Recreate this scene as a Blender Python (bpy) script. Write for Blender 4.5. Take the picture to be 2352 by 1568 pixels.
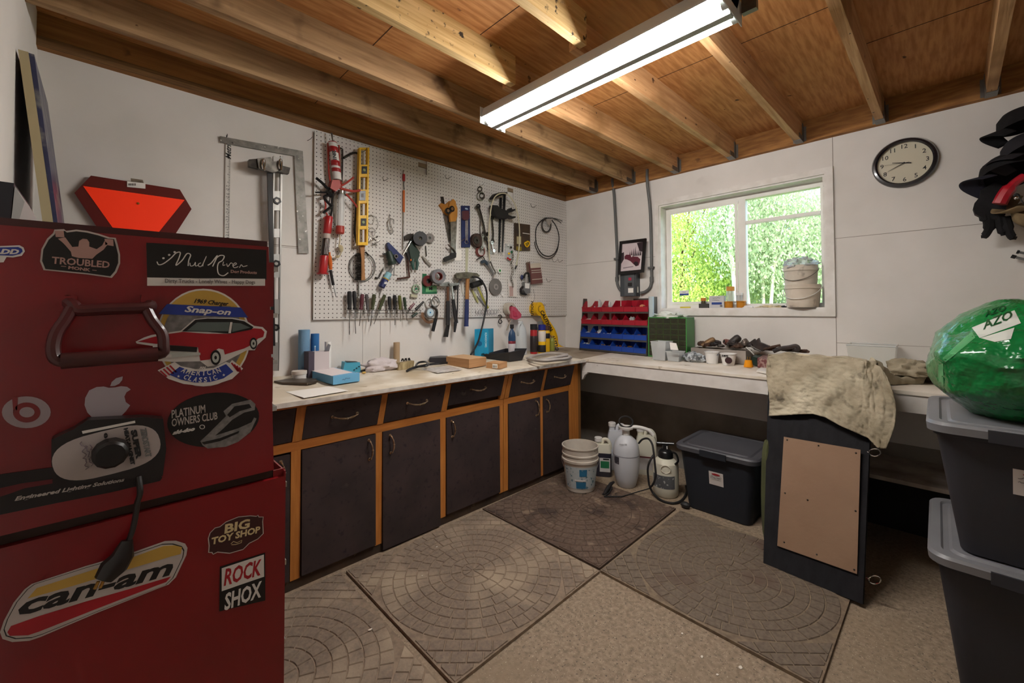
import bpy, bmesh, math, random
from mathutils import Matrix, Vector, Euler, noise
R_ = math.radians
random.seed(7)
for _o in list(bpy.data.objects): bpy.data.objects.remove(_o)
SC = bpy.context.scene
COL = SC.collection
# ---------------------------------------------------------------- camera
CAM = Vector((-3.2921, -2.6033, 1.2550)); YAW, PITCH, ROLL = R_(45.653), R_(1.261), R_(-0.166)
FPX = 954.85; SHY = -92.17; IW, IH = 2352, 1568
_F = Vector((math.cos(PITCH)*math.cos(YAW), math.cos(PITCH)*math.sin(YAW), math.sin(PITCH)))
_R = _F.cross(Vector((0, 0, 1))).normalized(); _U = _R.cross(_F)
_R, _U = (math.cos(ROLL)*_R+math.sin(ROLL)*_U, -math.sin(ROLL)*_R+math.cos(ROLL)*_U)
cd = bpy.data.cameras.new('camera'); cam = bpy.data.objects.new('camera', cd); COL.objects.link(cam)
cd.sensor_width = 36; cd.lens = FPX/IW*36; cd.shift_y = SHY/IW; cd.clip_start = 0.02
cam.matrix_world = Matrix(((_R.x, _U.x, -_F.x, CAM.x), (_R.y, _U.y, -_F.y, CAM.y), (_R.z, _U.z, -_F.z, CAM.z), (0, 0, 0, 1)))
SC.camera = cam
# ---------------------------------------------------------------- sky, sun, exposure
W_ = bpy.data.worlds.new('sky'); SC.world = W_; W_.use_nodes = True
_n = W_.node_tree.nodes; _l = W_.node_tree.links; _n.clear()
_bg = _n.new('ShaderNodeBackground'); _ow = _n.new('ShaderNodeOutputWorld')
_sky = _n.new('ShaderNodeTexSky'); _sky.sky_type = 'NISHITA'; _sky.sun_disc = False
_sky.sun_elevation = R_(38); _sky.sun_rotation = R_(200); _sky.air_density = 1.0; _sky.dust_density = 3.0
_l.new(_sky.outputs[0], _bg.inputs[0]); _l.new(_bg.outputs[0], _ow.inputs[0])
_bg.inputs[1].default_value = 1.0
sd = bpy.data.lights.new('sun', 'SUN'); sd.energy = 4.2; sd.angle = R_(1.5); sd.color = (1, .95, .84)
sun = bpy.data.objects.new('sun', sd); COL.objects.link(sun); sun.location = (-2, -8, 8)
sun.rotation_euler = (R_(50), 0, R_(-62))
SC.view_settings.view_transform = 'Standard'; SC.view_settings.look = 'None'
SC.view_settings.gamma = 1; SC.view_settings.use_curve_mapping = False
SC.view_settings.exposure = 0.0
TUBE_POWER = 136.0
# ---------------------------------------------------------------- helpers
def pray(u, v): return _F + _R*((u-IW/2)/FPX) + _U*((IH/2+SHY-v)/FPX)
def _pl(u, v, ax, c):
    d = pray(u, v); t = (c-CAM[ax])/d[ax]; return CAM+d*t
def PA(u, v, d=0.0): return _pl(u, v, 1, -d)       # a point standing d in front of the back wall
def PB(u, v, d=0.0): return _pl(u, v, 0, -d)       # a point standing d in front of the window wall
def PZ(u, v, z=0.0): return _pl(u, v, 2, z)        # a point at height z
def lin(h):
    h = h.lstrip('#'); o = []
    for i in (0, 2, 4):
        c = int(h[i:i+2], 16)/255; o.append(c/12.92 if c <= .04045 else ((c+.055)/1.055)**2.4)
    return (o[0], o[1], o[2], 1)
MATS = {}
def mat(name, col, rough=.6, metal=0, col2=None, scale=8, stretch=None, detail=4, bump=0, bscale=None, bdist=.01,
        contrast=(.35, .65), trans=0, spec=.5, alpha=1, emit=None, estr=0, coat=0, subsurf=0, spots=None, ior=1.45):
    """spots = (colour, scale, threshold, softness)"""
    if name in MATS: return MATS[name]
    m = bpy.data.materials.new(name); m.use_nodes = True; MATS[name] = m
    n = m.node_tree.nodes; l = m.node_tree.links; b = n['Principled BSDF']
    c1 = lin(col) if isinstance(col, str) else col
    b.inputs['Base Color'].default_value = c1; b.inputs['Roughness'].default_value = rough
    b.inputs['Metallic'].default_value = metal; b.inputs['Specular IOR Level'].default_value = spec
    b.inputs['IOR'].default_value = ior
    if trans: b.inputs['Transmission Weight'].default_value = trans
    if alpha < 1: b.inputs['Alpha'].default_value = alpha
    if coat: b.inputs['Coat Weight'].default_value = coat; b.inputs['Coat Roughness'].default_value = .1
    if emit: b.inputs['Emission Color'].default_value = lin(emit); b.inputs['Emission Strength'].default_value = estr
    if subsurf: b.inputs['Subsurface Weight'].default_value = subsurf
    src = None
    if col2 or bump or spots:
        tc = n.new('ShaderNodeTexCoord'); mp = n.new('ShaderNodeMapping'); l.new(tc.outputs['Object'], mp.inputs[0])
        if stretch: mp.inputs['Scale'].default_value = stretch
    if col2:
        t = n.new('ShaderNodeTexNoise'); t.inputs['Scale'].default_value = scale; t.inputs['Detail'].default_value = detail
        l.new(mp.outputs[0], t.inputs['Vector'])
        r = n.new('ShaderNodeValToRGB'); r.color_ramp.elements[0].position = contrast[0]; r.color_ramp.elements[1].position = contrast[1]
        r.color_ramp.elements[0].color = c1; r.color_ramp.elements[1].color = lin(col2) if isinstance(col2, str) else col2
        l.new(t.outputs['Fac'], r.inputs[0]); src = r.outputs[0]
    if spots:
        lst = spots if isinstance(spots, list) else [spots]
        for (sc_, ss, th, so) in lst:
            t2 = n.new('ShaderNodeTexNoise'); t2.inputs['Scale'].default_value = ss; t2.inputs['Detail'].default_value = 3
            l.new(tc.outputs['Object'], t2.inputs['Vector'])
            mr = n.new('ShaderNodeMapRange'); mr.inputs[1].default_value = th; mr.inputs[2].default_value = th+so
            l.new(t2.outputs['Fac'], mr.inputs[0])
            mx = n.new('ShaderNodeMix'); mx.data_type = 'RGBA'; l.new(mr.outputs[0], mx.inputs[0])
            if src: l.new(src, mx.inputs[6])
            else: mx.inputs[6].default_value = c1
            mx.inputs[7].default_value = lin(sc_); src = mx.outputs[2]
    if src: l.new(src, b.inputs['Base Color'])
    if bump:
        t3 = n.new('ShaderNodeTexNoise'); t3.inputs['Scale'].default_value = bscale or scale; t3.inputs['Detail'].default_value = 3
        l.new(mp.outputs[0], t3.inputs['Vector']); bp = n.new('ShaderNodeBump')
        bp.inputs['Strength'].default_value = bump; bp.inputs['Distance'].default_value = bdist
        l.new(t3.outputs['Fac'], bp.inputs['Height']); l.new(bp.outputs[0], b.inputs['Normal'])
    return m
class MB:
    def __init__(s, M=None): s.bm = bmesh.new(); s.M = M or Matrix()
    def v(s, p): return s.bm.verts.new(s.M @ Vector(p))
    def face(s, vs):
        try: return s.bm.faces.new(vs)
        except ValueError: return None
    def box(s, x0, x1, y0, y1, z0, z1):
        c = [s.v((x, y, z)) for z in (z0, z1) for y in (y0, y1) for x in (x0, x1)]
        for f in ((0, 2, 3, 1), (4, 5, 7, 6), (0, 1, 5, 4), (2, 6, 7, 3), (0, 4, 6, 2), (1, 3, 7, 5)): s.face([c[i] for i in f])
        return s
    def hexa(s, b, t):
        """b, t: four bottom and four top points, in the same turn"""
        B = [s.v(p) for p in b]; T = [s.v(p) for p in t]; s.face(B[::-1]); s.face(T)
        for i in range(4): s.face([B[i], B[(i+1) % 4], T[(i+1) % 4], T[i]])
        return s
    def prism(s, pts, off):
        """pts: flat ring of 3D points, off: extrusion vector"""
        off = Vector(off); A = [s.v(p) for p in pts]; Bv = [s.v(Vector(p)+off) for p in pts]
        s.face(A); s.face(Bv[::-1]); n = len(A)
        for i in range(n): s.face([A[i], Bv[i], Bv[(i+1) % n], A[(i+1) % n]])
        return s
    def ring(s, c, u, w, r, seg, r2=None):
        r2 = r if r2 is None else r2
        return [s.v(c+u*(r*math.cos(2*math.pi*i/seg))+w*(r2*math.sin(2*math.pi*i/seg))) for i in range(seg)]
    def skin(s, rings, closed=False, cap=True):
        n = len(rings[0])
        for a, b in list(zip(rings, rings[1:]))+([(rings[-1], rings[0])] if closed else []):
            for i in range(n): s.face([a[i], a[(i+1) % n], b[(i+1) % n], b[i]])
        if cap and not closed: s.face(rings[0][::-1]); s.face(rings[-1])
        return s
    def tube(s, pts, r, seg=8, closed=False, cap=True, flat=1.0, up=None):
        pts = [Vector(p) for p in pts]; n = len(pts); rr = r if isinstance(r, (list, tuple)) else [r]*n
        prev = None; rings = []
        for i, p in enumerate(pts):
            if closed: t = pts[(i+1) % n]-pts[i-1]
            elif i == 0: t = pts[1]-p
            elif i == n-1: t = p-pts[i-1]
            else: t = (pts[i+1]-p).normalized()+(p-pts[i-1]).normalized()
            if t.length < 1e-9: t = Vector((0, 0, 1))
            t.normalize()
            if prev is None:
                a = Vector(up) if up else (Vector((0, 0, 1)) if abs(t.z) < .9 else Vector((1, 0, 0)))
            else: a = prev
            u = (a-t*a.dot(t))
            if u.length < 1e-6: u = t.orthogonal()
            u.normalize(); prev = u
            rings.append(s.ring(p, u, t.cross(u), rr[i], seg, rr[i]*flat))
        return s.skin(rings, closed, cap)
    def cyl(s, p0, p1, r0, r1=None, seg=16, cap=True): return s.tube([p0, p1], [r0, r0 if r1 is None else r1], seg, cap=cap)
    def lathe(s, prof, o=(0, 0, 0), ax=(0, 0, 1), seg=24, cap=True, sq=1.0):
        """prof: (radius, height) pairs along ax"""
        ax = Vector(ax).normalized(); u = ax.orthogonal().normalized() if abs(ax.z) < .99 else Vector((1, 0, 0)); w = ax.cross(u); o = Vector(o)
        rings = [s.ring(o+ax*h, u, w, max(r, 1e-5), seg, max(r, 1e-5)*sq) for r, h in prof]
        return s.skin(rings, False, cap)
    def ell(s, c, r, seg=14, rot=None):
        """ellipsoid"""
        r = Vector(r) if not isinstance(r, (int, float)) else Vector((r, r, r)); c = Vector(c); rings = []
        m = rot.to_matrix() if rot else Matrix.Identity(3); k = max(4, seg//2)
        for j in range(k+1):
            ph = -math.pi/2+math.pi*j/k; cr = max(math.cos(ph), 1e-3)
            rings.append([s.v(c+m @ Vector((r.x*cr*math.cos(2*math.pi*i/seg), r.y*cr*math.sin(2*math.pi*i/seg), r.z*math.sin(ph)))) for i in range(seg)])
        return s.skin(rings)
    def grid(s, fn, nu, nv, closed_u=False):
        g = [[s.v(fn(i/nu, j/nv)) for i in range(nu+(0 if closed_u else 1))] for j in range(nv+1)]
        n = len(g[0])
        for j in range(nv):
            for i in range(n if closed_u else n-1): s.face([g[j][i], g[j][(i+1) % n], g[j+1][(i+1) % n], g[j+1][i]])
        return s
    def bevel(s, w=.002, seg=2, ang=40):
        es = [e for e in s.bm.edges if len(e.link_faces) == 2 and e.calc_face_angle(0) > R_(ang)]
        if es: bmesh.ops.bevel(s.bm, geom=es, offset=w, segments=seg, affect='EDGES', clamp_overlap=True)
        return s
def mesh_of(mb, origin, m, smooth=None, name='mesh'):
    bm = mb.bm; bmesh.ops.recalc_face_normals(bm, faces=bm.faces[:])
    bmesh.ops.translate(bm, verts=bm.verts, vec=-Vector(origin))
    me = bpy.data.meshes.new(name); 
    if smooth is not None:
        for f in bm.faces: f.smooth = True
        for e in bm.edges:
            if len(e.link_faces) == 2 and e.calc_face_angle(0) > R_(smooth): e.smooth = False
    bm.to_mesh(me); bm.free()
    if m: me.materials.append(m)
    return me
def world_loc(o):
    v = o.location.copy()
    while o.parent: o = o.parent; v += o.location
    return v
def thing(name, label, cat, loc=(0, 0, 0), group=None):
    o = bpy.data.objects.new(name, None); COL.objects.link(o); o.location = loc; o.empty_display_size = .05
    o['label'] = label; o['category'] = cat
    if group: o['group'] = group
    return o
def part(name, mb, m, parent, smooth=35, label=None, solid=0):
    o = bpy.data.objects.new(name, mesh_of(mb, world_loc(parent), m, smooth, name)); COL.objects.link(o); o.parent = parent
    if label: o['label'] = label
    if solid:
        md = o.modifiers.new('thickness', 'SOLIDIFY'); md.thickness = solid; md.offset = 0
    # parts of parts: keep the child's origin at its parent's
    return o
def single(name, mb, m, label, cat, loc=None, group=None, smooth=35, solid=0, stuff=False):
    if loc is None:
        mb.bm.verts.ensure_lookup_table(); vs = [v.co for v in mb.bm.verts]
        loc = ((min(v.x for v in vs)+max(v.x for v in vs))/2, (min(v.y for v in vs)+max(v.y for v in vs))/2, min(v.z for v in vs))
    o = bpy.data.objects.new(name, mesh_of(mb, loc, m, smooth, name)); COL.objects.link(o); o.location = loc
    o['label'] = label; o['category'] = cat
    if group: o['group'] = group
    if stuff: o['kind'] = 'stuff'
    if solid:
        md = o.modifiers.new('thickness', 'SOLIDIFY'); md.thickness = solid; md.offset = 0
    return o
def struct(name, mb, m, parent=None, smooth=None):
    o = bpy.data.objects.new(name, mesh_of(mb, world_loc(parent) if parent else (0, 0, 0), m, smooth, name)); COL.objects.link(o)
    if parent: o.parent = parent
    else: o['kind'] = 'structure'
    return o
def dup(root, loc, label=None, rotz=None, group=None):
    r = root.copy(); COL.objects.link(r); r.location = loc
    if label: r['label'] = label
    if group: r['group'] = group
    if rotz is not None: r.rotation_euler = (0, 0, rotz)
    for ch in list(root.children):
        c = ch.copy(); COL.objects.link(c); c.parent = r
        for g in list(ch.children):
            d = g.copy(); COL.objects.link(d); d.parent = c
    return r
_FONTS = {}
def text_mb(body, size, M, ext=.0006, shear=0, bold=0, sx=1.0, align='CENTER', space=1.0):
    """flat raised lettering in the local x-y plane of M; returns an MB"""
    cu = bpy.data.curves.new('lettering', 'FONT'); cu.body = body; cu.size = size; cu.extrude = ext; cu.shear = shear
    cu.offset = bold; cu.align_x = align; cu.align_y = 'CENTER'; cu.resolution_u = 2; cu.space_character = space
    ob = bpy.data.objects.new('lettering', cu); me = bpy.data.meshes.new_from_object(ob)
    mb = MB(); mb.bm.from_mesh(me); mb.bm.transform(M @ Matrix.Diagonal((sx, 1, 1, 1)))
    bpy.data.objects.remove(ob); bpy.data.curves.remove(cu); bpy.data.meshes.remove(me)
    return mb
def frame(o, x, y):
    """matrix with origin o, x axis along x and y axis along y (made square)"""
    x = Vector(x).normalized(); z = x.cross(Vector(y)).normalized(); y = z.cross(x); o = Vector(o)
    return Matrix(((x.x, y.x, z.x, o.x), (x.y, y.y, z.y, o.y), (x.z, y.z, z.z, o.z), (0, 0, 0, 1)))
def scribble(M, w, h, seed, r=.0006):
    """unreadable handwriting / fine print: a wavy stroke"""
    rd = random.Random(seed); n = max(6, int(w/h*2.2)); mb = MB(M); x = -w/2; pts = []
    for i in range(n): pts.append((x, rd.uniform(-h/2, h/2), 0)); x += w/n*rd.uniform(.6, 1.4)
    mb.tube(pts, r, 5); return mb
def arc(cx, cy, r, a0, a1, n=12, ry=None):
    ry = r if ry is None else ry
    return [(cx+r*math.cos(R_(a0+(a1-a0)*i/n)), cy+ry*math.sin(R_(a0+(a1-a0)*i/n))) for i in range(n+1)]
def rrect(x0, x1, y0, y1, r, n=4):
    return (arc(x1-r, y1-r, r, 0, 90, n)+arc(x0+r, y1-r, r, 90, 180, n)+arc(x0+r, y0+r, r, 180, 270, n)+arc(x1-r, y0+r, r, 270, 360, n))
def smoothpath(pts, k=6, closed=False):
    pts = [Vector(p) for p in pts]; n = len(pts); out = []
    rng = range(n) if closed else range(n-1)
    for i in rng:
        p0 = pts[i-1] if (i > 0 or closed) else pts[0]; p1 = pts[i]; p2 = pts[(i+1) % n]; p3 = pts[(i+2) % n] if (i+2 < n or closed) else pts[-1]
        for j in range(k):
            t = j/k; out.append(.5*((2*p1)+(p2-p0)*t+(2*p0-5*p1+4*p2-p3)*t*t+(3*p1-p0-3*p2+p3)*t*t*t))
    if not closed: out.append(pts[-1])
    return out
def pa(uvs, d): return [PA(u, v, d) for u, v in uvs]
def pb(uvs, d): return [PB(u, v, d) for u, v in uvs]
# ---------------------------------------------------------------- room shell
HW = 2.35; HD = 2.49; LX = -3.51; FY = -4.4; BT = .857
M_wall = mat('painted_board', '#e3dfda', .75, col2='#dad6d0', scale=3, spots=[('#8c857c', 1.9, .70, .2), ('#6e665e', 26, .80, .03)], bump=.25, bscale=60, bdist=.002)
M_wall2 = M_wall
M_pony = mat('dark_concrete', '#8f887f', .9, col2='#787169', scale=5, bump=.4, bscale=30, bdist=.004)
M_conc = mat('floor_concrete', '#a08d77', .85, col2='#786856', scale=55, detail=6, contrast=(.3, .7), spots=[('#5d5145', 95, .62, .05), ('#8a7862', 2.2, .5, .25), ('#c4b59c', 160, .66, .03)], bump=.6, bscale=90, bdist=.003)
fl = MB(); fl.box(LX-.1, .2, FY-.1, .2, -.12, 0); struct('floor', fl, M_conc)
b = MB(); b.box(LX-.1, .12, 0, .12, 0, HD); struct('wall_back', b, M_wall)
b = MB(); b.box(LX-.12, LX, FY-.1, 0, 0, HD); struct('wall_left', b, M_wall)
b = MB(); b.box(LX-.1, .12, FY-.12, FY, 0, HD); struct('wall_front', b, M_wall)
WY0, WY1, WZ0, WZ1 = -2.112, -.997, 1.258, 2.122     # window opening
b = MB()
b.box(0, .16, WY1, 0, .48, HD).box(0, .16, FY-.1, WY0, .48, HD).box(0, .16, WY0, WY1, .48, WZ0).box(0, .16, WY0, WY1, WZ1, HD)
struct('wall_right', b, M_wall)
b = MB(); b.box(-.008, .16, FY-.1, 0, 0, .48); struct('wall_right_base', b, M_pony)
# seams of the wall boards: thin recessed-looking battens of dark filler
M_seam = mat('seam_filler', '#8f877d', .9)
b = MB()
b.box(LX, -2.45, -.0015, .001, 1.628, 1.631).box(LX, -2.45, -.0012, .001, 1.62, 1.6215)
b.box(-1.98, -1.978, -.0015, .001, .857, 1.2); b.box(-2.1, -2.0985, -.001, .001, .9, 1.2)
b.box(-.0015, .001, -.97, 0, 1.702, 1.7045).box(-.0015, .001, FY, -2.16, 1.702, 1.7045)
b.box(-.0015, .001, -2.157, -2.154, .857, 1.21).box(-.0015, .001, -2.157, -2.154, 2.16, HW)
b.box(-.0015, .001, -2.9, -2.157, 1.045, 1.047)
struct('trim_1', b, M_seam)
# ceiling: deck, rim boards, joists, hangers, light bulkhead
M_deck = mat('plywood_deck', '#c08850', .8, col2='#a36a38', scale=4, stretch=(1.5, 14, 1), detail=8, contrast=(.38, .62), spots=[('#4a2c17', 13, .70, .04), ('#cf9a60', 1.6, .55, .2), ('#8a4f30', 1.1, .56, .12)], bump=.3, bscale=20, bdist=.003)
M_joist = mat('joist_lumber', '#d0a577', .75, col2='#b3875a', scale=3, stretch=(1.2, 22, 22), detail=6, contrast=(.35, .65), spots=[('#4b2f1a', 14, .70, .04), ('#8d6538', 2.4, .56, .15), ('#463425', 34, .70, .04)], bump=.2, bscale=8)
M_joist2 = mat('spruce_lumber', '#dcbd85', .8, col2='#bd9a61', scale=3, stretch=(1.2, 20, 20), detail=6, spots=[('#3a3024', 30, .63, .08), ('#4d3520', 12, .74, .03)], bump=.2, bscale=8)
M_rim = mat('rim_lumber', '#a5743f', .8, col2='#85592e', scale=3, stretch=(1, 3, 18), detail=6, spots=[('#452b17', 9, .7, .1)])
M_galv = mat('galvanized_steel', '#77756f', .45, metal=.85, col2='#6f6c67', scale=60)
M_joist0 = mat('weathered_joist', '#b08e67', .8, col2='#8c6c4a', scale=3, stretch=(1.2, 14, 14), detail=7, contrast=(.35, .65), spots=[('#6a4f35', 7, .58, .14), ('#51361f', 15, .70, .04)], bump=.2, bscale=8)
ce = bpy.data.objects.new('ceiling', None); COL.objects.link(ce); ce.location = (0, 0, HD); ce['kind'] = 'structure'
b = MB(); b.box(LX-.1, .16, FY-.1, .12, HD, HD+.05); struct('decking', b, M_deck, ce)
b = MB()
for x, ya_, yb_ in ((-2.42, -1.17, 0), (-2.11, -2.39, -1.17), (-1.2, -2.39, -1.17), (-.78, FY, -2.39), (-3.3, FY, -2.39)): b.box(x, x+.003, ya_, yb_, HD-.0012, HD+.001)
struct('panel_joint', b, mat('deck_gap', '#3a2413', .9), ce)
for nm, bx in (('rim_board', (LX, 0, -.040, 0, HW, HD)), ('rim_board', (-.040, 0, FY, -.04, HW, HD)), ('rim_board', (LX, 0, FY, FY+.04, HW, HD)), ('top_plate', (LX, 0, -.046, -.0405, HW, HW+.04))):
    b = MB(); b.box(*bx); struct(nm, b, M_rim if nm == 'rim_board' else mat('plate_edge', '#7c5a34', .8, col2='#5d4021', scale=4, stretch=(1, 20, 60)), ce)
js = [-.388, -.769, -1.166, -1.582, -1.99, -2.389, -2.815, -3.22, -3.63, -4.04]
for i, y in enumerate(js):
    if i < 2:
        b = MB(); b.box(LX, -.041, y-.019, y+.019, HW, HD-.0005); struct('joist', b, M_joist0, ce)
    else:      # the left-hand joists lap in front of the right-hand ones, which run a little askew
        e = .033; b = MB(); b.hexa([(-1.9, y-.019+e, HW), (-.041, y-.019, HW), (-.041, y+.019, HW), (-1.9, y+.019+e, HW)], [(-1.9, y-.019+e, HD-.0005), (-.041, y-.019, HD-.0005), (-.041, y+.019, HD-.0005), (-1.9, y+.019+e, HD-.0005)])
        struct('joist', b, M_joist, ce)
        b = MB(); b.box(LX, -1.885, y-.027, y+.009, HW, HD-.0005); struct('joist', b, M_joist2, ce)
    b = MB()   # hanger
    b.box(-.16, -.041, y-.0215, y-.0195, HW-.001, HW+.03).box(-.16, -.041, y+.0195, y+.0215, HW-.001, HW+.03).box(-.12, -.041, y-.0215, y+.0215, HW-.003, HW-.0005)
    b.box(-.075, -.041, y-.0225, y-.0195, HW, HW+.115).box(-.075, -.041, y+.0195, y+.0225, HW, HW+.115).box(-.0425, -.041, y-.036, y-.0226, HW+.004, HW+.10).box(-.0425, -.041, y+.0226, y+.036, HW+.004, HW+.10)
    struct('joist_hanger', b, M_galv, ce)
# ---------------------------------------------------------------- window
M_white = mat('window_vinyl', '#f2f0ea', .4, col2='#e8e5de', scale=6)
M_case = mat('casing_paint', '#e9e6e1', .6, col2='#dbd7d0', scale=14, spots=('#857f76', 30, .74, .04))
wn = bpy.data.objects.new('window_1', None); COL.objects.link(wn); wn.location = (0, -1.55, WZ0); wn['kind'] = 'structure'
def yz(mb, y0, y1, z0, z1, x0, x1): mb.box(x0, x1, y0, y1, z0, z1)
b = MB(); CY0, CY1, CZ0, CZ1 = -2.156, -.965, 1.212, 2.162
yz(b, CY0, CY1, WZ1, CZ1, -.018, 0); yz(b, CY0, CY1, CZ0, WZ0, -.018, 0); yz(b, WY1, CY1, WZ0, WZ1, -.018, 0); yz(b, CY0, WY0, WZ0, WZ1, -.018, 0)
struct('casing', b.bevel(.002), M_case, wn)
b = MB(); yz(b, WY0, WY1, WZ1-.012, WZ1, -.004, .15); yz(b, WY0, WY1, WZ0, WZ0+.012, -.004, .15); yz(b, WY1-.012, WY1, WZ0+.012, WZ1-.012, -.004, .15); yz(b, WY0, WY0+.012, WZ0+.012, WZ1-.012, -.004, .15)
struct('jamb', b, M_case, wn)
b = MB(); X0, X1 = .098, .15; iy0, iy1, iz0, iz1 = WY0+.012, WY1-.012, WZ0+.012, WZ1-.012
yz(b, iy0, iy1, iz1-.035, iz1, X0, X1); yz(b, iy0, iy1, iz0, iz0+.03, X0, X1); yz(b, iy1-.022, iy1, iz0+.03, iz1-.035, X0, X1); yz(b, iy0, iy0+.028, iz0+.03, iz1-.035, X0, X1); yz(b, -1.618, -1.566, iz0+.03, iz1-.035, X0, X1)
struct('window_frame', b, M_white, wn)
b = MB(); y0, y1, z0, z1 = -1.572, iy1-.018, iz0+.026, iz1-.03; w = .026
for q in ((y0, y1, z1-w, z1-.006), (y0, y1, z0+.005, z0+w), (y1-w, y1-.005, z0+w, z1-w), (y0+.007, y0+w, z0+w, z1-w)): yz(b, *q, .092, .0975)
struct('sash', b, M_white, wn)
M_glass = mat('window_glass', '#f4faf8', .02, trans=1, ior=1.02)
for (y0, y1) in ((-1.572, iy1-.02), (iy0+.02, -1.61)):
    b = MB(); yz(b, y0, y1, iz0+.02, iz1-.02, .116, .119); struct('pane', b, M_glass, wn)
b = MB(); yz(b, -2.070, -1.619, 1.892, 1.914, .099, .112); yz(b, -2.070, -1.619, 1.8855, 1.889, .099, .113); struct('sash_bar', b, M_white, wn)
M_scr = mat('insect_mesh', '#c9ccc8', .8, alpha=.22); b = MB(); b.face([b.v((.146, y, z)) for y, z in ((iy0+.028, iz0+.03), (-1.618, iz0+.03), (-1.618, iz1-.035), (iy0+.028, iz1-.035))]); struct('insect_screen', b, M_scr, wn)
# ---------------------------------------------------------------- outside
M_grass = mat('meadow_grass', '#8aa35a', .9, col2='#6d8a45', scale=3, bump=.5, bscale=40, bdist=.05)
b = MB(); b.box(.3, 60, -40, 60, -.35, -.25); struct('lawn', b, M_grass)
def leaves(mb, c, r, n, s, seed):
    rd = random.Random(seed)
    for _ in range(n):
        while True:
            p = Vector((rd.uniform(-1, 1), rd.uniform(-1, 1), rd.uniform(-1, 1)))
            if .25 < p.length < 1: break
        p = Vector((p.x*r[0], p.y*r[1], p.z*r[2]))*(1+.18*noise.noise(p*3))+Vector(c)
        a = Euler((rd.uniform(-1.1, 1.1), rd.uniform(-1.1, 1.1)+math.pi/2, rd.uniform(-1.6, 1.6))).to_matrix(); q = s*rd.uniform(.6, 1.3)
        mb.face([mb.v(p+a @ Vector(t)) for t in ((-q, 0, 0), (0, -q*.6, q*.12), (q*1.1, 0, 0), (0, q*.6, q*.12))])
def leafmat(name, a, b_):
    m = mat(name, a, .6, col2=b_, scale=2.2, contrast=(.3, .7), spec=.2)
    m.node_tree.nodes['Principled BSDF'].inputs['Subsurface Weight'].default_value = 0
    n = m.node_tree.nodes; l = m.node_tree.links; p = n['Principled BSDF']; tr = n.new('ShaderNodeBsdfTranslucent'); ms = n.new('ShaderNodeMixShader'); ms.inputs[0].default_value = .4
    src = p.inputs['Base Color'].links[0].from_socket; l.new(src, tr.inputs[0]); l.new(p.outputs[0], ms.inputs[1]); l.new(tr.outputs[0], ms.inputs[2]); l.new(ms.outputs[0], n['Material Output'].inputs[0]); return m
LM = [leafmat('yellow_green_leaves', '#dce68a', '#bfd880'), leafmat('pale_green_leaves', '#c9d8ba', '#adc6a2'), leafmat('deep_green_leaves', '#9dc07e', '#bccf84')]
M_bark = mat('pale_aspen_bark', '#e6e4da', .8, col2='#cfcabc', scale=6, spots=('#57534a', 16, .66, .04))
M_bark2 = mat('brown_bark', '#75604a', .9, col2='#4f4030', scale=12, stretch=(1, 1, .2))
def tree(name, label, x, y, h, rad, zc, lm, n, leaf, trunk, bark, seed, group, branches=3):
    t = thing(name, label, 'tree', (x, y, -.25), group); rd = random.Random(seed)
    b = MB(); pts = [Vector((x+.12*math.sin(i*.9+seed)*i/6, y+.1*math.cos(i*1.3+seed)*i/6, -.27+h*.93*i/7)) for i in range(8)]
    b.tube(pts, [trunk*(1-.11*i) for i in range(8)], 8)
    for k in range(branches):
        i = 3+k % 4; a = rd.uniform(0, 6.28); p = pts[i]
        b.tube([p, p+Vector((.25*math.cos(a), .25*math.sin(a), .4)), p+Vector((.5*math.cos(a), .6*math.sin(a), 1.0))], [trunk*.45, trunk*.3, trunk*.12], 6)
    part('trunk', b, bark, t)
    b = MB(); leaves(b, (x, y, zc), rad, n, leaf, seed); part('foliage', b, lm, t, smooth=None)
    return t
g = 'leafy trees outside the window'
tree('leafy_tree', 'bright yellow-green leafy tree filling the left window pane', 7.2, 1.85, 4.6, (1.3, 1.15, 2.5), 2.2, LM[0], 22000, .034, .07, M_bark2, 1, g)
tree('leafy_tree', 'leafy tree left of the bright yellow-green tree, at the left edge of the left pane', 8.4, 3.6, 5, (1.4, 1.4, 2.6), 2.3, LM[0], 14000, .038, .07, M_bark2, 2, g)
tree('leafy_tree', 'deeper green leafy tree behind the middle window post', 8.6, 1.0, 4.6, (1.3, 1.0, 2.4), 2.1, LM[2], 17000, .036, .07, M_bark2, 3, g)
tree('leafy_tree', 'tall pale leafy tree at the far right of the wood outside', 10.5, -1.9, 5.4, (1.5, 1.5, 2.6), 2.6, LM[1], 11000, .045, .08, M_bark2, 4, g)
g2 = 'pale aspens seen through the right window pane'
for k, (x, y) in enumerate(((6.4, .45), (6.7, .25), (7.4, .12), (7.0, -.12), (8.3, -.2), (7.7, -.5), (8.8, -.62), (9.2, -1.0), (8.0, -1.15))):
    tree('aspen_tree', 'slender white-trunked aspen with pale leaves in the wood beyond the right pane', x, y, 6, (1.0, .75, 1.5), 3.4-.12*k, LM[1], 3600, .036, .045 if k else .06, M_bark, 20+k, g2, 5)
for k in range(5):
    tree('undergrowth_bush', 'pale green bush under the aspens at the back of the wood', 10.8+.3*(k % 2), -2.2+1.6*k, 2.4, (.9, 1.0, 2.2), 1.5, LM[1], 7000, .045, .03, M_bark2, 50+k, 'undergrowth behind the aspens', 2)
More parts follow.
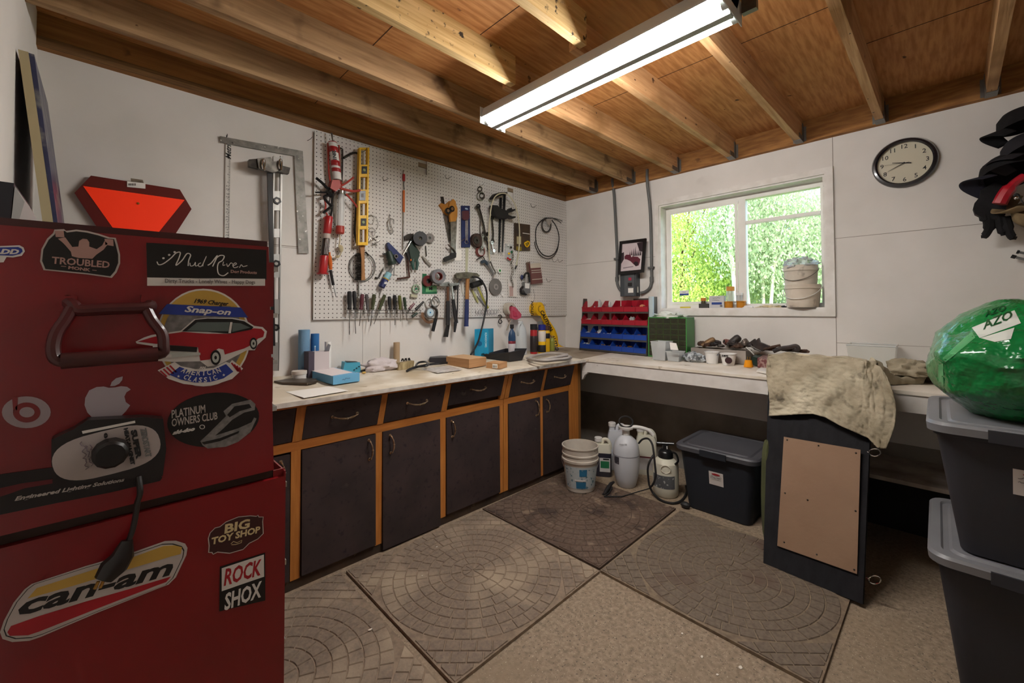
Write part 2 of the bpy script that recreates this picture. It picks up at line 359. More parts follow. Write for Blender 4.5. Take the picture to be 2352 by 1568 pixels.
# ---------------------------------------------------------------- ceiling light (lights the room)
def tube_mat():
    m = mat('lit_tube', '#f4fbff', .4, emit='#fffaf5', estr=TUBE_POWER); return m
M_enamel = mat('white_enamel', '#dfe5e4', .35, coat=.3)
t = thing('fluorescent_light', 'long white two-tube fluorescent light hanging under the joists', 'light', (-1.775, -1.52, 2.25))
x0, x1, ya, yb = -1.865, -1.69, -2.135, -.905
b = MB(); b.hexa([(x0+.045, ya, 2.30), (x1-.045, ya, 2.30), (x1-.045, yb, 2.30), (x0+.045, yb, 2.30)], [(x0+.02, ya, 2.349), (x1-.02, ya, 2.349), (x1-.02, yb, 2.349), (x0+.02, yb, 2.349)])
b.hexa([(x0, ya, 2.296), (x0+.003, ya, 2.293), (x0+.003, yb, 2.293), (x0, yb, 2.296)], [(x0+.02, ya, 2.349), (x0+.024, ya, 2.347), (x0+.024, yb, 2.347), (x0+.02, yb, 2.349)])
b.hexa([(x1-.003, ya, 2.293), (x1, ya, 2.296), (x1, yb, 2.296), (x1-.003, yb, 2.293)], [(x1-.024, ya, 2.347), (x1-.02, ya, 2.349), (x1-.02, yb, 2.349), (x1-.024, yb, 2.347)])
part('housing', b, M_enamel, t)
b = MB(); b.hexa([(-1.793, ya+.004, 2.258), (-1.762, ya+.004, 2.258), (-1.762, yb-.004, 2.258), (-1.793, yb-.004, 2.258)], [(-1.806, ya+.004, 2.2995), (-1.749, ya+.004, 2.2995), (-1.749, yb-.004, 2.2995), (-1.806, yb-.004, 2.2995)]); part('ballast_channel', b, mat('channel_enamel', '#b5b8b6', .45), t)
for y in (ya, yb-.003):
    b = MB(); b.box(x0-.004, x1+.004, y, y+.003, 2.262, 2.349); part('end_plate', b, M_enamel, t)
for x in (x0+.04, x1-.036):
    b = MB(); b.cyl((x, ya+.02, 2.276), (x, yb-.02, 2.276), .0145, seg=16); part('tube', b, tube_mat(), t)
    for y0, y1 in ((ya+.003, ya+.02), (yb-.02, yb-.003)):
        b = MB(); b.cyl((x, y0, 2.276), (x, y1, 2.276), .016, seg=12); b.box(x-.008, x+.008, y0, y1, 2.27, 2.30); part('lamp_holder', b, M_enamel, t)
b = MB(); b.box(x1-.01, x1+.012, ya-.05, ya-.003, 2.30, 2.349); part('bracket', b, M_galv, t)
# ---------------------------------------------------------------- base cabinets along the back wall
M_door = mat('dark_brown_hardboard', '#3f3130', .62, col2='#2b2221', scale=5, contrast=(.3, .7), spots=[('#6f6058', 5, .70, .12), ('#241a1e', 40, .6, .1)], bump=.15, bscale=70, bdist=.001)
M_stile = mat('orange_varnished_fir', '#cb8540', .5, col2='#ad6a2a', scale=6, stretch=(9, 9, .8), detail=6, contrast=(.3, .7), bump=.1, bscale=10)
M_rail = mat('orange_varnished_rail', '#c67f3a', .5, col2='#a56226', scale=6, stretch=(.8, 9, 9), detail=6, contrast=(.3, .7))
M_inner = mat('cabinet_inside', '#3a2c20', .9)
M_kick = mat('dirty_toe_board', '#4d3a2a', .85, col2='#33261c', scale=9, spots=[('#7a6650', 12, .68, .08)])
M_brass = mat('antique_brass', '#cdb392', .28, metal=.9, col2='#8d7458', scale=40)
YF = -.557
def pull(parent, p0, p1, out, name='handle'):
    """a curved bail between two points standing off by out"""
    p0 = Vector(p0); p1 = Vector(p1); o = Vector(out); d = (p1-p0)
    mid = (p0+p1)/2; dn = Vector((0, 0, -.008)) if abs(d.x) > abs(d.z) else Vector((.006, 0, 0))
    b = MB(); pts = smoothpath([p0+o*.1, p0+o*.7+d*.06+dn*.2, p0+d*.25+o*.95+dn, mid+o*1.05+dn*1.4, p1-d*.25+o*.95+dn, p1-d*.06+o*.7+dn*.2, p1+o*.1], 4)
    n = len(pts); b.tube(pts, [.0028+.0022*abs(math.sin(4*math.pi*i/(n-1))) for i in range(n)], 8)
    b.ell(mid+o*1.05+dn*1.4, .006, 8)
    for p in (p0, p1): b.ell(p+o*.12, (.008, .004, .008), 8)
    return part(name, b, M_brass, parent)
def topf(x, dx=.007): return x+dx    # the drawer tier leans out, so its stiles drift
def cabinet(label, x0, x1, stiles, doors, drawers, loc, mid_rail=True):
    t = thing('base_cabinet', label, 'cabinet', loc)
    b = MB(); b.box(x0, x1, -.535, -.012, .08, .70).box(x0, x1, -.56, -.012, .70, .845).box(x0+.01, x1-.01, -.50, -.012, .0, .08)
    part('cabinet_body', b, M_inner, t)
    b = MB(); b.box(x0, x1, -.552, -.50, 0, .05); part('toe_board', b, M_kick, t)
    for (a, c) in stiles:
        b = MB(); b.box(a, c, YF, -.535, .045, .6215); part('stile', b.bevel(.0015), M_stile, t)
        b = MB(); b.hexa([(a+.003, YF-.004, .6645), (c+.003, YF-.004, .6645), (c+.003, -.54, .6645), (a+.003, -.54, .6645)],
                         [(a+.011, -.5985, .8235), (c+.011, -.5985, .8235), (c+.011, -.56, .8235), (a+.011, -.56, .8235)]); part('drawer_stile', b.bevel(.0015), M_stile, t)
    b = MB(); b.box(x0, x1, YF, -.53, .622, .664); b.hexa([(x0, -.598, .824), (x1, -.598, .824), (x1, -.56, .824), (x0, -.56, .824)], [(x0, -.602, .845), (x1, -.602, .845), (x1, -.56, .845), (x0, -.56, .845)])
    part('face_rail', b.bevel(.0015), M_rail, t)
    for (a, c, z0, z1, hd, tilt) in doors:
        b = MB(); b.box(a, c, YF-.006, YF+.012, z0, z1)
        for v in b.bm.verts: v.co.z += tilt*(v.co.x-a); v.co.y -= .006*(v.co.z < .2)
        d = part('door', b.bevel(.002), M_door, t)
        if hd: pull(d, (hd[0], YF-.004, hd[1]), (hd[0]+.004, YF-.004, hd[2]), (0, -.026, 0))
    for (a, c, z0, hd) in drawers:
        zt = .822; ya = YF-.004; yt = -.601
        yb = ya+(yt-ya)*(z0-.664)/(.82-.664)
        b = MB(); b.hexa([(a, yb, z0), (c, yb, z0), (c, yb+.018, z0), (a, yb+.018, z0)], [(a+.007, yt, zt), (c+.007, yt, zt), (c+.007, yt+.018, zt), (a+.007, yt+.018, zt)])
        d = part('drawer', b.bevel(.002), M_door, t)
        pull(d, (hd[0], -.583, hd[2]), (hd[1], -.585, hd[2]-.002), (0, -.030, 0))
    return t
cabinet('long run of dark brown cabinet doors in orange wood frames beside the red tool chest', -3.50, -1.378,
        [(-3.50, -3.46), (-3.09, -3.05), (-2.686, -2.645), (-2.283, -2.247), (-1.885, -1.844), (-1.415, -1.379)],
        [(-3.458, -3.092, .055, .625, None, 0), (-3.048, -2.692, .055, .612, (-2.73, .59, .50), 0), (-2.641, -2.285, .055, .618, (-2.323, .596, .498), 0), (-2.245, -1.887, .012, .622, (-2.205, .596, .503), 0), (-1.842, -1.416, .058, .622, (-1.806, .596, .503), 0)],
        [(-3.458, -3.092, .668, (-3.33, -3.21, .75)), (-3.048, -2.688, .668, (-2.92, -2.80, .75)), (-2.643, -2.277, .668, (-2.515, -2.395, .752)), (-2.242, -1.879, .668, (-2.115, -1.995, .754)), (-1.837, -1.409, .692, (-1.68, -1.562, .772))], (-2.4, -.3, 0))
cabinet('short dark brown cabinet with two narrow doors in the corner beside the white bench', -1.374, -.675,
        [(-1.374, -1.335), (-1.014, -.979)],
        [(-1.333, -1.015, .05, .622, (-1.06, .602, .497), 0), (-.977, -.68, .05, .622, (-.944, .594, .503), 0)],
        [(-1.331, -1.008, .668, (-1.232, -1.112, .76)), (-.972, -.655, .668, (-.875, -.756, .756))], (-1.03, -.3, 0))
# corner post under the worktop
t = thing('wooden_post', 'orange varnished wooden post holding up the worktop in the corner', 'post', (-.60, -.53, 0))
b = MB(); b.box(-.668, -.545, YF, -.50, 0, .845); part('post_board', b.bevel(.002), M_stile, t)
b = MB(); b.box(-.543, -.508, YF+.004, -.45, 0, .845); part('post_board', b.bevel(.002), mat('weathered_fir', '#9a6a35', .6, col2='#7c5530', scale=6, stretch=(9, 9, .8)), t)
# worktops
M_top = mat('worn_white_worktop', '#cfc2ac', .55, col2='#e2dacb', scale=5, detail=8, contrast=(.4, .6), spots=[('#8f7c60', 11, .66, .08), ('#60503c', 42, .72, .03), ('#b7a689', 3, .5, .2)])
M_edge = mat('painted_top_edge', '#d9d3c9', .6, col2='#b8afa2', scale=20, spots=('#7d6d5a', 26, .68, .05))
# both tops tilted forward so back and front edges match the image
SA, SB, ZBK = .0385, .040, .888
def za(y): return ZBK+SA*y
def zb(x): return ZBK+SB*x
def worktop(label, x0, x1, yf):
    t = thing('worktop', label, 'worktop', ((x0+x1)/2, -.3, .84))
    b = MB(); b.hexa([(x0, yf+.006, za(yf)-.018), (x1, yf+.006, za(yf)-.018), (x1, -.001, ZBK-.018), (x0, -.001, ZBK-.018)], [(x0, yf+.006, za(yf)), (x1, yf+.006, za(yf)), (x1, -.001, ZBK), (x0, -.001, ZBK)]); part('slab', b, M_top, t)
    b = MB(); b.box(x0, x1, yf, yf+.005, za(yf)-.020, za(yf)+.0005); part('edge_strip', b, M_edge, t)
worktop('long stained off-white worktop under the pegboard, covered in clutter', LX, -1.359, -.652)
worktop('shorter stained off-white worktop running into the corner beside the bench', -1.357, -.556, -.645)
b = MB(); b.hexa([(-.555, -.60, za(-.6)-.018), (-.003, -.60, za(-.6)-.018), (-.003, -.001, ZBK-.018), (-.555, -.001, ZBK-.018)], [(-.555, -.60, za(-.6)), (-.003, -.60, zb(-.003)), (-.003, -.001, ZBK), (-.555, -.001, ZBK)])
single('worktop', b, mat('dusty_corner_top', '#a39480', .7, col2='#8b7c69', scale=5, spots=[('#6c5e4d', 9, .6, .1)]), 'dusty brownish worktop piece filling the room corner beside the bin rack', 'worktop', smooth=None)
# white bench under the window
M_bench = mat('white_bench_paint', '#dcd7d1', .55, col2='#cdc7c0', scale=10, spots=('#8b8279', 30, .72, .04))
t = thing('workbench', 'white painted bench along the window wall with a deep front apron', 'workbench', (-.3, -2.0, .77))
xf = -.556; b = MB(); b.hexa([(xf, FY+.3, zb(xf)-.017), (-.009, FY+.3, ZBK-.017), (-.009, -.603, ZBK-.017), (xf, -.603, zb(xf)-.017)], [(xf, FY+.3, zb(xf)), (-.009, FY+.3, ZBK), (-.009, -.603, ZBK), (xf, -.603, zb(xf))]); part('bench_top', b.bevel(.002), mat('bench_top_paint', '#e6ddd0', .5, col2='#d2c6b4', scale=6, spots=[('#a08c70', 13, .66, .07), ('#776650', 50, .74, .03)]), t)
b = MB(); b.box(-.549, -.530, FY+.3, -.602, .764, .8475); part('apron', b.bevel(.0015), M_bench, t)
b = MB(); b.prism([(-.555, -.602, .764), (-.555, -.655, .764), (-.555, -.648, .750), (-.555, -.63, .742), (-.555, -.612, .71), (-.555, -.602, .70)], (.024, 0, 0)); part('bracket', b, M_bench, t)
for y in (-1.3, -2.2, -3.1):
    b = MB(); b.box(-.5295, -.009, y-.018, y+.018, .765, .8475); part('crosspiece', b, M_bench, t)
# side cupboard below the bench (right of the leaning panel)
M_shelf = mat('unpainted_shelf', '#b5a99f', .7, col2='#776b62', scale=5)
M_black = mat('black_board', '#17161a', .8)
t = thing('shelf_unit', 'dark open shelf unit under the bench between the leaning panel and the grey totes', 'shelf', (-.25, -2.6, 0))
b = MB(); b.box(-.45, -.01, -3.3, -2.2, .385, .405); part('shelf', b, M_shelf, t)
b = MB(); b.box(-.44, -.01, -2.215, -2.2, .0, .384).box(-.44, -.01, -3.3, -3.28, 0, .384).box(-.05, -.01, -3.28, -2.215, 0, .384); part('carcass', b, M_black, t)
# ---------------------------------------------------------------- cobble pattern mats
M_matbase = mat('mat_joint', '#8d7b68', .9, col2='#756453', scale=40)
def matmat(k, a, b_, sp): return mat('moulded_stone_mat_%d' % k, a, .88, col2=b_, scale=60, contrast=(.3, .7), spots=sp, bump=.5, bscale=120, bdist=.002)
def clip(poly, n, c):
    out = []
    for i in range(len(poly)):
        a, b = poly[i], poly[(i+1) % len(poly)]; da = a[0]*n[0]+a[1]*n[1]-c; db = b[0]*n[0]+b[1]*n[1]-c
        if da <= 0: out.append(a)
        if da*db < 0: s = da/(da-db); out.append((a[0]+(b[0]-a[0])*s, a[1]+(b[1]-a[1])*s))
    return out
def cobble_mat(label, cx, cy, S, m, mb_, rot=0, seed=1):
    rd = random.Random(seed); h = S/2; w = h/8.15; T = .016; g = .0035
    t = thing('cobble_mat', label, 'floor mat', (cx, cy, 0), 'cobble-patterned floor mats'); t.rotation_euler = (0, 0, rot)
    b = MB(); b.box(cx-h, cx+h, cy-h, cy+h, .0005, T-.0035); part('slab', b.bevel(.002), mb_, t)
    stones = []
    def cell(r0, r1, a0, a1):
        k = 3; P = [(r0*math.cos(a0+(a1-a0)*i/k), r0*math.sin(a0+(a1-a0)*i/k)) for i in range(k+1)] if r0 > 1e-6 else [(0, 0)]
        P += [(r1*math.cos(a1-(a1-a0)*i/k), r1*math.sin(a1-(a1-a0)*i/k)) for i in range(k+1)]; return P
    for k in range(8):
        r0, r1 = k*w, (k+1)*w; n = 8 if k == 0 else max(9, round(2*math.pi*(k+.5)/1.12)); off = rd.random()
        gr = g/2; 
        for i in range(n):
            a0, a1 = 2*math.pi*(i+off)/n, 2*math.pi*(i+1+off)/n; rm = max((r0+r1)/2, w*.6); ga = gr/rm
            stones.append(cell(r0+(gr if k else .004), r1-gr, a0+ga, a1-ga))
    R8 = 8*w
    for q in range(4):          # straight courses filling the corners
        an = math.pi/4+q*math.pi/2; u = (math.cos(an), math.sin(an)); v = (-u[1], u[0])
        for j in range(5):
            s0, s1 = R8+j*w*.98-w*.0, R8+(j+1)*w*.98
            for i in range(-7, 8):
                t0 = (i+.5*(j % 2))*w*1.12; t1 = t0+w*1.12
                P = [(u[0]*a+v[0]*c, u[1]*a+v[1]*c) for a, c in ((s0+g/2, t0+g/2), (s1-g/2, t0+g/2), (s1-g/2, t1-g/2), (s0+g/2, t1-g/2))]
                stones.append(P)
        for sgn in (-1, 1):     # wedges between circle and the side
            for j in range(-4, 4):
                pass
    b = MB(); L = h-.006
    for P in stones:
        for nrm in ((1, 0), (-1, 0), (0, 1), (0, -1)): 
            if P: P = clip(P, nrm, L)
        if len(P) < 3: continue
        A = abs(sum(P[i][0]*P[(i+1) % len(P)][1]-P[(i+1) % len(P)][0]*P[i][1] for i in range(len(P))))/2
        if A < 1.2e-4: continue
        mx = sum(p[0] for p in P)/len(P); my = sum(p[1] for p in P)/len(P); z = T+rd.uniform(-.0008, .0006)
        lo = [b.v((cx+p[0], cy+p[1], T-.004)) for p in P]; ins = .0022
        hi = []
        for p in P:
            d = math.hypot(p[0]-mx, p[1]-my) or 1; f = 1-ins*1.3/d; hi.append(b.v((cx+mx+(p[0]-mx)*f, cy+my+(p[1]-my)*f, z)))
        b.face(hi)
        for i in range(len(P)): b.face([lo[i], lo[(i+1) % len(P)], hi[(i+1) % len(P)], hi[i]])
    part('cobbles', b, m, t, smooth=None)
MA = matmat(1, '#867564', '#6d5f52', [('#5f5043', 120, .66, .04), ('#a7957e', 3, .5, .2)])
MBm = matmat(2, '#6b584a', '#4d3e34', [('#3c2e27', 5, .5, .15), ('#7d6a59', 9, .62, .08)])
MC = matmat(3, '#756758', '#5e5247', [('#5b4a3f', 4, .55, .15), ('#4f4238', 120, .66, .05)])
cobble_mat('cobble-patterned mat with a complete ring pattern, in front of the middle cabinets', -2.020, -1.028, .858, MA, M_matbase, R_(.3), 1)
cobble_mat('cobble-patterned mat running in beside the red tool chest', -2.905, -1.022, .858, MA, M_matbase, R_(-.2), 2)
cobble_mat('darker stained cobble-patterned mat in the corner under the white bucket', -1.148, -1.008, .858, MBm, mat('mat_joint_dirty', '#5c4a3e', .9, col2='#483930', scale=30), R_(.6), 3)
cobble_mat('worn cobble-patterned mat below the leaning panel', -1.160, -1.888, .858, MC, mat('mat_joint_worn', '#84735f', .9, col2='#6a5b4b', scale=40), R_(-.8), 4)
# ---------------------------------------------------------------- pegboards
def mpp(p): return (Vector(p)-CAM).dot(_F)/FPX          # metres per photo pixel where p stands
def zoomer(u0, v0, s, plane=PA):
    return lambda a, b, d=.03: plane(u0+a/s, v0+b/s, d)
q4 = zoomer(0, 0, 2.903); q5 = zoomer(700, 280, 5.6); q6 = zoomer(700, 520, 5.6); q7 = zoomer(980, 400, 5.6); q8 = zoomer(960, 580, 5.6)
def L(f, pts, d): return [f(a, b, d) for a, b in pts]
def pegmat():
    m = mat('pegboard_white', '#dcd9d5', .5, col2='#d2cec8', scale=2.5, spots=('#a39d95', 7, .70, .12)); n = m.node_tree.nodes; l = m.node_tree.links; b = n['Principled BSDF']
    src = b.inputs['Base Color'].links[0].from_socket; tc = n.new('ShaderNodeTexCoord'); sp = n.new('ShaderNodeSeparateXYZ'); l.new(tc.outputs['Object'], sp.inputs[0])
    def mth(op, a, v=None):
        x = n.new('ShaderNodeMath'); x.operation = op; l.new(a, x.inputs[0])
        if v is not None:
            if isinstance(v, (int, float)): x.inputs[1].default_value = v
            else: l.new(v, x.inputs[1])
        return x.outputs[0]
    c = []
    for ax in ('X', 'Z'):
        c.append(mth('POWER', mth('ABSOLUTE', mth('SUBTRACT', mth('FLOORED_MODULO', sp.outputs[ax], .0254), .0127)), 2))
    d = mth('SQRT', mth('ADD', c[0], c[1])); hole = mth('LESS_THAN', d, .0034)
    mx = n.new('ShaderNodeMix'); mx.data_type = 'RGBA'; l.new(hole, mx.inputs[0]); l.new(src, mx.inputs[6]); mx.inputs[7].default_value = lin('#3a342f'); l.new(mx.outputs[2], b.inputs['Base Color'])
    return m
M_peg = pegmat()
SX = PA(1083, 600, .02).x; PZ0 = 1.203
n1a, n1b = PA(961, 380, .02), PA(981.5, 402, .02); n2a, n2b = PA(1166, 442, .02), PA(1180, 458, .02)
for lab, xa, xb, na, nb in (('wide white pegboard left of the board seam, starting by the steel carpenter square', -2.412, SX-.001, n1a, n1b), ('narrower white pegboard between the board seam and the room corner', SX+.001, -.004, n2a, n2b)):
    b = MB(); zt = 2.344
    b.prism([(xa, -.018, PZ0), (xb, -.018, PZ0), (xb, -.018, zt), (nb.x, -.018, zt), (nb.x, -.018, nb.z), (na.x, -.018, nb.z), (na.x, -.018, zt-.01), (xa, -.018, zt-.01)], (0, .006, 0))
    t = thing('pegboard', lab, 'pegboard', ((xa+xb)/2 - ((xa+xb)/2-xa-.012) % .0254 + .0127 - .0254, -.015, PZ0-.0002)); part('board', b, M_peg, t, smooth=None)
    b = MB()
    for x in (xa, xb-.03): b.box(x, x+.03, -.0118, -.0005, PZ0, zt-.02)
    for z in (PZ0, zt-.05): b.box(xa, xb, -.0118, -.0006, z, z+.03)
    part('furring_strip', b, mat('furring_wood', '#8d7a63', .8), t)
# ---------------------------------------------------------------- shared tool materials
K = mat('black_rubber', '#1c1b1c', .55); KG = mat('black_gloss_plastic', '#161618', .3); GY = mat('grey_plastic', '#6f6f6e', .5)
ST = mat('tool_steel', '#a5a29c', .3, metal=.9, col2='#7c7974', scale=40); DST = mat('dark_steel', '#4b4742', .45, metal=.7, col2='#2f2c29', scale=30); CH = mat('chrome', '#cfcfcc', .15, metal=1)
RED = mat('tool_red', '#a3181d', .4, coat=.3); RED2 = mat('faded_red', '#a53a30', .5); YEL = mat('level_yellow', '#e8b714', .45); ORG = mat('tool_orange', '#c8641c', .5)
GRN = mat('tool_green', '#1f6b45', .5); DGRN = mat('dark_green_plastic', '#23332a', .5); BLU = mat('tool_navy', '#1f2a58', .45); WHT = mat('white_plastic', '#e5e3df', .5); WOOD = mat('handle_wood', '#a5733f', .55, col2='#7d5228', scale=5, stretch=(12, 12, 1.2)); SAW = mat('saw_handle_ply', '#c48a3a', .55, col2='#a56d28', scale=10)
CARD = mat('kraft_cardboard', '#b98d62', .85, col2='#ab7f55', scale=6, stretch=(1, 1, 12)); PAPER = mat('white_paper', '#efebe4', .8); CLEAR = mat('clear_plastic', '#e6eaea', .12, alpha=.4); HAZE = mat('hazy_plastic', '#dde1e1', .3, alpha=.5)
BRS = mat('brass_metal', '#b98d4a', .35, metal=.8); TAN = mat('leather_tan', '#7b5a41', .7); PURP = mat('maroon_handle', '#5b2a33', .45); BLUEP = mat('bright_blue_plastic', '#2a6bb0', .45)
def tu(f, pts, r, m, nm, par, d=.03, seg=8, k=4, smooth=True, **kw):
    P = L(f, pts, d) if len(pts[0]) == 2 else [f(a, b, c) for a, b, c in pts]
    if smooth and len(P) > 2: P = smoothpath(P, k)
    if isinstance(r, (list, tuple)) and len(r) != len(P): r = [r[min(int(i*len(r)/len(P)), len(r)-1)] for i in range(len(P))]
    return part(nm, MB().tube(P, r, seg, **kw), m, par)
def pr(f, pts, d, th, m, nm, par, bev=.0008, label=None):
    b = MB(); b.prism(L(f, pts, d), (0, th, 0))
    if bev: b.bevel(bev, 1)
    return part(nm, b, m, par, label=label)
def disc(f, a, b_, r, d0, d1, m, nm, par, hole=0, seg=28, ax=(0, -1, 0)):
    c = f(a, b_, (d0+d1)/2); o = Vector((c.x, -min(d0, d1), c.z)); h = abs(d1-d0)
    prof = [(hole, 0), (r, 0), (r, h), (hole, h), (hole, 0)] if hole else [(0, 0), (r, 0), (r, h), (0, h)]
    mb = MB(); mb.lathe(prof, o, ax, seg, cap=False); return part(nm, mb, m, par)
def loc_of(f, a, b_, d=.03): return f(a, b_, d)
def peghook(f, a, b_, par, d=.05): 
    p = f(a, b_, .018); return part('peg_hook', MB().tube([p+Vector((0, .0, .012)), p, p+Vector((0, -d, 0)), p+Vector((0, -d, .012))], .0016, 6), DST, par)
# ---------------------------------------------------------------- left end: squares, long level, warning triangle
RUL = mat('worn_steel_rule', '#8d8a83', .5, metal=.4, col2='#6d6a64', scale=30, spots=[('#3b3936', 60, .66, .04), ('#d7d4cd', 45, .68, .04)])
qs = zoomer(480, 300, 2.6115)
t = thing('carpenter_square', 'large speckled steel carpenter square hanging high left of the pegboard', 'square', qs(330, 100))
pr(qs, [(68, 33), (563, 122), (598, 735), (537, 735), (512, 152), (68, 70)], .012, .003, RUL, 'square_blade', t)
peghook(qs, 105, 40, t, .02)
t = thing('metal_ruler', 'white metric ruler hanging from the end of the steel square', 'ruler', qs(115, 350))
pr(qs, [(100, 75), (135, 78), (118, 760), (92, 760)], .008, .002, mat('white_rule', '#d5d2cb', .5), 'rule', t)
b = MB()
for i in range(58):
    y = 165+i*9.5; w = 16 if i % 5 == 0 else 9; b.prism(L(qs, [(128-i*.13, y), (128-i*.13-w, y), (128-i*.13-w, y+2.6), (128-i*.13, y+2.6)], .0086), (0, .0005, 0))
part('tick_marks', b, K, t)
p0 = qs(118, 120, .0085); part('lettering', text_mb('Metric', .034, frame(p0, (0, 0, 1), (-1, 0, 0)), .0004, shear=.3, bold=.0006), K, t)
p0 = qs(112, 480, .0085); part('numerals', text_mb('21 22 23 24 25 26 27', .02, frame(p0, (0, 0, 1), (-1, 0, 0)), .0003, space=1.5), GY, t)
t = thing('spirit_level', 'tall silver spirit level with dark vials beside the black bar clamp', 'level', qs(410, 700))
AL = mat('brushed_aluminium', '#a9a8a4', .38, metal=.75)
for (x0, x1) in ((382, 393), (425, 440)): pr(qs, [(x0+5, 150), (x1+5, 150), (x1-22, 1440), (x0-5, 1440)], .045, .022, AL, 'rail', t)
for (y0, y1) in ((158, 250), (362, 478), (588, 640), (740, 880), (1010, 1100), (1270, 1440)): pr(qs, [(390-y0*.012, y0), (438-y0*.016, y0), (438-y1*.016, y1), (390-y1*.012, y1)], .042, .018, AL, 'web', t)
for y in (420, 797, 1180):
    disc(qs, 408-(y-420)*.012, y, .021, .038, .052, KG, 'vial_housing', t, seg=6); disc(qs, 408-(y-420)*.012, y, .009, .05, .054, ST, 'vial', t)
t = thing('bar_clamp', 'long black bar clamp hanging by its steel head on two chrome hooks', 'clamp', qs(370, 700))
pr(qs, [(350, 240), (380, 240), (398, 1290), (380, 1290)], .055, .012, KG, 'bar', t)
pr(qs, [(240, 172), (285, 168), (488, 222), (480, 258), (290, 225), (240, 212)], .07, .03, DST, 'clamp_jaw', t)
pr(qs, [(290, 165), (370, 158), (385, 185), (440, 175), (445, 235), (380, 250), (300, 225)], .08, .03, mat('worn_clamp_steel', '#5b5853', .4, metal=.6, col2='#8d8a84', scale=30), 'clamp_head', t)
for x in (327, 428): tu(qs, [(x-4, 230), (x-8, 200), (x, 172), (x+8, 190), (x+6, 240)], .005, CH, 'hook', t, d=.09)
# slow-moving-vehicle triangle standing behind the chest
t = thing('warning_sign', 'orange slow-moving-vehicle sign with dark red border behind the tool chest', 'sign', PA(310, 530, .02))
b = MB(); b.prism(pa([(209, 403), (413, 435), (440, 480), (398, 545), (360, 600), (285, 600), (240, 548), (171, 443)], .022), (0, .004, 0)); part('reflective_border', b, mat('dark_red_reflector', '#5e0a0c', .35, coat=.3), t)
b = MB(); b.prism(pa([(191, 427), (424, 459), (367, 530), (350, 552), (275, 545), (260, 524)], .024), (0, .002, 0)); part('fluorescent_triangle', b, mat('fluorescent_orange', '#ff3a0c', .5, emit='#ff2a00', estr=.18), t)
b = MB(); b.prism(pa([(292, 416), (334, 421), (334, 433), (292, 429)], .026), (0, .002, 0)); part('price_label', b, PAPER, t)
b = MB(); b.prism(pa([(300, 409), (328, 413), (330, 420), (301, 417)], .028), (0, .003, 0)); part('hanger_tab', b, ST, t)
b = MB()
for i in range(9): b.prism(pa([(295+i*2, 421), (296+i*2, 421), (296+i*2, 426), (295+i*2, 426)], .0268), (0, .0005, 0))
part('barcode', b, K, t); b = MB(); b.ell(PA(317, 467, .026), .006, 8); part('bolt', b, BRS, t)
# folding board leaning in the corner, black case on the chest
t = thing('folding_table', 'silver and blue edged folded table leaning in the left corner', 'table', (-3.40, -.42, BT))
def bd(z): return -3.505+(2.10-z)*.110
b = MB(); b.hexa([(bd(.858)-.0, -.545, .858), (bd(.858)+.034, -.545, .858), (bd(.858)+.034, -.10, .858), (bd(.858), -.10, .858)], [(bd(2.1), -.545, 2.1), (bd(2.1)+.034, -.545, 2.1), (bd(2.1)+.034, -.10, 2.1), (bd(2.1), -.10, 2.1)])
part('table_leaf', b, mat('marbled_blue_top', '#2c3050', .35, col2='#8f8d86', scale=14, contrast=(.5, .7)), t)
b = MB(); b.hexa([(bd(.858)-.0, -.55, .858), (bd(.858)+.026, -.55, .858), (bd(.858)+.026, -.5455, .858), (bd(.858), -.5455, .858)], [(bd(2.1), -.55, 2.1), (bd(2.1)+.022, -.55, 2.1), (bd(2.1)+.022, -.5455, 2.1), (bd(2.1), -.5455, 2.1)])
part('edge_trim', b, mat('pale_gold_trim', '#b5a987', .35, metal=.5), t)
# ---------------------------------------------------------------- tools on the wide pegboard
t = thing('caulking_gun', 'red caulking gun loaded with a white and red sealant tube', 'caulking gun', q5(390, 500, .06))
P0, P1 = q5(360, 262, .07), q5(420, 745, .07); ax = (P1-P0); ln_ = ax.length; ax.normalize()
part('sealant_tube', MB().lathe([(.0, 0), (.024, 0), (.025, .004), (.025, ln_), (0, ln_)], P0, ax, 20, cap=False), WHT, t)
for a0, a1, m in ((.13, .28, RED), (.50, .64, RED), (.70, .80, RED), (.0, .02, RED)):
    part('label_band', MB().lathe([(.0252, ln_*a0), (.0257, ln_*a0+.001), (.0257, ln_*a1-.001), (.0252, ln_*a1)], P0, ax, 20, cap=False), m, t)
pm = P0+ax*ln_*.39; fr = frame(pm+Vector((-.012, -.0262, 0)), ax, Vector((1, 0, .1))); part('lettering', text_mb('2IN1', .028, fr, .001, bold=.001), K, t)
part('nozzle', MB().lathe([(.006, -.055), (.004, 0)], P0+Vector((0, 0, .0)), ax, 8), ST, t)
tu(q5, [(300, 270), (310, 640), (345, 820), (400, 880)], .006, RED2, 'gun_frame', t, d=.05); tu(q5, [(440, 300), (455, 700), (470, 800)], .005, RED2, 'gun_frame', t, d=.05)
disc(q5, 300, 262, .0, .04, .05, RED2, 'gun_ring', t) if 0 else None
pr(q5, [(355, 745), (450, 745), (470, 840), (400, 890), (330, 850)], .085, .05, RED2, 'gun_body', t, .003)
tu(q5, [(455, 830), (540, 780), (600, 735), (628, 712)], .006, RED2, 'trigger', t, d=.08); tu(q5, [(450, 850), (560, 880), (640, 890), (712, 878)], .008, RED2, 'gun_handle', t, d=.08)
tu(q5, [(530, 925), (600, 1000), (650, 1060), (672, 1100)], .006, RED2, 'thumb_release', t, d=.07)
t = thing('grease_gun', 'long red grease gun with a dark clear barrel, lowest left on the pegboard', 'grease gun', q6(260, 300, .06))
P0, P1 = q5(310, 1215, .06), q6(225, 615, .06); ax = (P1-P0); n_ = ax.length; ax.normalize()
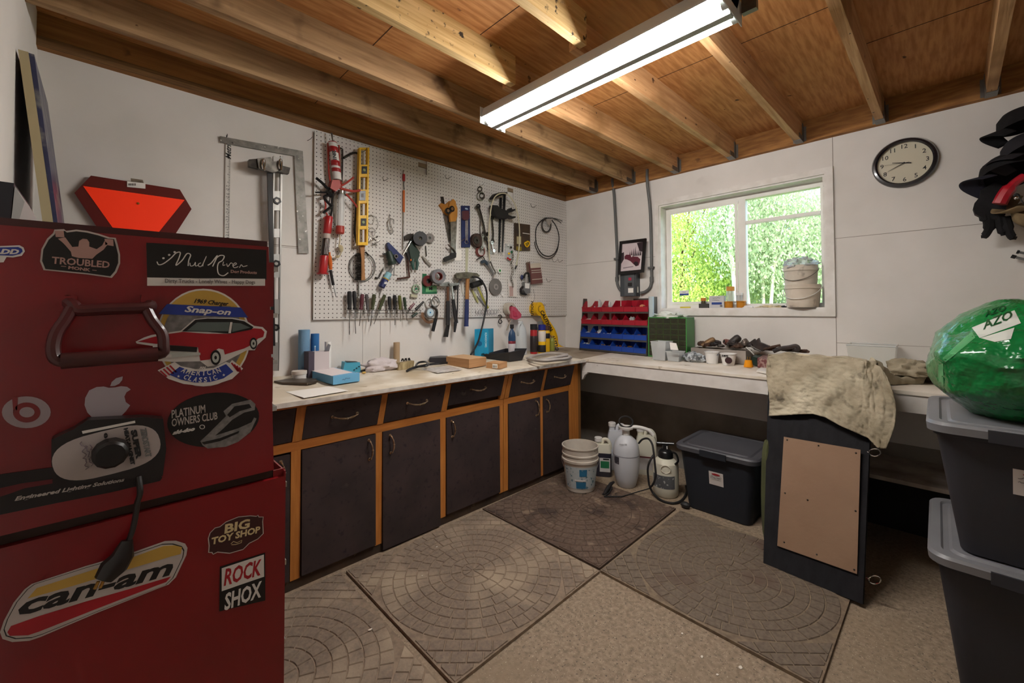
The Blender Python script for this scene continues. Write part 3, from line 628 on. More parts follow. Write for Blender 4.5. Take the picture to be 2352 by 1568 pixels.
for nm, a0, a1, r, m in (('top_cap', 0, .30, .023, RED), ('collar', .30, .385, .021, mat('band_silver', '#b8a9a0', .4)), ('clear_barrel', .385, .68, .021, mat('dark_clear_barrel', '#33241c', .2, coat=.5)), ('lower_cap', .68, .98, .024, RED)):
    part(nm, MB().lathe([(0, n_*a0), (r*.92, n_*a0), (r, n_*a0+.004), (r, n_*a1-.004), (r*.92, n_*a1), (0, n_*a1)], P0, ax, 20, cap=False), m, t)
part('base_flange', MB().lathe([(0, n_*.97), (.034, n_*.975), (.03, n_), (0, n_)], P0, ax, 20, cap=False), RED, t)
b = MB()
for k in (-.008, 0, .008): 
    p = P0+ax*n_*.4+Vector((k, -.0215, 0)); b.tube([p, p+ax*n_*.26], .0012, 5)
part('scale_lines', b, WHT, t)
tu(q5, [(250, 985), (270, 1070), (262, 1150), (290, 1200), (240, 1240)], .005, RED2, 'lever', t, d=.06)
t = thing('caulking_gun', 'open-frame caulking gun with black handles spread to the left', 'caulking gun', q5(350, 900, .05))
for nm, pts, r in (('gun_handle', [(350, 885), (290, 850), (220, 780), (145, 720)], .0085), ('trigger', [(340, 905), (240, 905), (135, 905)], .005), ('gun_frame', [(370, 900), (350, 1000), (350, 1120), (330, 1230)], .006), ('gun_handle', [(350, 940), (250, 960), (300, 1040), (350, 1080), (300, 1120), (240, 1170)], .008)): tu(q5, pts, r, KG, nm, t, d=.065)
tu(q5, [(350, 850), (300, 900), (350, 950)], .016, KG, 'gun_body', t, d=.06)
t = thing('caulking_gun', 'caulking gun with an empty clear barrel and red end cap', 'caulking gun', q5(480, 1150, .05))
P0, P1 = q5(470, 920, .06), q5(455, 1340, .06); ax = (P1-P0); n_ = ax.length; ax.normalize()
part('clear_barrel', MB().lathe([(.019, 0), (.019, n_)], P0, ax, 18, cap=False), CLEAR, t); part('plunger_rod', MB().cyl(P0, P1, .005), WHT, t)
part('head', MB().lathe([(0, -.02), (.02, -.018), (.022, .0), (.015, .018), (0, .018)], P0, ax, 16, cap=False), ST, t)
part('end_cap', MB().lathe([(0, n_-.002), (.024, n_), (.026, n_+.04), (.02, n_+.048), (0, n_+.048)], P0, ax, 18, cap=False), RED2, t)
tu(q5, [(420, 900), (370, 1000), (385, 1330)], .006, ST, 'gun_frame', t, d=.05)
b = MB(); P = L(q6, [(450, 100), (452, 180), (440, 260), (470, 330), (430, 400), (395, 385)], .05); b.tube(smoothpath(P, 4), .0035, 6); part('seal_string', b, mat('old_sealant', '#b3a684', .7), t)
b = MB(); b.ell(q6(465, 285, .045), (.016, .012, .024), 10); b.ell(q6(420, 385, .045), (.014, .01, .008), 10); part('dried_sealant', b, MATS['old_sealant'], t)
# yellow level, pry bars behind, wire brush
t = thing('spirit_level', 'yellow spirit level with cut-out hand holes hanging on the pegboard', 'level', q5(765, 900, .05))
def lv(a, b_): return q5(a, b_, .075)
out = [(705, 330), (825, 330), (808, 1565)]; prl = lambda y, s: (705-(y-330)*.014, 832-(y-330)*.018)[s]
def lq(y0, y1, x0, x1, d, th, m, nm): 
    sh = lambda y: -(y-330)*.016
    return pr(q5, [(x0+sh(y0), y0), (x1+sh(y0), y0), (x1+sh(y1), y1), (x0+sh(y1), y1)], d, th, m, nm, t, .001)
lq(328, 1583, 705, 724, .08, .03, YEL, 'frame_rail'); lq(328, 1583, 812, 832, .08, .03, YEL, 'frame_rail')
for y0, y1 in ((328, 352), (548, 706), (868, 1044), (1200, 1378), (1545, 1583)): lq(y0, y1, 720, 816, .078, .026, YEL, 'web')
for y in (618, 1288):
    lq(y-48, y+46, 738, 806, .081, .006, K, 'vial_housing'); disc(q5, 770-(y-330)*.016, y, .009, .08, .083, mat('vial_green', '#8f9b6a', .2), 'vial', t)
lq(885, 1008, 716, 792, .084, .01, KG, 'vial_housing'); lq(918, 968, 738, 770, .086, .003, GY, 'vial')
tu(q5, [(740, 388), (780, 365), (803, 330)], .0015, DST, 'hanging_hook', t, d=.085)
t = thing('pry_bar', 'thin dark pry bar with a hooked end, behind the yellow level', 'pry bar', q5(670, 900))
tu(q5, [(500, 465), (560, 430), (620, 400), (672, 402), (690, 440), (680, 700), (668, 1000), (650, 1250), (640, 1400), (665, 1560)], .007, DST, 'bar', t, d=.035)
t = thing('steel_rod', 'grey bent steel rod hanging between the sealant tube and the level', 'rod', q5(480, 560))
tu(q5, [(430, 330), (480, 345), (487, 400), (484, 600), (478, 770)], .0042, DST, 'rod', t, d=.03)
t = thing('wire_brush', 'wire brush with a long wooden back below the yellow level', 'brush', q6(740, 460))
pr(q6, [(708, 235), (772, 235), (770, 500), (778, 690), (728, 690), (730, 420)], .055, .018, WOOD, 'brush_back', t, .002)
b = MB(); rd = random.Random(3)
for i in range(230):
    y = 345+345*rd.random(); p = q6(728, y, .045+rd.uniform(-.008, .008)); b.tube([p, q6(660+rd.uniform(-18, 18), y+rd.uniform(-10, 14), .045+rd.uniform(-.012, .012))], .0009, 4)
part('bristles', b, DST, t); tu(q6, [(690, 690), (695, 900)], .005, ST, 'scraper', t)
t = thing('wire_coil', 'round coil of grey wire hanging behind the wire brush', 'wire', q6(740, 520))
for k, (rx, ry, dx) in enumerate(((172, 188, 0), (160, 176, 6), (150, 168, -8))):
    b = MB(); b.tube([q6(738+dx+rx*math.cos(x), 522+ry*math.sin(x), .024+.004*k) for x in [i*2*math.pi/30 for i in range(30)]], .0022, 6, closed=True); part('loop', b, ST if k else GY, t)
tu(q6, [(780, 325), (800, 345), (820, 375)], .005, DST, 'tie', t)
t = thing('screwdriver', 'orange-handled screwdriver hanging slanted beside the grease gun', 'screwdriver', q6(350, 600))
tu(q6, [(318, 330), (322, 420), (335, 555)], [.006, .012, .013, .010], ORG, 'handle', t, d=.045); tu(q6, [(332, 560), (345, 640), (368, 755)], .009, K, 'grip', t, d=.042); tu(q6, [(368, 755), (402, 905)], .0028, ST, 'shaft', t, d=.04)
t = thing('scribing_tool', 'slim red and orange tipped rod tool hanging alone mid-board', 'hand tool', q5(1270, 900))
tu(q5, [(1268, 620), (1268, 680)], .003, ST, 'tip', t); tu(q5, [(1275, 672), (1276, 760)], .009, RED, 'head', t); tu(q5, [(1278, 765), (1272, 800), (1280, 870)], .003, DST, 'neck', t)
tu(q5, [(1275, 880), (1274, 1160)], .0075, ORG, 'handle', t); tu(q5, [(1272, 1160), (1266, 1560), (1262, 1640)], .0035, ST, 'shaft', t)
# empty hooks
for i, (f, a, b_, lab) in enumerate(((q5, 1010, 750, 'empty wire hook left of the slim red rod tool'), (q7, 245, 55, 'empty wire hook near the top just left of the board seam'), (q7, 1345, 420, 'empty wire hook right of the black quick clamps'), (q7, 1620, 1120, 'empty wire hook under the black cable loop, the left one of two'), (q7, 1690, 1120, 'empty wire hook under the black cable loop, the right one of two'), (q7, 1545, 1375, 'empty wire hook right of the brown packet'))):
    p = f(a, b_, .018); s_ = 40/5.6*mpp(p); single('peg_hook', MB().tube(smoothpath([p+Vector((-.3*s_, 0, s_)), p+Vector((-.2*s_, -.012, 0)), p+Vector((.1*s_, -.02, -.25*s_)), p+Vector((.5*s_, -.035, .1*s_)), p+Vector((.8*s_, -.04, .35*s_))], 3), .0016, 6), DST, lab, 'hook')
for i, (a, b_) in enumerate(((590, 60),)):
    p = qs(a, b_, .0); single('nail', MB().tube([p, p+Vector((.008, -.02, .004)), p+Vector((.02, -.03, .02))], .0015, 6), DST, 'bent nail in the wall above the steel carpenter square', 'nail')
# keyrings, snap hooks
t = thing('snap_hook', 'small steel snap hook hanging between the level and the slim rod tool', 'hook', q5(1100, 1320))
tu(q5, [(1093, 1185), (1095, 1235), (1140, 1255), (1143, 1300)], .002, DST, 'hook', t); b = MB(); b.tube(smoothpath(L(q5, [(1095, 1245), (1065, 1300), (1090, 1400), (1125, 1430), (1135, 1405), (1105, 1320), (1100, 1270)], .03), 3, True), .003, 6, closed=True); part('clip', b, ST, t)
t = thing('wire_rings', 'loose steel wire rings hanging right of the yellow level', 'wire', q5(880, 1300))
for (a, b_, rx, ry) in ((865, 1310, 80, 105), (850, 1255, 40, 60), (862, 1420, 45, 60)): part('ring', MB().tube([q5(a+rx*math.cos(x), b_+ry*math.sin(x), .026) for x in [i*2*math.pi/22 for i in range(22)]], .0016, 5, closed=True), ST, t)
t = thing('key_bunch', 'tangled bunch of small grey keys and hooks right of the level', 'keys', q6(890, 180)); rd = random.Random(5)
tu(q6, [(865, 60), (868, 110)], .002, DST, 'hook', t)
for i in range(9):
    a, b_ = 890+rd.uniform(-40, 40), 165+rd.uniform(-40, 70); dx, dy = rd.uniform(-45, 50), rd.uniform(-30, 45); tu(q6, [(a, b_), (a+dx*.5, b_+dy*.3), (a+dx, b_+dy)], .004, DST if i % 2 else ST, 'key', t, d=.03+.004*i, flat=.5)
# ---------------------------------------------------------------- more tools: tape rolls, pliers, saws, wrenches
def tape(name, label, f, a, b_, r, d0, d1, m, mcore, hole, group=None, tilt=None):
    t = thing(name, label, 'tape', f(a, b_, (d0+d1)/2), group); ax = tilt or (0, -1, 0); disc(f, a, b_, r, d0, d1, m, 'tape_winding', t, hole, ax=ax); disc(f, a, b_, hole, d0-.001, d1+.001, mcore, 'core', t, hole-.003, ax=ax); return t
tape('tape_roll', 'black tape roll hanging proud of the board above the green pliers', q6, 1495, 160, .049, .05, .095, K, KG, .017, tilt=(-.38, -.92, 0))
tape('tape_roll', 'brown tape roll hanging right behind the big black tape roll', q6, 1610, 150, .034, .03, .045, mat('brown_tape', '#6d655d', .5), GY, .013, tilt=(-.38, -.92, 0))
t = thing('hammer', 'claw hammer hanging behind the black tape roll', 'hammer', q6(1560, 400, .02))
pr(q6, [(1280, 130), (1330, 95), (1400, 90), (1400, 150), (1330, 165), (1285, 165)], .045, .02, DST, 'head', t, .002); tu(q6, [(1555, 250), (1565, 380)], .004, DST, 'shank', t); tu(q6, [(1510, 380), (1560, 440), (1620, 505)], [.006, .012, .011], mat('pale_grip', '#8b857d', .6), 'grip', t, flat=.6)
t = thing('pliers', 'pliers with dark jaws and dark green handles below the black tape roll', 'pliers', q6(1420, 400, .03))
pr(q6, [(1350, 200), (1375, 170), (1480, 330), (1475, 380), (1450, 450), (1370, 440), (1345, 300)], .05, .02, DGRN, 'jaws', t, .003)
for pts in ([(1400, 420), (1385, 480), (1400, 555)], [(1440, 420), (1450, 480), (1438, 555)]): tu(q6, pts, [.009, .011, .009], GRN if 0 else mat('deep_teal_grip', '#20453b', .5), 'handle', t, d=.045)
t = thing('pliers', 'small black pliers with orange rivet beside the green-handled pliers', 'pliers', q6(1320, 400, .03))
tu(q6, [(1310, 330), (1330, 380), (1340, 440)], .012, K, 'jaws', t, d=.04); b = MB(); b.ell(q6(1365, 430, .05), (.006, .004, .008), 8); part('rivet', b, ORG, t)
t = thing('hex_wrench', 'rusty dark L-shaped wrench hanging below the pliers', 'wrench', q6(1340, 560)); tu(q6, [(1325, 400), (1335, 560), (1345, 645), (1320, 655), (1190, 672)], .0065, mat('rusty_steel', '#4b2f25', .6, metal=.4), 'bar', t, d=.04, k=2)
t = thing('hand_saw', 'blue plastic hand trowel leaning across the pegboard', 'trowel', q6(1170, 350))
pr(q6, [(1068, 205), (1085, 205), (1270, 395), (1225, 480), (1190, 440), (1080, 290), (1062, 240)], .05, .02, BLU, 'blade', t, .002); tu(q6, [(1368, 190), (1330, 255), (1265, 365)], .005, CH, 'shank', t, d=.06)
t['label'] = 'navy blue scraper with chrome rod, slanting above the spray can'; t.name = 'scraper'
t = thing('garden_nozzle', 'dark green metal nozzle lashed above the blue spray can', 'nozzle', q6(1110, 430, .04))
P0, P1 = q6(1085, 350, .05), q6(1130, 500, .06); part('nozzle_body', MB().lathe([(0, -.02), (.018, -.015), (.026, .02), (.024, .05), (.03, .06), (.028, .075), (0, .076)], P0, P1-P0, 18, cap=False), DGRN, t)
disc(q6, 1165, 385, .014, .06, .085, ST, 'spout', t, .008); pr(q6, [(1000, 345), (1090, 330), (1070, 365), (1010, 360)], .05, .01, K, 'lever', t)
tu(q6, [(1010, 540), (970, 620), (945, 660), (905, 655)], .005, DST, 'bracket', t); tu(q6, [(1165, 440), (1150, 540), (1145, 620)], .003, ST, 'hook', t, d=.06); tu(q6, [(1110, 622), (1190, 625)], .0025, ST, 'hook', t, d=.06)
t = thing('spray_can', 'small blue and yellow spray can hanging tilted on the pegboard', 'spray can', q6(1010, 700, .05))
P0, P1 = q6(1085, 600, .05), q6(985, 780, .05); ax = (P1-P0); n_ = ax.length; ax.normalize()
for nm, a0, a1, r, m in (('valve', -.35, -.02, .012, GY), ('upper_label', 0, .42, .021, mat('label_light_blue', '#86b7c4', .4)), ('label_band', .42, .47, .0213, YEL), ('can_body', .47, 1, .021, BLU)):
    part(nm, MB().lathe([(0, n_*a0), (r, n_*a0+.001), (r, n_*a1-.001), (0, n_*a1)], P0, ax, 18, cap=False), m, t)
part('lettering', text_mb('40', .022, frame(P0+ax*n_*.72+Vector((.004, -.0225, 0)), (1, 0, .25), (0, 0, 1)), .001, bold=.001), WHT, t)
tu(q6, [(985, 800), (960, 905)], .0025, ST, 'straw', t)
# screwdriver rack
t = thing('tool_rack', 'steel wire rack on the pegboard holding a row of screwdrivers', 'rack', q6(1000, 1080, .03))
for (z, d) in ((1078, .06), (1112, .05)): tu(q6, [(540, z), (900, z+2), (1495, z+2)], .002, DST, 'rack_rail', t, d=d, smooth=False)
for a in range(545, 1500, 105): tu(q6, [(a, 1078, .06), (a, 1100, .02), (a, 1120, .05)], .0016, DST, 'rack_arm', t, smooth=False)
sdr = [(575, 832, 575, 1390, 'big black', K, .0145), (635, 830, 655, 1378, 'big black', K, .013), (740, 868, 703, 1278, 'maroon', PURP, .0135), (793, 868, 822, 1225, 'grey', mat('grey_handle', '#4e4a4a', .5), .0115), (893, 870, 845, 1278, 'olive green', mat('olive_handle', '#3f4429', .45), .0135),
       (1030, 878, 890, 1255, 'leaning olive green', MATS['olive_handle'], .0125), (1086, 898, 1098, 1172, 'short black', K, .012), (1155, 880, 1160, 1268, 'tall black', K, .013), (1218, 884, 1233, 1220, 'black and yellow', mat('olive_yellow', '#5d5f2a', .45), .012), (1278, 908, 1315, 1210, 'slim dark green', mat('dark_green_handle', '#2c3b2a', .5), .011)]
ords = ['first', 'second', 'third', 'fourth', 'fifth', 'sixth', 'seventh', 'eighth', 'ninth', 'tenth']
for i, (ax_, ay, bx, by, c, m, r) in enumerate(sdr):
    t = thing('screwdriver', '%s-handled screwdriver, %s from the left in the wire rack' % (c, ords[i]), 'screwdriver', q6(ax_, 1070, .055), 'screwdrivers in the wire rack')
    f = (1070-ay)/(by-ay); hx = ax_+(bx-ax_)*f; P = [q6(ax_+(hx-ax_)*s, ay+(1070-ay)*s, .055) for s in (0, .04, .25, .6, .85, .93, 1)]
    part('handle', MB().tube(P, [r*.5, r*.92, r, r*.9, r*.7, r*.95, r*.8], 10), m, t); tu(q6, [(hx, 1070), (bx, by)], .0028, ST, 'shaft', t, d=.055, smooth=False)
for lab, P, m in (('tiny maroon screwdriver lying slanted at the right end of the rack', [(1408, 990), (1345, 1062), (1330, 1120)], PURP), ('small black screwdriver slanting up at the right end of the rack', [(1528, 968), (1425, 1068), (1400, 1100)], K), ('short dark driver stuck low in the right end of the rack', [(1445, 1115), (1380, 1158), (1350, 1170)], DGRN)):
    t = thing('screwdriver', lab, 'screwdriver', q6(*P[1], .05)); tu(q6, P[:2], [.008, .011], m, 'handle', t, d=.055, smooth=False); tu(q6, P[1:], .0025, ST, 'shaft', t, d=.055, smooth=False)
# small disc shaped tape measure
t = thing('wire_reel', 'small round white and green reel hanging above the screwdrivers', 'reel', q6(1420, 815)); disc(q6, 1430, 800, .031, .025, .04, mat('pale_green_reel', '#93a68c', .5), 'rim', t, .022); disc(q6, 1430, 800, .008, .025, .042, GRN, 'hub', t)
b = MB()
for k in range(6): 
    c = q6(1430, 800, .035); a = k*math.pi/3+.3; b.tube([c+Vector((.007*math.cos(a), 0, .007*math.sin(a))), c+Vector((.024*math.cos(a), 0, .024*math.sin(a)))], .002, 5)
part('spokes', b, WHT, t); tu(q6, [(1420, 660), (1415, 720), (1460, 710)], .0015, DST, 'hook', t); pr(q6, [(1370, 870), (1450, 880), (1450, 915), (1365, 905)], .04, .01, mat('pale_tag', '#b9b59a', .6), 'tag', t)
t = thing('product_card', 'green and white hanging card behind the red-cored tape roll', 'package', q8(150, 400)); pr(q8, [(58, 270), (112, 275), (112, 420), (240, 425), (245, 528), (55, 530)], .022, .002, GRN, 'card', t); pr(q8, [(105, 425), (238, 430), (243, 500), (100, 505)], .024, .001, mat('pale_green_print', '#6fae79', .5), 'print', t)
part('lettering', text_mb('MI', .03, frame(q8(165, 465, .026), (1, 0, 0), (0, 0, 1)), .0005, bold=.001), K, t)
tape('tape_roll', 'dark red tape roll hanging directly on the green card', q8, 125, 365, .040, .03, .048, mat('dark_red_tape', '#5e1f20', .5), K, .018)
tape('tape_roll', 'thick grey duct tape roll with a red core', q8, 262, 308, .053, .055, .105, mat('duct_tape_grey', '#76777a', .4, col2='#5f6062', scale=30), mat('red_core', '#7c2018', .6), .029, tilt=(-.22, -.97, 0))
# hammers
def hammer(label, head, hx, hm, gm, y0, yg, y1, w, gw, sk, d=.05, headm=None, shape=None):
    t = thing('hammer', label, 'hammer', q8(hx, (y0+y1)/2, d))
    pr(q8, head, d+.015, .03, headm or ST, 'head', t, .004)
    P = L(q8, [(hx, y0), (hx+sk*(yg-y0), yg)], d); part('handle', MB().tube([P[0], (P[0]+P[1])/2, P[1]], [w, w*.85, w], 10, flat=.7), hm, t)
    P = L(q8, [(hx+sk*(yg-y0), yg), (hx+sk*(y1-y0)*.7, (yg+y1)/2), (hx+sk*(y1-y0), y1-25), (hx+sk*(y1-y0), y1)], d); part('grip', MB().tube(P, [gw*.85, gw, gw, gw*1.1], 10, flat=.7), gm, t); return t
hammer('large hammer with a wide worn head, varnished wood handle and navy grip', [(492, 285), (520, 258), (620, 248), (760, 262), (800, 300), (770, 318), (650, 332), (520, 330), (497, 320)], 640, WOOD, BLU, 320, 600, 948, .018, .019, -.03, .07, mat('worn_hammer_head', '#77715f', .45, metal=.5, col2='#4f4a3e', scale=30))
hammer('wood-shafted claw hammer with a black grip, left one of the black-gripped pair', [(270, 412), (330, 392), (400, 372), (420, 400), (430, 432), (340, 432), (290, 428)], 385, mat('dark_wood_shaft', '#5f3d26', .5), K, 430, 620, 930, .012, .017, .0, .055)
hammer('steel-shafted hammer with a black grip, right one of the black-gripped pair', [(400, 395), (530, 388), (545, 408), (450, 430), (410, 425)], 428, CH, K, 420, 600, 905, .010, .016, .13, .065)
t = thing('pry_bar', 'thin black pry bar hanging lowest, under the black-gripped hammers', 'pry bar', q8(370, 980)); pr(q8, [(375, 930), (412, 930), (388, 1085), (335, 1085)], .05, .012, K, 'bar', t)
t = thing('rubber_mallet', 'black-headed mallet with a thin yellow-green handle right of the large hammer', 'mallet', q8(760, 500)); P = L(q8, [(690, 425), (820, 380)], .06); part('head', MB().tube(P, .024, 14), K, t)
tu(q8, [(770, 440), (840, 600), (902, 712)], [.008, .009, .010], mat('yellow_green_handle', '#a3a04a', .5), 'handle', t, d=.05)
t = thing('mallet', 'second yellow-green handle hanging lower behind the large hammer', 'mallet', q8(730, 560)); tu(q8, [(695, 480), (735, 560), (770, 640)], [.008, .011, .009], mat('pale_yellow_green', '#b1b07a', .6), 'handle', t, d=.028); tu(q8, [(760, 560), (860, 690)], .004, GY, 'shank', t, d=.028)
t = thing('tin_snips', 'pale snips hanging half behind the large hammer on its left', 'snips', q8(570, 430)); pr(q8, [(555, 340), (585, 335), (600, 480), (590, 560), (570, 500)], .03, .008, mat('pale_snips', '#c9c6bd', .4), 'blade', t)
t = thing('rubber_tie', 'straight thin black strap hanging between the two groups of hammers', 'strap', q8(500, 800)); tu(q8, [(560, 345), (525, 380), (512, 500), (507, 720), (495, 900), (475, 1022)], .0055, K, 'strap', t, d=.075); pr(q8, [(470, 890), (500, 890), (482, 1024), (466, 1022)], .08, .008, K, 'end_tab', t)
t = thing('rubber_hose', 'long black hose curving from the large hammer down to the worktop', 'hose', q8(800, 1000, .12))
part('hose', MB().tube(smoothpath([q8(700, 312, .09), q8(780, 325, .095), q8(850, 410, .10), q8(885, 520, .10), q8(880, 680, .10), q8(850, 850, .11), q8(815, 1000, .13), q8(780, 1130, .16), q8(720, 1250, .20), q8(680, 1312, .22)], 5), [.0075]*25+[.007]*21, 8), K, t)
t = thing('utility_strap', 'black tool holder dangling beside the right black-gripped hammer', 'holder', q8(470, 440)); b = MB(); b.ell(q8(478, 440, .04), (.018, .012, .028), 10); part('pouch', b, K, t)
# hose clamp rings and round gauge
t = thing('filter_wrench', 'steel band wrench ring with a black handle below the green card', 'wrench', q8(200, 800))
part('band', MB().tube([q8(220+52*math.cos(x), 632+62*math.sin(x), .04) for x in [i*2*math.pi/24 for i in range(24)]], .006, 8, closed=True, flat=.35), ST, t); part('band', MB().tube([q8(160+62*math.cos(x), 650+65*math.sin(x), .03) for x in [i*2*math.pi/24 for i in range(24)]], .005, 8, closed=True, flat=.35), mat('pale_band', '#c6c4be', .4, metal=.3), t)
tu(q8, [(175, 690), (240, 745), (235, 850)], .010, DST, 'hinge', t, d=.045); tu(q8, [(230, 850), (190, 1010)], [.012, .013], KG, 'handle', t, d=.05, smooth=False)
t = thing('dial_gauge', 'round gauge with pale blue dial on a brown leather strap', 'gauge', q8(150, 790)); disc(q8, 150, 775, .036, .05, .075, GY, 'gauge_case', t); disc(q8, 160, 770, .027, .0755, .078, mat('pale_blue_dial', '#b9cfd8', .4), 'dial', t); disc(q8, 160, 770, .006, .078, .08, mat('dial_blue', '#3a78a3', .4), 'dial_centre', t)
tu(q8, [(60, 770), (65, 830), (130, 890), (195, 880)], .012, TAN, 'strap', t, d=.04, flat=.3)
# S hook, spring row, sanding disc
t = thing('s_hook', 'black S-shaped hook hanging off the lower edge of the pegboard', 'hook', q8(1060, 850)); tu(q8, [(1030, 812), (1060, 800), (1078, 830), (1045, 862), (1037, 895), (1058, 912), (1080, 890), (1065, 865)], .004, K, 'hook', t, d=.03)
t = thing('spring_rack', 'row of small wire hooks at the bottom of the narrower pegboard', 'rack', q8(880, 780))
tu(q8, [(742, 740), (745, 785), (900, 788), (1010, 785)], .0018, DST, 'rack_rail', t, smooth=False)
for k in range(7):
    a = 775+k*40; tu(q8, [(a, 785), (a+2, 745), (a+20, 738), (a+38, 745)], .0014, DST, 'wire_hook', t)
t = thing('sanding_disc', 'grey sanding disc with a centre hole hanging on a wire hook', 'disc', q8(998, 440)); disc(q8, 998, 440, .070, .03, .036, mat('grey_abrasive', '#6d6a66', .9, bump=.3, bscale=200), 'disc', t, .0); disc(q8, 1003, 440, .026, .0361, .04, mat('abrasive_inner', '#8d8984', .9), 'centre_plate', t, .012)
tu(q8, [(955, 275), (960, 335), (968, 340), (972, 280)], .0016, ST, 'hook', t, d=.04)
t = thing('white_clip', 'small white plastic clips behind the sanding disc', 'clip', q8(1080, 560)); b = MB(); b.ell(q8(1085, 545, .03), (.012, .006, .012), 8); part('clip', b, WHT, t)
# tape dispenser
t = thing('tape_dispenser', 'packing tape roll in a translucent pink dispenser hanging at the board edge', 'tape', q8(1200, 750)); P0 = q8(1175, 720, .05)
part('tape_winding', MB().lathe([(.028, -.025), (.052, -.025), (.052, .025), (.028, .025), (.028, -.025)], P0, (.05, -1, 0), 26, cap=False), mat('clear_tape_side', '#b8afa0', .35), t)
pr(q8, [(1205, 690), (1255, 700), (1330, 790), (1325, 835), (1265, 865), (1215, 845), (1200, 780)], .09, .03, mat('translucent_pink', '#d0536b', .35, trans=.3), 'dispenser', t, .004); pr(q8, [(1225, 745), (1270, 770), (1280, 820), (1235, 820)], .095, .006, mat('pink_inner', '#b8354f', .4), 'cutter_guard', t)
t = thing('spring_brush', 'white coiled brush hanging below the pink tape dispenser', 'brush', q8(1165, 920))
b = MB(); P = [q8(1172-i*1.0+(14 if i % 2 else -14), 850+i*7, .06) for i in range(19)]; b.tube(P, .002, 5); part('coil', b, mat('cream_coil', '#c9bdaa', .5), t); tu(q8, [(1200, 845), (1180, 900), (1140, 990), (1155, 985), (1190, 880)], .0028, mat('cream_frame', '#b9ab97', .5), 'frame', t, d=.05)
# caution tape
M_cau = mat('caution_yellow', '#e7b40f', .45, trans=0)
t = thing('caution_tape', 'yellow caution tape roll on a long hook, its loose end falling to the worktop', 'tape', q8(1490, 720, .07))
c = q8(1530, 725, .055); ax = Vector((.05, -1, 0)); part('tape_winding', MB().lathe([(.030, -.038), (.062, -.038), (.062, .038), (.030, .038), (.030, -.038)], c, ax, 36, cap=False), M_cau, t)
part('core', MB().lathe([(.026, -.039), (.030, -.039), (.030, .039), (.026, .039), (.026, -.039)], c, ax, 24, cap=False), mat('brown_core', '#6f4a1f', .7), t)
edge = [(1575, 680, .09), (1605, 780, .10), (1660, 900, .10), (1720, 1000, .10), (1755, 1090, .11), (1760, 1160, .12), (1792, 1200, .14), (1845, 1212, .17)]
pts = smoothpath([q8(*e) for e in edge], 5); b = MB(); n = len(pts); rows = []
for i, p in enumerate(pts):
    tt = (pts[min(i+1, n-1)]-pts[max(i-1, 0)]).normalized(); w = Vector((.8, -.5, 0)); tw = .25*math.sin(i*.35); w = (w+tt*tw).normalized()*.034
    rows.append((b.v(p-w), b.v(p+w)))
for r0, r1 in zip(rows, rows[1:]): b.face([r0[0], r0[1], r1[1], r1[0]])
o = part('loose_end', b, M_cau, t, solid=.0008)
for s, i in (('CAUTION', 9), ('CAUTION', 25)):
    p = pts[i]; tt = (pts[i+3]-pts[i-3]).normalized(); up = Vector((.8, -.5, 0)); fr = frame(p+Vector((-.003, -.006, 0)), tt, up); mb = text_mb(s, .045, fr, .0006, bold=.0012, sx=1.15); part('lettering', mb, K, t)
part('lettering', text_mb('UTION', .042, frame(c+Vector((-.0622, .0, .004)), (0, 0, 1), (0, 1, 0)), .0008, bold=.001), K, t)
tu(q8, [(1485, 470, .02), (1500, 560, .025), (1490, 625, .03)], .0015, GY, 'string', t); tu(q8, [(1550, 675, .02), (1645, 675, .13)], .002, DST, 'hook', t, smooth=False)
# ---------------------------------------------------------------- upper right of the pegboards
def saw(label, hp, bp, dx=0, d=.05):
    t = thing('hand_saw', label, 'saw', q7(300, 700, d)); pr(q7, hp, d+.008, .018, SAW, 'handle', t, .003); pr(q7, bp, d, .002, ST, 'blade', t, 0); return t
t = saw('old hand saw with a yellow-brown handle, rear one of the saw pair', [(165, 395), (190, 370), (240, 390), (300, 340), (300, 470), (270, 530), (235, 510), (205, 450)], [(215, 490), (300, 520), (318, 860), (285, 865)], d=.03)
pr(q7, [(185, 288), (218, 288), (232, 385), (200, 385)], .03, .004, DST, 'tip', t)
t = saw('hand saw with yellow-brown handle and bright rivets, front one of the saw pair', [(300, 360), (345, 318), (372, 345), (380, 390), (398, 440), (395, 540), (375, 605), (310, 610), (300, 520), (330, 480), (290, 430)], [(308, 600), (385, 590), (375, 1010), (318, 1020)], d=.055)
for a, b_ in ((272, 470), (325, 445)): disc(q7, a, b_, .022, .066, .075, KG, 'grip_ring', t, .012); disc(q7, a, b_, .012, .066, .078, CH, 'rivet', t)
t = thing('tin_snips', 'black-gripped hacksaw frame and white strip hanging below the saws', 'hacksaw', q7(330, 1050)); t.name = 'hacksaw'
pr(q7, [(228, 1085), (250, 1060), (310, 1040), (320, 1010), (382, 1010), (380, 1070), (330, 1090), (240, 1125)], .065, .02, K, 'grip', t, .003); tu(q7, [(270, 900), (290, 925), (340, 965), (370, 1005)], .006, CH, 'frame', t, d=.06); pr(q7, [(395, 540), (415, 560), (392, 1010), (372, 1010)], .05, .006, WHT, 'frame', t)
t = thing('paper_sleeve', 'white curled paper sleeve hanging behind the saw grip', 'paper', q7(410, 1030)); pr(q7, [(385, 960), (450, 970), (450, 1110), (360, 1112), (370, 1060)], .025, .002, PAPER, 'sleeve', t)
t = thing('hex_key_set', 'navy card holding hex keys and a maroon grip, hanging by the board seam', 'tool set', q7(500, 670)); pr(q7, [(445, 405), (555, 405), (560, 938), (450, 940)], .03, .006, BLU, 'card', t, .002)
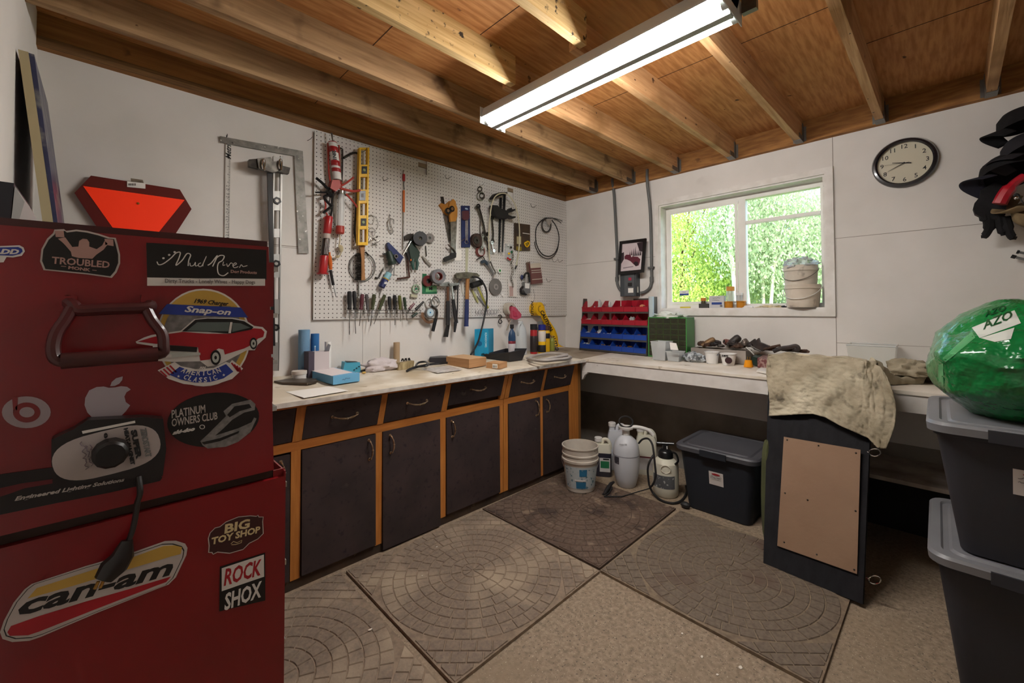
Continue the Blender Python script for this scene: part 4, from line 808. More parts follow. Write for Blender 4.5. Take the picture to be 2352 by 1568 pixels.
pr(q7, [(470, 470), (545, 470), (548, 560), (535, 585), (480, 585), (468, 560)], .05, .02, mat('maroon_case', '#59303a', .35), 'key_case', t, .004); b = MB(); b.ell(q7(512, 445, .032), (.016, .003, .008), 10); part('emblem', b, mat('pale_blue_print', '#8fa1b8', .5), t)
for k in range(4): tu(q7, [(500+k*10, 590), (500+k*9, 850)], .0014, CH, 'hex_key', t, d=.036)
tu(q7, [(515, 840), (492, 870), (512, 893), (535, 870), (515, 845)], .0022, CH, 'hook', t, d=.04); tu(q7, [(445, 860), (490, 830)], .0018, CH, 'hook', t, d=.04)
t = thing('tape_strip', 'pale yellow-green strip hanging under the navy card', 'strip', q7(515, 1100)); pr(q7, [(500, 945), (540, 945), (525, 1290), (500, 1290)], .022, .002, mat('pale_green_strip', '#b8b79a', .6), 'strip', t)
t = thing('hose_clamp', 'bunch of round steel hose clamps high beside the board seam', 'clamp', q7(700, 260))
for a, b_, rx in ((685, 190, 26), (695, 280, 48), (712, 275, 30)): part('ring', MB().tube([q7(a+rx*math.cos(x), b_+rx*1.1*math.sin(x), .035) for x in [i*2*math.pi/20 for i in range(20)]], .0045, 8, closed=True, flat=.4), DST if rx < 40 else ST, t)
peghook(q7, 678, 150, t)
# wrenches
def wrench(label, P, w, r0, m=ST, d=.04):
    t = thing('wrench', label, 'wrench', q7(*P[len(P)//2], d), 'spanners hanging in a bunch'); tu(q7, P, w, m, 'shank', t, d=d, flat=.5)
    for (a, b_), r in ((P[0], r0), (P[-1], r0*.9)): disc(q7, a, b_, r, d-.004, d+.006, m, 'ring_end', t, r*.5, 14)
    return t
wrench('rusty adjustable spanner slanting down from the hook, topmost of the bunch', [(665, 410), (690, 480), (720, 600), (745, 720), (760, 830)], .010, .019, DST, .05)
wrench('slim steel combination spanner hanging straight, left in the bunch', [(640, 430), (690, 570), (688, 700), (700, 790)], .006, .014, ST, .035)
wrench('short combination spanner with bright ends, centre of the bunch', [(715, 790), (720, 860), (712, 940)], .008, .015, ST, .06)
wrench('longer combination spanner hanging diagonally across the bunch', [(735, 760), (770, 850), (800, 960)], .008, .016, DST, .05)
wrench('dark ring spanner hanging right of the bunch under its own hook', [(840, 560), (845, 640), (855, 760), (850, 860)], .010, .018, DST, .04)
wrench('small bright spanner at the lower right of the bunch', [(838, 880), (850, 950), (862, 985)], .007, .014, CH, .05)
wrench('small steel spanner lowest in the bunch', [(800, 880), (815, 960), (825, 1010)], .006, .012, ST, .06)
t = thing('pulley_block', 'brown rusty pulley wheel hanging left of the spanners', 'pulley', q7(640, 860)); disc(q7, 640, 850, .054, .03, .06, mat('rusty_brown', '#4e3d36', .7, col2='#33261f', scale=30, metal=.3), 'wheel', t, .012); disc(q7, 640, 850, .03, .058, .066, DST, 'hub', t, .01)
t = thing('cable_coil', 'reddish-brown cord coiled and hanging under the pulley wheel', 'cord', q7(690, 980)); M_c = mat('reddish_cord', '#7d4640', .6)
for k in range(4): part('loop', MB().tube([q7(690+(60-5*k)*math.cos(x)+k*4, 990+(70-4*k)*math.sin(x), .03+.005*k) for x in [i*2*math.pi/20 for i in range(20)]], .003, 6, closed=True), M_c, t)
t = thing('push_pins', 'black rubber grommet hanging between the spanners', 'grommet', q7(780, 770)); t.name = 'grommet'; disc(q7, 780, 770, .016, .04, .055, K, 'ring', t, .006)
# air blow gun
t = thing('air_gun', 'grey air blow gun with a blue nozzle hanging head down', 'air gun', q7(800, 1190)); tu(q7, [(800, 1130), (790, 1160), (830, 1230), (860, 1290)], [.014, .013, .012, .009], GY, 'grip', t, d=.05); tu(q7, [(705, 1130), (750, 1120), (780, 1160)], .013, mat('blue_grey_metal', '#4c5a68', .4, metal=.5), 'nozzle', t, d=.05)
tu(q7, [(820, 1120), (850, 1200), (880, 1250), (878, 1290)], .006, ST, 'trigger', t, d=.06); tu(q7, [(750, 1110), (720, 1060), (640, 1100)], .004, DST, 'lever', t, d=.04)
tape('tape_roll', 'tiny green tape roll hanging right of the air blow gun', q7, 935, 1240, .019, .03, .045, WHT, mat('bright_green', '#3aa24d', .4), .011)
# quick clamps
for k, (x0, x1, y0, y1, lab, d) in enumerate(((930, 955, 300, 1005, 'black quick-grip bar clamp, the left bar of the two', .045), (975, 1000, 240, 1000, 'black quick-grip bar clamp, the right bar of the two', .07))):
    t = thing('quick_clamp', lab, 'clamp', q7(x0, 600, d)); o_ = 20 if k else 15
    pr(q7, [(x0+o_, y0), (x1+o_, y0), (x1-15, y1), (x0-0, y1)], d, .01, KG, 'bar', t)
    b = MB(); rd = random.Random(k)
    for i in range(26): y = y0+80+i*22; a = x1+o_-(y-y0)*.04; b.tube([q7(a, y, d), q7(a+8, y+6, d)], .0018, 4)
    part('teeth', b, KG, t)
    if k: pr(q7, [(850, 395), (915, 400), (935, 430), (960, 440), (1040, 470), (1075, 450), (1095, 430), (1100, 450), (1140, 445), (1145, 462), (1100, 485), (1050, 495), (1050, 520), (1100, 540), (1145, 540), (1145, 560), (1110, 572), (1060, 550), (1030, 575), (980, 565), (930, 555), (890, 530), (865, 470)], d+.03, .045, K, 'pistol_grip', t, .004); pr(q7, [(840, 300), (880, 250), (960, 228), (1040, 232), (1038, 262), (980, 262), (900, 300), (850, 322)], d+.02, .035, K, 'fixed_jaw', t, .004)
    else: pr(q7, [(855, 420), (900, 415), (950, 450), (945, 540), (900, 530), (870, 480)], d+.02, .03, KG, 'sliding_jaw', t, .004)
t = thing('rubber_hose', 'thin cream-coloured hose looped in a tall arch around the quick clamps', 'hose', q7(1000, 700, .08)); part('hose', MB().tube(smoothpath([q7(*p) for p in ((812, 1110, .05), (800, 950, .06), (800, 750, .07), (815, 550, .08), (835, 400, .09), (880, 290, .10), (960, 245, .11), (1040, 262, .11), (1110, 340, .10), (1155, 450, .09), (1185, 600, .08), (1195, 780, .07), (1188, 950, .06), (1165, 1110, .05), (1150, 1190, .045))], 5), .0052, 8), mat('cream_hose', '#c9c2a6', .45), t); tu(q7, [(1160, 1160), (1140, 1215)], .007, K, 'hose_tip', t, d=.045)
t = thing('product_card', 'dark packet with yellow print hanging right of the clamps', 'package', q7(1230, 800)); pr(q7, [(1130, 625), (1330, 650), (1332, 985), (1180, 985), (1130, 970)], .03, .008, mat('dark_brown_print', '#2b211a', .4, col2='#4a3520', scale=9), 'card', t, .001)
tu(q7, [(1290, 870), (1265, 880), (1262, 900), (1290, 935), (1320, 900), (1315, 870), (1290, 862)], .006, YEL, 'printed_ring', t, d=.033); disc(q7, 1290, 895, .015, .031, .034, mat('olive_print', '#8f7c20', .5), 'printed_disc', t); pr(q7, [(1235, 752), (1325, 765), (1325, 773), (1235, 760)], .032, .001, WHT, 'printed_line', t)
pr(q7, [(1155, 925), (1220, 935), (1220, 985), (1155, 975)], .032, .001, MATS['olive_print'], 'printed_band', t); pr(q7, [(1160, 800), (1215, 800), (1215, 900), (1160, 895)], .032, .001, mat('cream_print', '#b7ad86', .5), 'printed_panel', t)
t = thing('cable', 'black cable hanging in a large loop beside the room corner', 'cable', q7(1550, 850))
part('loop', MB().tube(smoothpath([q7(*p, .03) for p in ((1600, 565), (1530, 565), (1460, 610), (1410, 690), (1400, 800), (1420, 920), (1480, 1020), (1570, 1055), (1650, 1010), (1695, 900), (1700, 780), (1660, 660), (1610, 590))], 4), .0045, 8), K, t); part('loop', MB().tube(smoothpath([q7(*p, .036) for p in ((1390, 865), (1400, 930), (1450, 1030), (1540, 1085), (1620, 1065), (1680, 980), (1700, 860))], 4), .004, 8), K, t)
for P in ([(1600, 562), (1670, 575), (1745, 600)], [(1610, 562), (1680, 590), (1730, 630)]): tu(q7, P, .0035, K, 'cable_end', t, d=.04)
t = thing('wire_coil', 'small tight coil of grey cord hanging inside the black cable loop', 'cord', q7(1540, 660))
for k in range(3): part('loop', MB().tube([q7(1540+(62-4*k)*math.cos(x), 655+(95-5*k)*math.sin(x), .04+.004*k) for x in [i*2*math.pi/24 for i in range(24)]], .005, 7, closed=True), GY if k % 2 else DST, t)
pr(q7, [(1545, 575), (1600, 570), (1605, 620), (1580, 660), (1560, 640)], .06, .01, mat('pale_paper_tag', '#a8a199', .7), 'tag', t)
t = thing('product_card', 'maroon and cream packet hanging near the room corner', 'package', q7(1400, 1270)); pr(q7, [(1330, 1150), (1460, 1140), (1495, 1395), (1355, 1415)], .05, .02, mat('maroon_print', '#6f4642', .6), 'packet', t, .002); pr(q7, [(1330, 1150), (1460, 1140), (1470, 1200), (1338, 1208)], .052, .001, mat('cream_header', '#c9bfae', .7), 'header', t)
for y in (1235, 1262, 1350): pr(q7, [(1345+(y-1200)*.08, y), (1475+(y-1200)*.06, y-10), (1478+(y-1200)*.06, y-2), (1346+(y-1200)*.08, y+8)], .052, .001, MATS['cream_header'], 'printed_line', t)
pr(q7, [(1285, 1135), (1330, 1125), (1345, 1370), (1300, 1300)], .03, .01, mat('brown_packet_side', '#6b574b', .7), 'backing', t)
t = thing('padlock', 'grey plastic lock with blue knob and black loop beside the maroon packet', 'lock', q7(1290, 1430)); pr(q7, [(1260, 1385), (1335, 1390), (1335, 1525), (1280, 1540), (1250, 1490)], .06, .03, GY, 'lock_body', t, .004); b = MB(); b.ell(q7(1225, 1325, .04), (.016, .012, .022), 10); part('knob', b, BLU, t)
tu(q7, [(1250, 1330), (1270, 1280), (1310, 1275), (1320, 1330), (1325, 1390)], .009, K, 'shackle', t, d=.05); tu(q7, [(1255, 1440), (1215, 1470), (1220, 1530), (1280, 1545)], .010, K, 'strap', t, d=.045); pr(q7, [(1265, 1400), (1325, 1405), (1320, 1470), (1268, 1465)], .062, .001, WHT, 'label', t)
tu(q7, [(1285, 1290), (1275, 1400)], .012, mat('pale_grey_plastic', '#9c9a96', .5), 'lock_arm', t, d=.055)
# chain, red and clear bits
t = thing('chain', 'steel chain hanging down over the white packet', 'chain', q7(1110, 1250))
b = MB(); rd = random.Random(9)
for i in range(17):
    c = q7(1098+12*math.sin(i*.9), 1000+i*27, .045); n = 10; ang = rd.uniform(-.5, .5); u = Vector((math.cos(ang), 0, math.sin(ang))) if i % 2 else Vector((.35, -.9, 0)); w = Vector((-.1, 0, 1)); b.tube([c+u*(.0085*math.cos(k*6.283/n))+w*(.014*math.sin(k*6.283/n)) for k in range(n)], .0022, 5, closed=True)
part('links', b, ST, t)
t = thing('swivel_set', 'clear packet of fittings with red and yellow bits above the chain', 'package', q7(1060, 980)); pr(q7, [(1020, 890), (1110, 905), (1105, 1090), (1015, 1080)], .03, .01, HAZE, 'packet', t)
for a, b_, m in ((1050, 910, WHT), (1060, 1020, YEL), (1045, 1080, RED), (1070, 1095, RED), (1085, 940, DST), (1095, 1000, GRN)): b = MB(); b.ell(q7(a, b_, .045), (.013, .008, .010), 8); part('fitting', b, m, t)
t = thing('product_card', 'white see-through packet hanging behind the lower end of the chain', 'package', q8(1215, 450)); pr(q8, [(1160, 345), (1270, 350), (1275, 568), (1170, 568)], .03, .006, mat('white_packet', '#dcd6cf', .4), 'packet', t, .001); pr(q8, [(1175, 430), (1225, 432), (1225, 560), (1180, 560)], .032, .001, mat('packet_print', '#b79a92', .6), 'print', t)
# ---------------------------------------------------------------- clutter on the long worktop
ZT = BT+.0006
_first = set(o.name for o in bpy.data.objects)
def PTA(u, v, z=BT):       # on the long worktop (written as if it were level at BT; everything is set down on the tilted top afterwards)
    d = pray(u, v); t = (ZBK+SA*CAM.y-CAM.z+(z-BT))/(d.z-SA*d.y); p = CAM+d*t; p.z = z; return p
def PTB(u, v, z=BT):       # on the bench top
    d = pray(u, v); t = (ZBK+SB*CAM.x-CAM.z+(z-BT))/(d.z-SB*d.x); p = CAM+d*t; p.z = z; return p
def tilt_dz(p): return max(za(p.y) if p.y > -.62 else -9, zb(p.x) if (p.x > -.6) else -9)-BT if (p.y > -.62 or p.x > -.6) else 0
qT = lambda a, b, z=BT: PTA(620+a/6.533, 720+b/6.533, z)
qU = lambda a, b, z=BT: PTA(900+a/5.345, 720+b/5.345, z)
def stand(f, a, b, toppx):
    """base point on the worktop under (a, b) and the height reaching toppx above it (in that crop)"""
    p = f(a, b); return p
def hgt(p, v):        # height z above point p (x, y fixed) seen at photo row v
    u = IW/2+FPX*((p-CAM).dot(_R)/(p-CAM).dot(_F)); d = pray(u, v); dd = Vector((p.x-CAM.x, p.y-CAM.y)); t = dd.length/Vector((d.x, d.y)).length; return CAM.z+d.z*t-tilt_dz(p)
def rowT(b): return 720+b/6.533
def rowU(b): return 720+b/5.345
def lathe_at(nm, prof, p, m, par, seg=24, **kw): return part(nm, MB().lathe(prof, (p.x, p.y, p.z), (0, 0, 1), seg, cap=False), m, par, **kw)
def boxat(mb, c, rz, sx, sy, z0, z1):
    M = Matrix.Translation(c) @ Matrix.Rotation(rz, 4, 'Z'); o = mb.M; mb.M = M; mb.box(-sx/2, sx/2, -sy/2, sy/2, z0-c[2], z1-c[2]); mb.M = o; return mb
BL1 = mat('shop_towel_blue', '#7299b8', .85, bump=.2, bscale=60); BL2 = mat('deep_blue_roll', '#2d6aa5', .8)
p = qT(500, 860); p.y = max(p.y, -.2); p = Vector((p.x, -.075, ZT)); 
def roll(label, u, v0, v1, r, d, m, hole, name='paper_roll', cat='roll'):
    c = PA(u, v0, d); c.z = ZT; t = thing(name, label, cat, c); h = hgt(c, v1)-ZT
    lathe_at('roll_body', [(hole, 0), (r, 0), (r, h), (hole, h), (hole, 0)], c, m, t); return t, c, h
roll('tall pale blue foam roll standing upright at the left of the worktop', 698, 850, 757, .030, .06, BL1, .012)
roll('darker blue roll standing behind the open white carton', 723, 850, 766, .0225, .05, BL2, .010)
roll('short white cardboard tube standing in the open white carton', 753, 830, 784, .018, .09, WHT, .015)
roll('beige cardboard tube standing against the wall behind the crumpled bag', 911, 822, 786, .021, .05, mat('beige_tube', '#b59c7c', .8), .018)
t = thing('carton', 'open white carton with a pale flap standing in front of the dark blue roll', 'box', (PA(735, 850, .13).x, -.13, ZT)); c = PA(741, 850, .12)
b = MB(); x0, x1 = PA(722, 850, .16).x, PA(756, 850, .16).x; zt = hgt(PA(740, 850, .16), 808)
b.box(x0, x1, -.16, -.158, ZT, zt).box(x0, x1, -.09, -.088, ZT, zt).box(x0, x0+.002, -.158, -.09, ZT, zt).box(x1-.002, x1, -.158, -.09, ZT, zt).box(x0+.002, x1-.002, -.158, -.09, ZT, ZT+.002); part('carton_body', b, mat('carton_white', '#cfc6c6', .8), t)
b = MB(); b.prism([(x1, -.088, zt), (x1, -.158, zt), (x1+.012, -.15, zt+.035), (x1+.012, -.095, zt+.04)], (.0015, 0, 0)); part('flap', b, WHT, t)
t = thing('carton', 'narrow dark-sided box squeezed left of the open white carton', 'box', (x0-.015, -.12, ZT)); b = MB(); b.box(x0-.032, x0-.002, -.165, -.08, ZT, zt+.003); part('box_body', b, mat('dark_box_side', '#4b4350', .7), t)
t = thing('cotton_swab', 'thin white-tipped stick standing out of the white carton', 'stick', (x0+.012, -.155, ZT+.003)); b = MB(); b.tube([(x0+.006, -.15, ZT+.003), (x0+.006, -.15, zt+.028)], .0018, 6); part('stick', b, WHT, t); b = MB(); b.ell((x0+.006, -.15, zt+.032), .005, 8); part('tip', b, mat('pale_blue_tip', '#a9d3e8', .6), t)
c = qT(440, 985); c.z = ZT; t = thing('tub', 'small white lidded tub at the left front of the blue foam roll', 'tub', c); h = hgt(c, rowT(855))-ZT
lathe_at('tub_body', [(0, 0), (.031, 0), (.034, .002), (.036, h-.018), (0, h-.018)], c, WHT, t); lathe_at('lid', [(0, h-.018), (.0385, h-.018), (.0385, h-.002), (.037, h), (.034, h), (.033, h-.002), (0, h-.002)], c, mat('cream_lid', '#dfd5c8', .45), t)
t = thing('tray', 'dark flat metal bar tray lying at the left end of the worktop', 'tray', qT(400, 1030)); b = MB(); b.prism([qT(60, 1000, BT+.012), qT(340, 960, BT+.012), qT(700, 975, BT+.012), qT(700, 1020, BT+.012), qT(560, 1050, BT+.012), qT(190, 1035, BT+.012)], (0, 0, -.0112)); part('tray_body', b.bevel(.002), mat('dark_metal_tray', '#5b5249', .4, metal=.5), t)
LB = mat('light_blue_carton', '#69a9cf', .6)
P = [qT(600, 955), qT(948, 1090), qT(1340, 1030), qT(1050, 905)]; P = [Vector((q.x, q.y, ZT)) for q in P]; P[3] = P[0]+(P[2]-P[1]); hb = hgt(P[1], rowT(960))-ZT
t = thing('flat_box', 'flat light blue box with a white sheet lying on its lid', 'box', (P[0]+P[2])/2); b = MB(); b.prism(P, (0, 0, hb)); part('box_body', b.bevel(.002), LB, t)
b = MB(); cc = sum(P, Vector())/4; b.prism([cc+(q-cc)*s+Vector((-.005, .012, hb+.0005)) for q, s in zip(P, (.99, .97, .8, .92))], (0, 0, .0015)); part('sheet', b, mat('pinkish_sheet', '#e4dad9', .7), t)
e = (P[2]-P[1]).normalized(); mid = (P[1]+P[2])/2+Vector((0, 0, hb*.5)); nrm = e.cross(Vector((0, 0, 1))); part('lettering', scribble(frame(mid+nrm*.0006, e, (0, 0, 1)), .05, .009, 3, .0009), BLU, t)
b = MB(); b.prism([P[2]+Vector((0, 0, .001)), P[2]+e*.012+Vector((0, .02, .001)), P[2]+e*.012+Vector((0, .02, hb)), P[2]+Vector((0, 0, hb))], Vector((-.002, .02, 0))); part('end_flap', b, LB, t)
t = thing('envelope', 'white sheet of paper lying at the front edge of the long worktop', 'paper', qT(600, 1170)); b = MB(); b.prism([qT(150, 1135, ZT), qT(510, 1285, ZT), qT(1175, 1170, ZT), qT(720, 1042, ZT)], (0, 0, .0018)); part('sheet', b, PAPER, t)
CY = mat('cyan_carton', '#4aa3bd', .5, spots=('#2d6f86', 20, .62, .05))
c = qT(1265, 880); c.z = ZT; t = thing('glove_box', 'crumpled cyan cardboard box lying open between blue box and crumpled bag', 'box', c)
b = MB(); M0 = Matrix.Translation((c.x-.005, c.y+.035, ZT+.0)) @ Matrix.Rotation(R_(-12), 4, 'Z'); b.M = M0; b.hexa([(-.055, -.035, .002), (.05, -.045, .0), (.06, .05, .0), (-.05, .055, 0)], [(-.04, -.03, .062), (.045, -.035, .058), (.055, .045, .05), (-.045, .05, .062)]); part('box_body', b.bevel(.003), CY, t)
b = MB(); b.M = M0; b.hexa([(-.03, -.034, .0628), (.03, -.036, .0608), (.03, .02, .057), (-.03, .03, .0635)], [(-.03, -.034, .0650), (.03, -.036, .063), (.03, .02, .060), (-.03, .03, .0655)]); part('lid_opening', b, K, t)
for k in range(3): b = MB(); b.M = M0; b.ell((.01+k*.014, -.043+k*.0004, .015+.009*k), (.005, .002, .004), 8); part('printed_dot', b, K, t)
# crumpled plastic bag
def crumple(c, r, seed, amp=.25, n=36, fr=2.2):
    def fn(u, v):
        th = 2*math.pi*u; ph = math.pi*(v-.5); d = Vector((math.cos(ph)*math.cos(th), math.cos(ph)*math.sin(th), math.sin(ph)))
        k = 1+amp*noise.noise(d*fr+Vector((seed, 0, 0)))+amp*.45*abs(noise.noise(d*fr*3+Vector((0, seed, 0))))
        p = Vector((d.x*r[0], d.y*r[1], d.z*r[2]))*k+Vector(c); p.z = max(p.z, c[2]-r[2]*.72); return p
    b = MB(); b.grid(fn, n, n//2, True); bmesh.ops.remove_doubles(b.bm, verts=b.bm.verts, dist=1e-5); return b
BAG = mat('crinkled_white_bag', '#e9dfdf', .35, trans=.25, ior=1.2, bump=.5, bscale=40, bdist=.01)
c = qT(1720, 870); t = thing('plastic_bag', 'crumpled translucent white bag in the middle of the worktop', 'bag', (c.x, c.y+.05, ZT)); part('bag', crumple((c.x, c.y+.055, ZT+.030), (.10, .055, .042), 4, .45, 44), BAG, t, smooth=60)
c = qT(2040, 835); t = thing('wooden_brush', 'block brush with pale bristles lying behind the crumpled bag', 'brush', (c.x, c.y, ZT)); b = MB(); b.hexa([(c.x-.06, c.y-.01, ZT), (c.x+.05, c.y-.01, ZT), (c.x+.05, c.y+.04, ZT), (c.x-.06, c.y+.04, ZT)], [(c.x-.045, c.y-.005, ZT+.045), (c.x+.055, c.y-.01, ZT+.05), (c.x+.055, c.y+.035, ZT+.05), (c.x-.045, c.y+.035, ZT+.045)]); part('bristle_block', b.bevel(.006), mat('straw_bristles', '#b7a57d', .9, col2='#8d7b57', scale=60, stretch=(1, 1, .2)), t)
b = MB(); rd = random.Random(2)
for k in range(6): q = Vector((c.x-.02+.012*k, c.y+.01+.012*rd.random(), ZT+.052)); b.tube([q, q+Vector((rd.uniform(-.01, .01), 0, .016))], .005, 6)
part('metal_bits', b, DST, t)
t = thing('valve', 'small tangle of brass and dark fittings beside the crumpled bag', 'fitting', qT(1430, 880)); b = MB(); q = qT(1410, 890, ZT+.006); b.ell(q, (.014, .008, .007), 8); part('brass_end', b, mat('old_gold', '#c19a3f', .4), t); tu(lambda a, b_, z=0: qT(a, b_, ZT+.01), [(1370, 860), (1440, 840), (1500, 830)], .006, DST, 'hose_end', t)
# strap and black tools
t = thing('strap', 'black webbing strap with buckle lying over the middle of the worktop', 'strap', qU(350, 680))
b = MB(); b.tube(smoothpath([qU(178, 715, ZT+.002), qU(215, 690, ZT+.012), qU(290, 660, ZT+.018), qU(380, 640, ZT+.02), qU(480, 620, ZT+.022), qU(600, 610, ZT+.02), qU(680, 600, ZT+.015)], 4), .008, 8, flat=.5); part('webbing', b, K, t)
b = MB(); b.tube(smoothpath([qU(300, 650, ZT+.02), qU(330, 595, ZT+.03), qU(420, 590, ZT+.035), qU(440, 640, ZT+.03)], 4, True), .007, 8, closed=True); part('buckle', b, KG, t)
t = thing('case', 'small black case lying behind the strap and left of the kraft box', 'case', qU(560, 600)); b = MB(); b.prism([qU(460, 600, ZT), qU(670, 600, ZT), qU(685, 570, ZT), qU(480, 560, ZT)], (0, 0, .034)); part('case_body', b.bevel(.003), mat('black_case', '#26252a', .45), t)
t = thing('flat_bar', 'long grey flat bar lying behind the small black case', 'bar', qU(620, 540)); b = MB(); b.tube([qU(545, 535, ZT+.02), qU(700, 540, ZT+.03)], .006, 8, flat=.5); part('bar', b, GY, t)
t = thing('manual', 'clear-wrapped printed leaflets lying in front of the kraft boxes', 'paper', qU(600, 690)); b = MB(); b.prism([qU(360, 680, ZT), qU(560, 740, ZT), qU(860, 700, ZT), qU(700, 640, ZT)], (0, 0, .004)); part('leaflet', b, mat('printed_sheet', '#d9d3cd', .35, col2='#aba59f', scale=30), t)
def kbox(label, a, c_, d, zt_row, near, m=CARD):
    """corners given in the crop: left, near, right; the fourth follows"""
    A, N, Rr = [Vector((q.x, q.y, ZT)) for q in (qU(*a), qU(*near), qU(*c_))]; D = A+(Rr-N); h = hgt(N, rowU(zt_row))-ZT
    t = thing('cardboard_box', label, 'box', (A+Rr)/2); b = MB(); b.prism([A, N, Rr, D], (0, 0, h)); part('box_body', b.bevel(.0015), m, t); return t, A, N, Rr, D, h
t, A, N, Rr, D, h = kbox('kraft cardboard box with a plain lid, the larger one on the worktop', (668, 622), (1158, 645), 0, 573, (948, 682)); b = MB(); b.prism([A+Vector((0, 0, h+.0003)), N+Vector((0, 0, h+.0003)), Rr+Vector((0, 0, h+.0003)), D+Vector((0, 0, h+.0003))], (0, 0, .001)); part('lid', b, mat('kraft_lid', '#c39f78', .85), t)
t, A, N, Rr, D, h = kbox('flat kraft box with a barcode label at its end', (1160, 668), (1415, 660), 0, 616, (1322, 690)); e = (N-A).normalized(); nn = Vector((0, 0, 1)).cross(e); q = A+(N-A)*.66+Vector((0, 0, h*.48))
lab = frame(q-nn*(-.0006) if nn.y < 0 else q-nn*.0006, e, (0, 0, 1)); b = MB(lab); s_ = .045*(N-A).length/.14; b.box(-.02, .02, -h*.36, h*.36, -.0008, .0008); part('label', b, PAPER, t)
b = MB(lab); rd = random.Random(4)
for k in range(12): x = -.016+k*.0028; b.box(x, x+rd.choice((.0008, .0016)), -h*.26, h*.12, -.0012, .0012)
part('barcode', b, K, t)
t = thing('loose_paper', 'folded cream paper sticking up behind the kraft box', 'paper', qU(840, 500)); b = MB(); b.prism([qU(770, 515, ZT), qU(885, 505, ZT), qU(885, 505, ZT)+Vector((.0, .01, .045)), qU(830, 510, ZT)+Vector((0, .005, .02))], (0, .001, 0)); part('sheet', b, mat('cream_paper', '#e2c9a4', .8), t)
t = thing('loose_paper', 'white sheet lying on the worktop behind the large kraft box', 'paper', qU(1020, 535)); b = MB(); b.prism([qU(940, 545, ZT+.02), qU(1110, 550, ZT+.02), qU(1160, 510, ZT+.02), qU(990, 515, ZT+.02)], (0, 0, .001)); part('sheet', b, PAPER, t)
# open black tray
BT_ = mat('black_tray_plastic', '#232226', .5, bump=.2, bscale=100, bdist=.001)
def tray(label, pts, h, flare=.02, rim=.004, m=BT_, name='parts_tray', cat='tray', notch=None):
    P = [Vector((p.x, p.y, ZT)) for p in pts]; c = sum(P, Vector())/4; t = thing(name, label, cat, c); hs = h if isinstance(h, (list, tuple)) else [h]*4
    T = [p+(p-c).normalized()*flare+Vector((0, 0, hh)) for p, hh in zip(P, hs)]; b = MB(); bb = b.face([b.v(p) for p in P]); 
    for i in range(4): j = (i+1) % 4; b.face([b.v(P[i]), b.v(P[j]), b.v(T[j]), b.v(T[i])])
    bmesh.ops.remove_doubles(b.bm, verts=b.bm.verts, dist=1e-5); part('tray_body', b, m, t, smooth=None, solid=.003)
    b = MB(); b.tube(T, .0035, 6, closed=True); part('rim', b, m, t); return t, P, T
t, P, T = tray('open black plastic tray with a raised end, near the corner of the worktop', [qU(1180, 555), qU(1440, 595), qU(1600, 575), qU(1400, 520)], [.035, .07, .085, .06], .035)
t = thing('chisel_case', 'black pointed plastic piece lying between the kraft box and the cyan box', 'case', qU(1080, 480)); b = MB(); b.hexa([qU(980, 510, ZT), qU(1130, 520, ZT), qU(1165, 495, ZT), qU(1040, 485, ZT)], [qU(1020, 505, ZT+.01), qU(1120, 510, ZT+.03), qU(1140, 500, ZT+.03), qU(1060, 490, ZT+.025)]); part('case_body', b.bevel(.003), KG, t)
# cyan box upright
c = PA(1114, 800, .10); x0 = PA(1094, 800, .14).x; x1 = PA(1134, 800, .09).x
p0 = Vector((PA(1095, 805, .10).x, -.10, ZT)); zt = hgt(p0, rowU(190)); t = thing('upright_carton', 'bright cyan carton standing upright against the wall behind the hose', 'box', p0)
b = MB(); N = Vector((PA(1122, 800, .14).x, -.14, ZT)); A = Vector((PA(1094, 800, .12).x, -.10, ZT)); Rr = Vector((PA(1134.5, 800, .09).x, -.085, ZT)); D = A+(Rr-N); b.prism([A, N, Rr, D], (0, 0, zt-ZT)); part('box_body', b.bevel(.002), mat('bright_cyan_print', '#1684ae', .4, col2='#2b9bbf', scale=6), t)
e = (N-A).normalized(); q = A+(N-A)*.8+Vector((0, 0, (zt-ZT)*.62)); part('lettering', text_mb('KINGDOM2', .022, frame(q+e.cross(Vector((0, 0, 1)))*.0012, (0, 0, -1), e), .0004, bold=.0006), mat('pale_cyan_print', '#bfe3ee', .5), t)
b = MB(); q = A+(N-A)*.35+Vector((0, 0, (zt-ZT)*.5)); nn = e.cross(Vector((0, 0, 1))); b.lathe([(.0, 0), (.02, 0), (.02, .001), (0, .001)], q, nn, 20); part('printed_disc', b, mat('cyan_dark_print', '#0f6089', .4), t)
# bottles and cans near the corner
def bottle(label, u, vb, vt, w, m, d, capm, name='bottle', cat='bottle', prof=None, sq=1, lab=None):
    c = PA(u, vb, d); c = Vector((c.x, c.y, ZT)); h = hgt(c, vt)-ZT; t = thing(name, label, cat, c)
    pf = [(r*w, z*h) for r, z in (prof or [(0, 0), (.92, 0), (1, .03), (1, .62), (.85, .74), (.4, .84), (.36, .88), (0, .88)])]
    part('body', MB().lathe(pf, c, (0, 0, 1), 24, cap=False, sq=sq), m, t); zc = pf[-1][1]; rc = w*(.42 if not prof else pf[-2][0]/w)
    part('cap', MB().lathe([(0, zc), (rc*1.1, zc), (rc*1.1, h-.002), (rc, h), (0, h)], c, (0, 0, 1), 16, cap=False), capm, t)
    if lab:
        for a, b_, mm in lab: part('label', MB().lathe([(w*1.004, h*a), (w*1.012, h*a+.0005), (w*1.012, h*b_-.0005), (w*1.004, h*b_)], c, (0, 0, 1), 24, cap=False, sq=sq), mm, t)
    return t, c, h
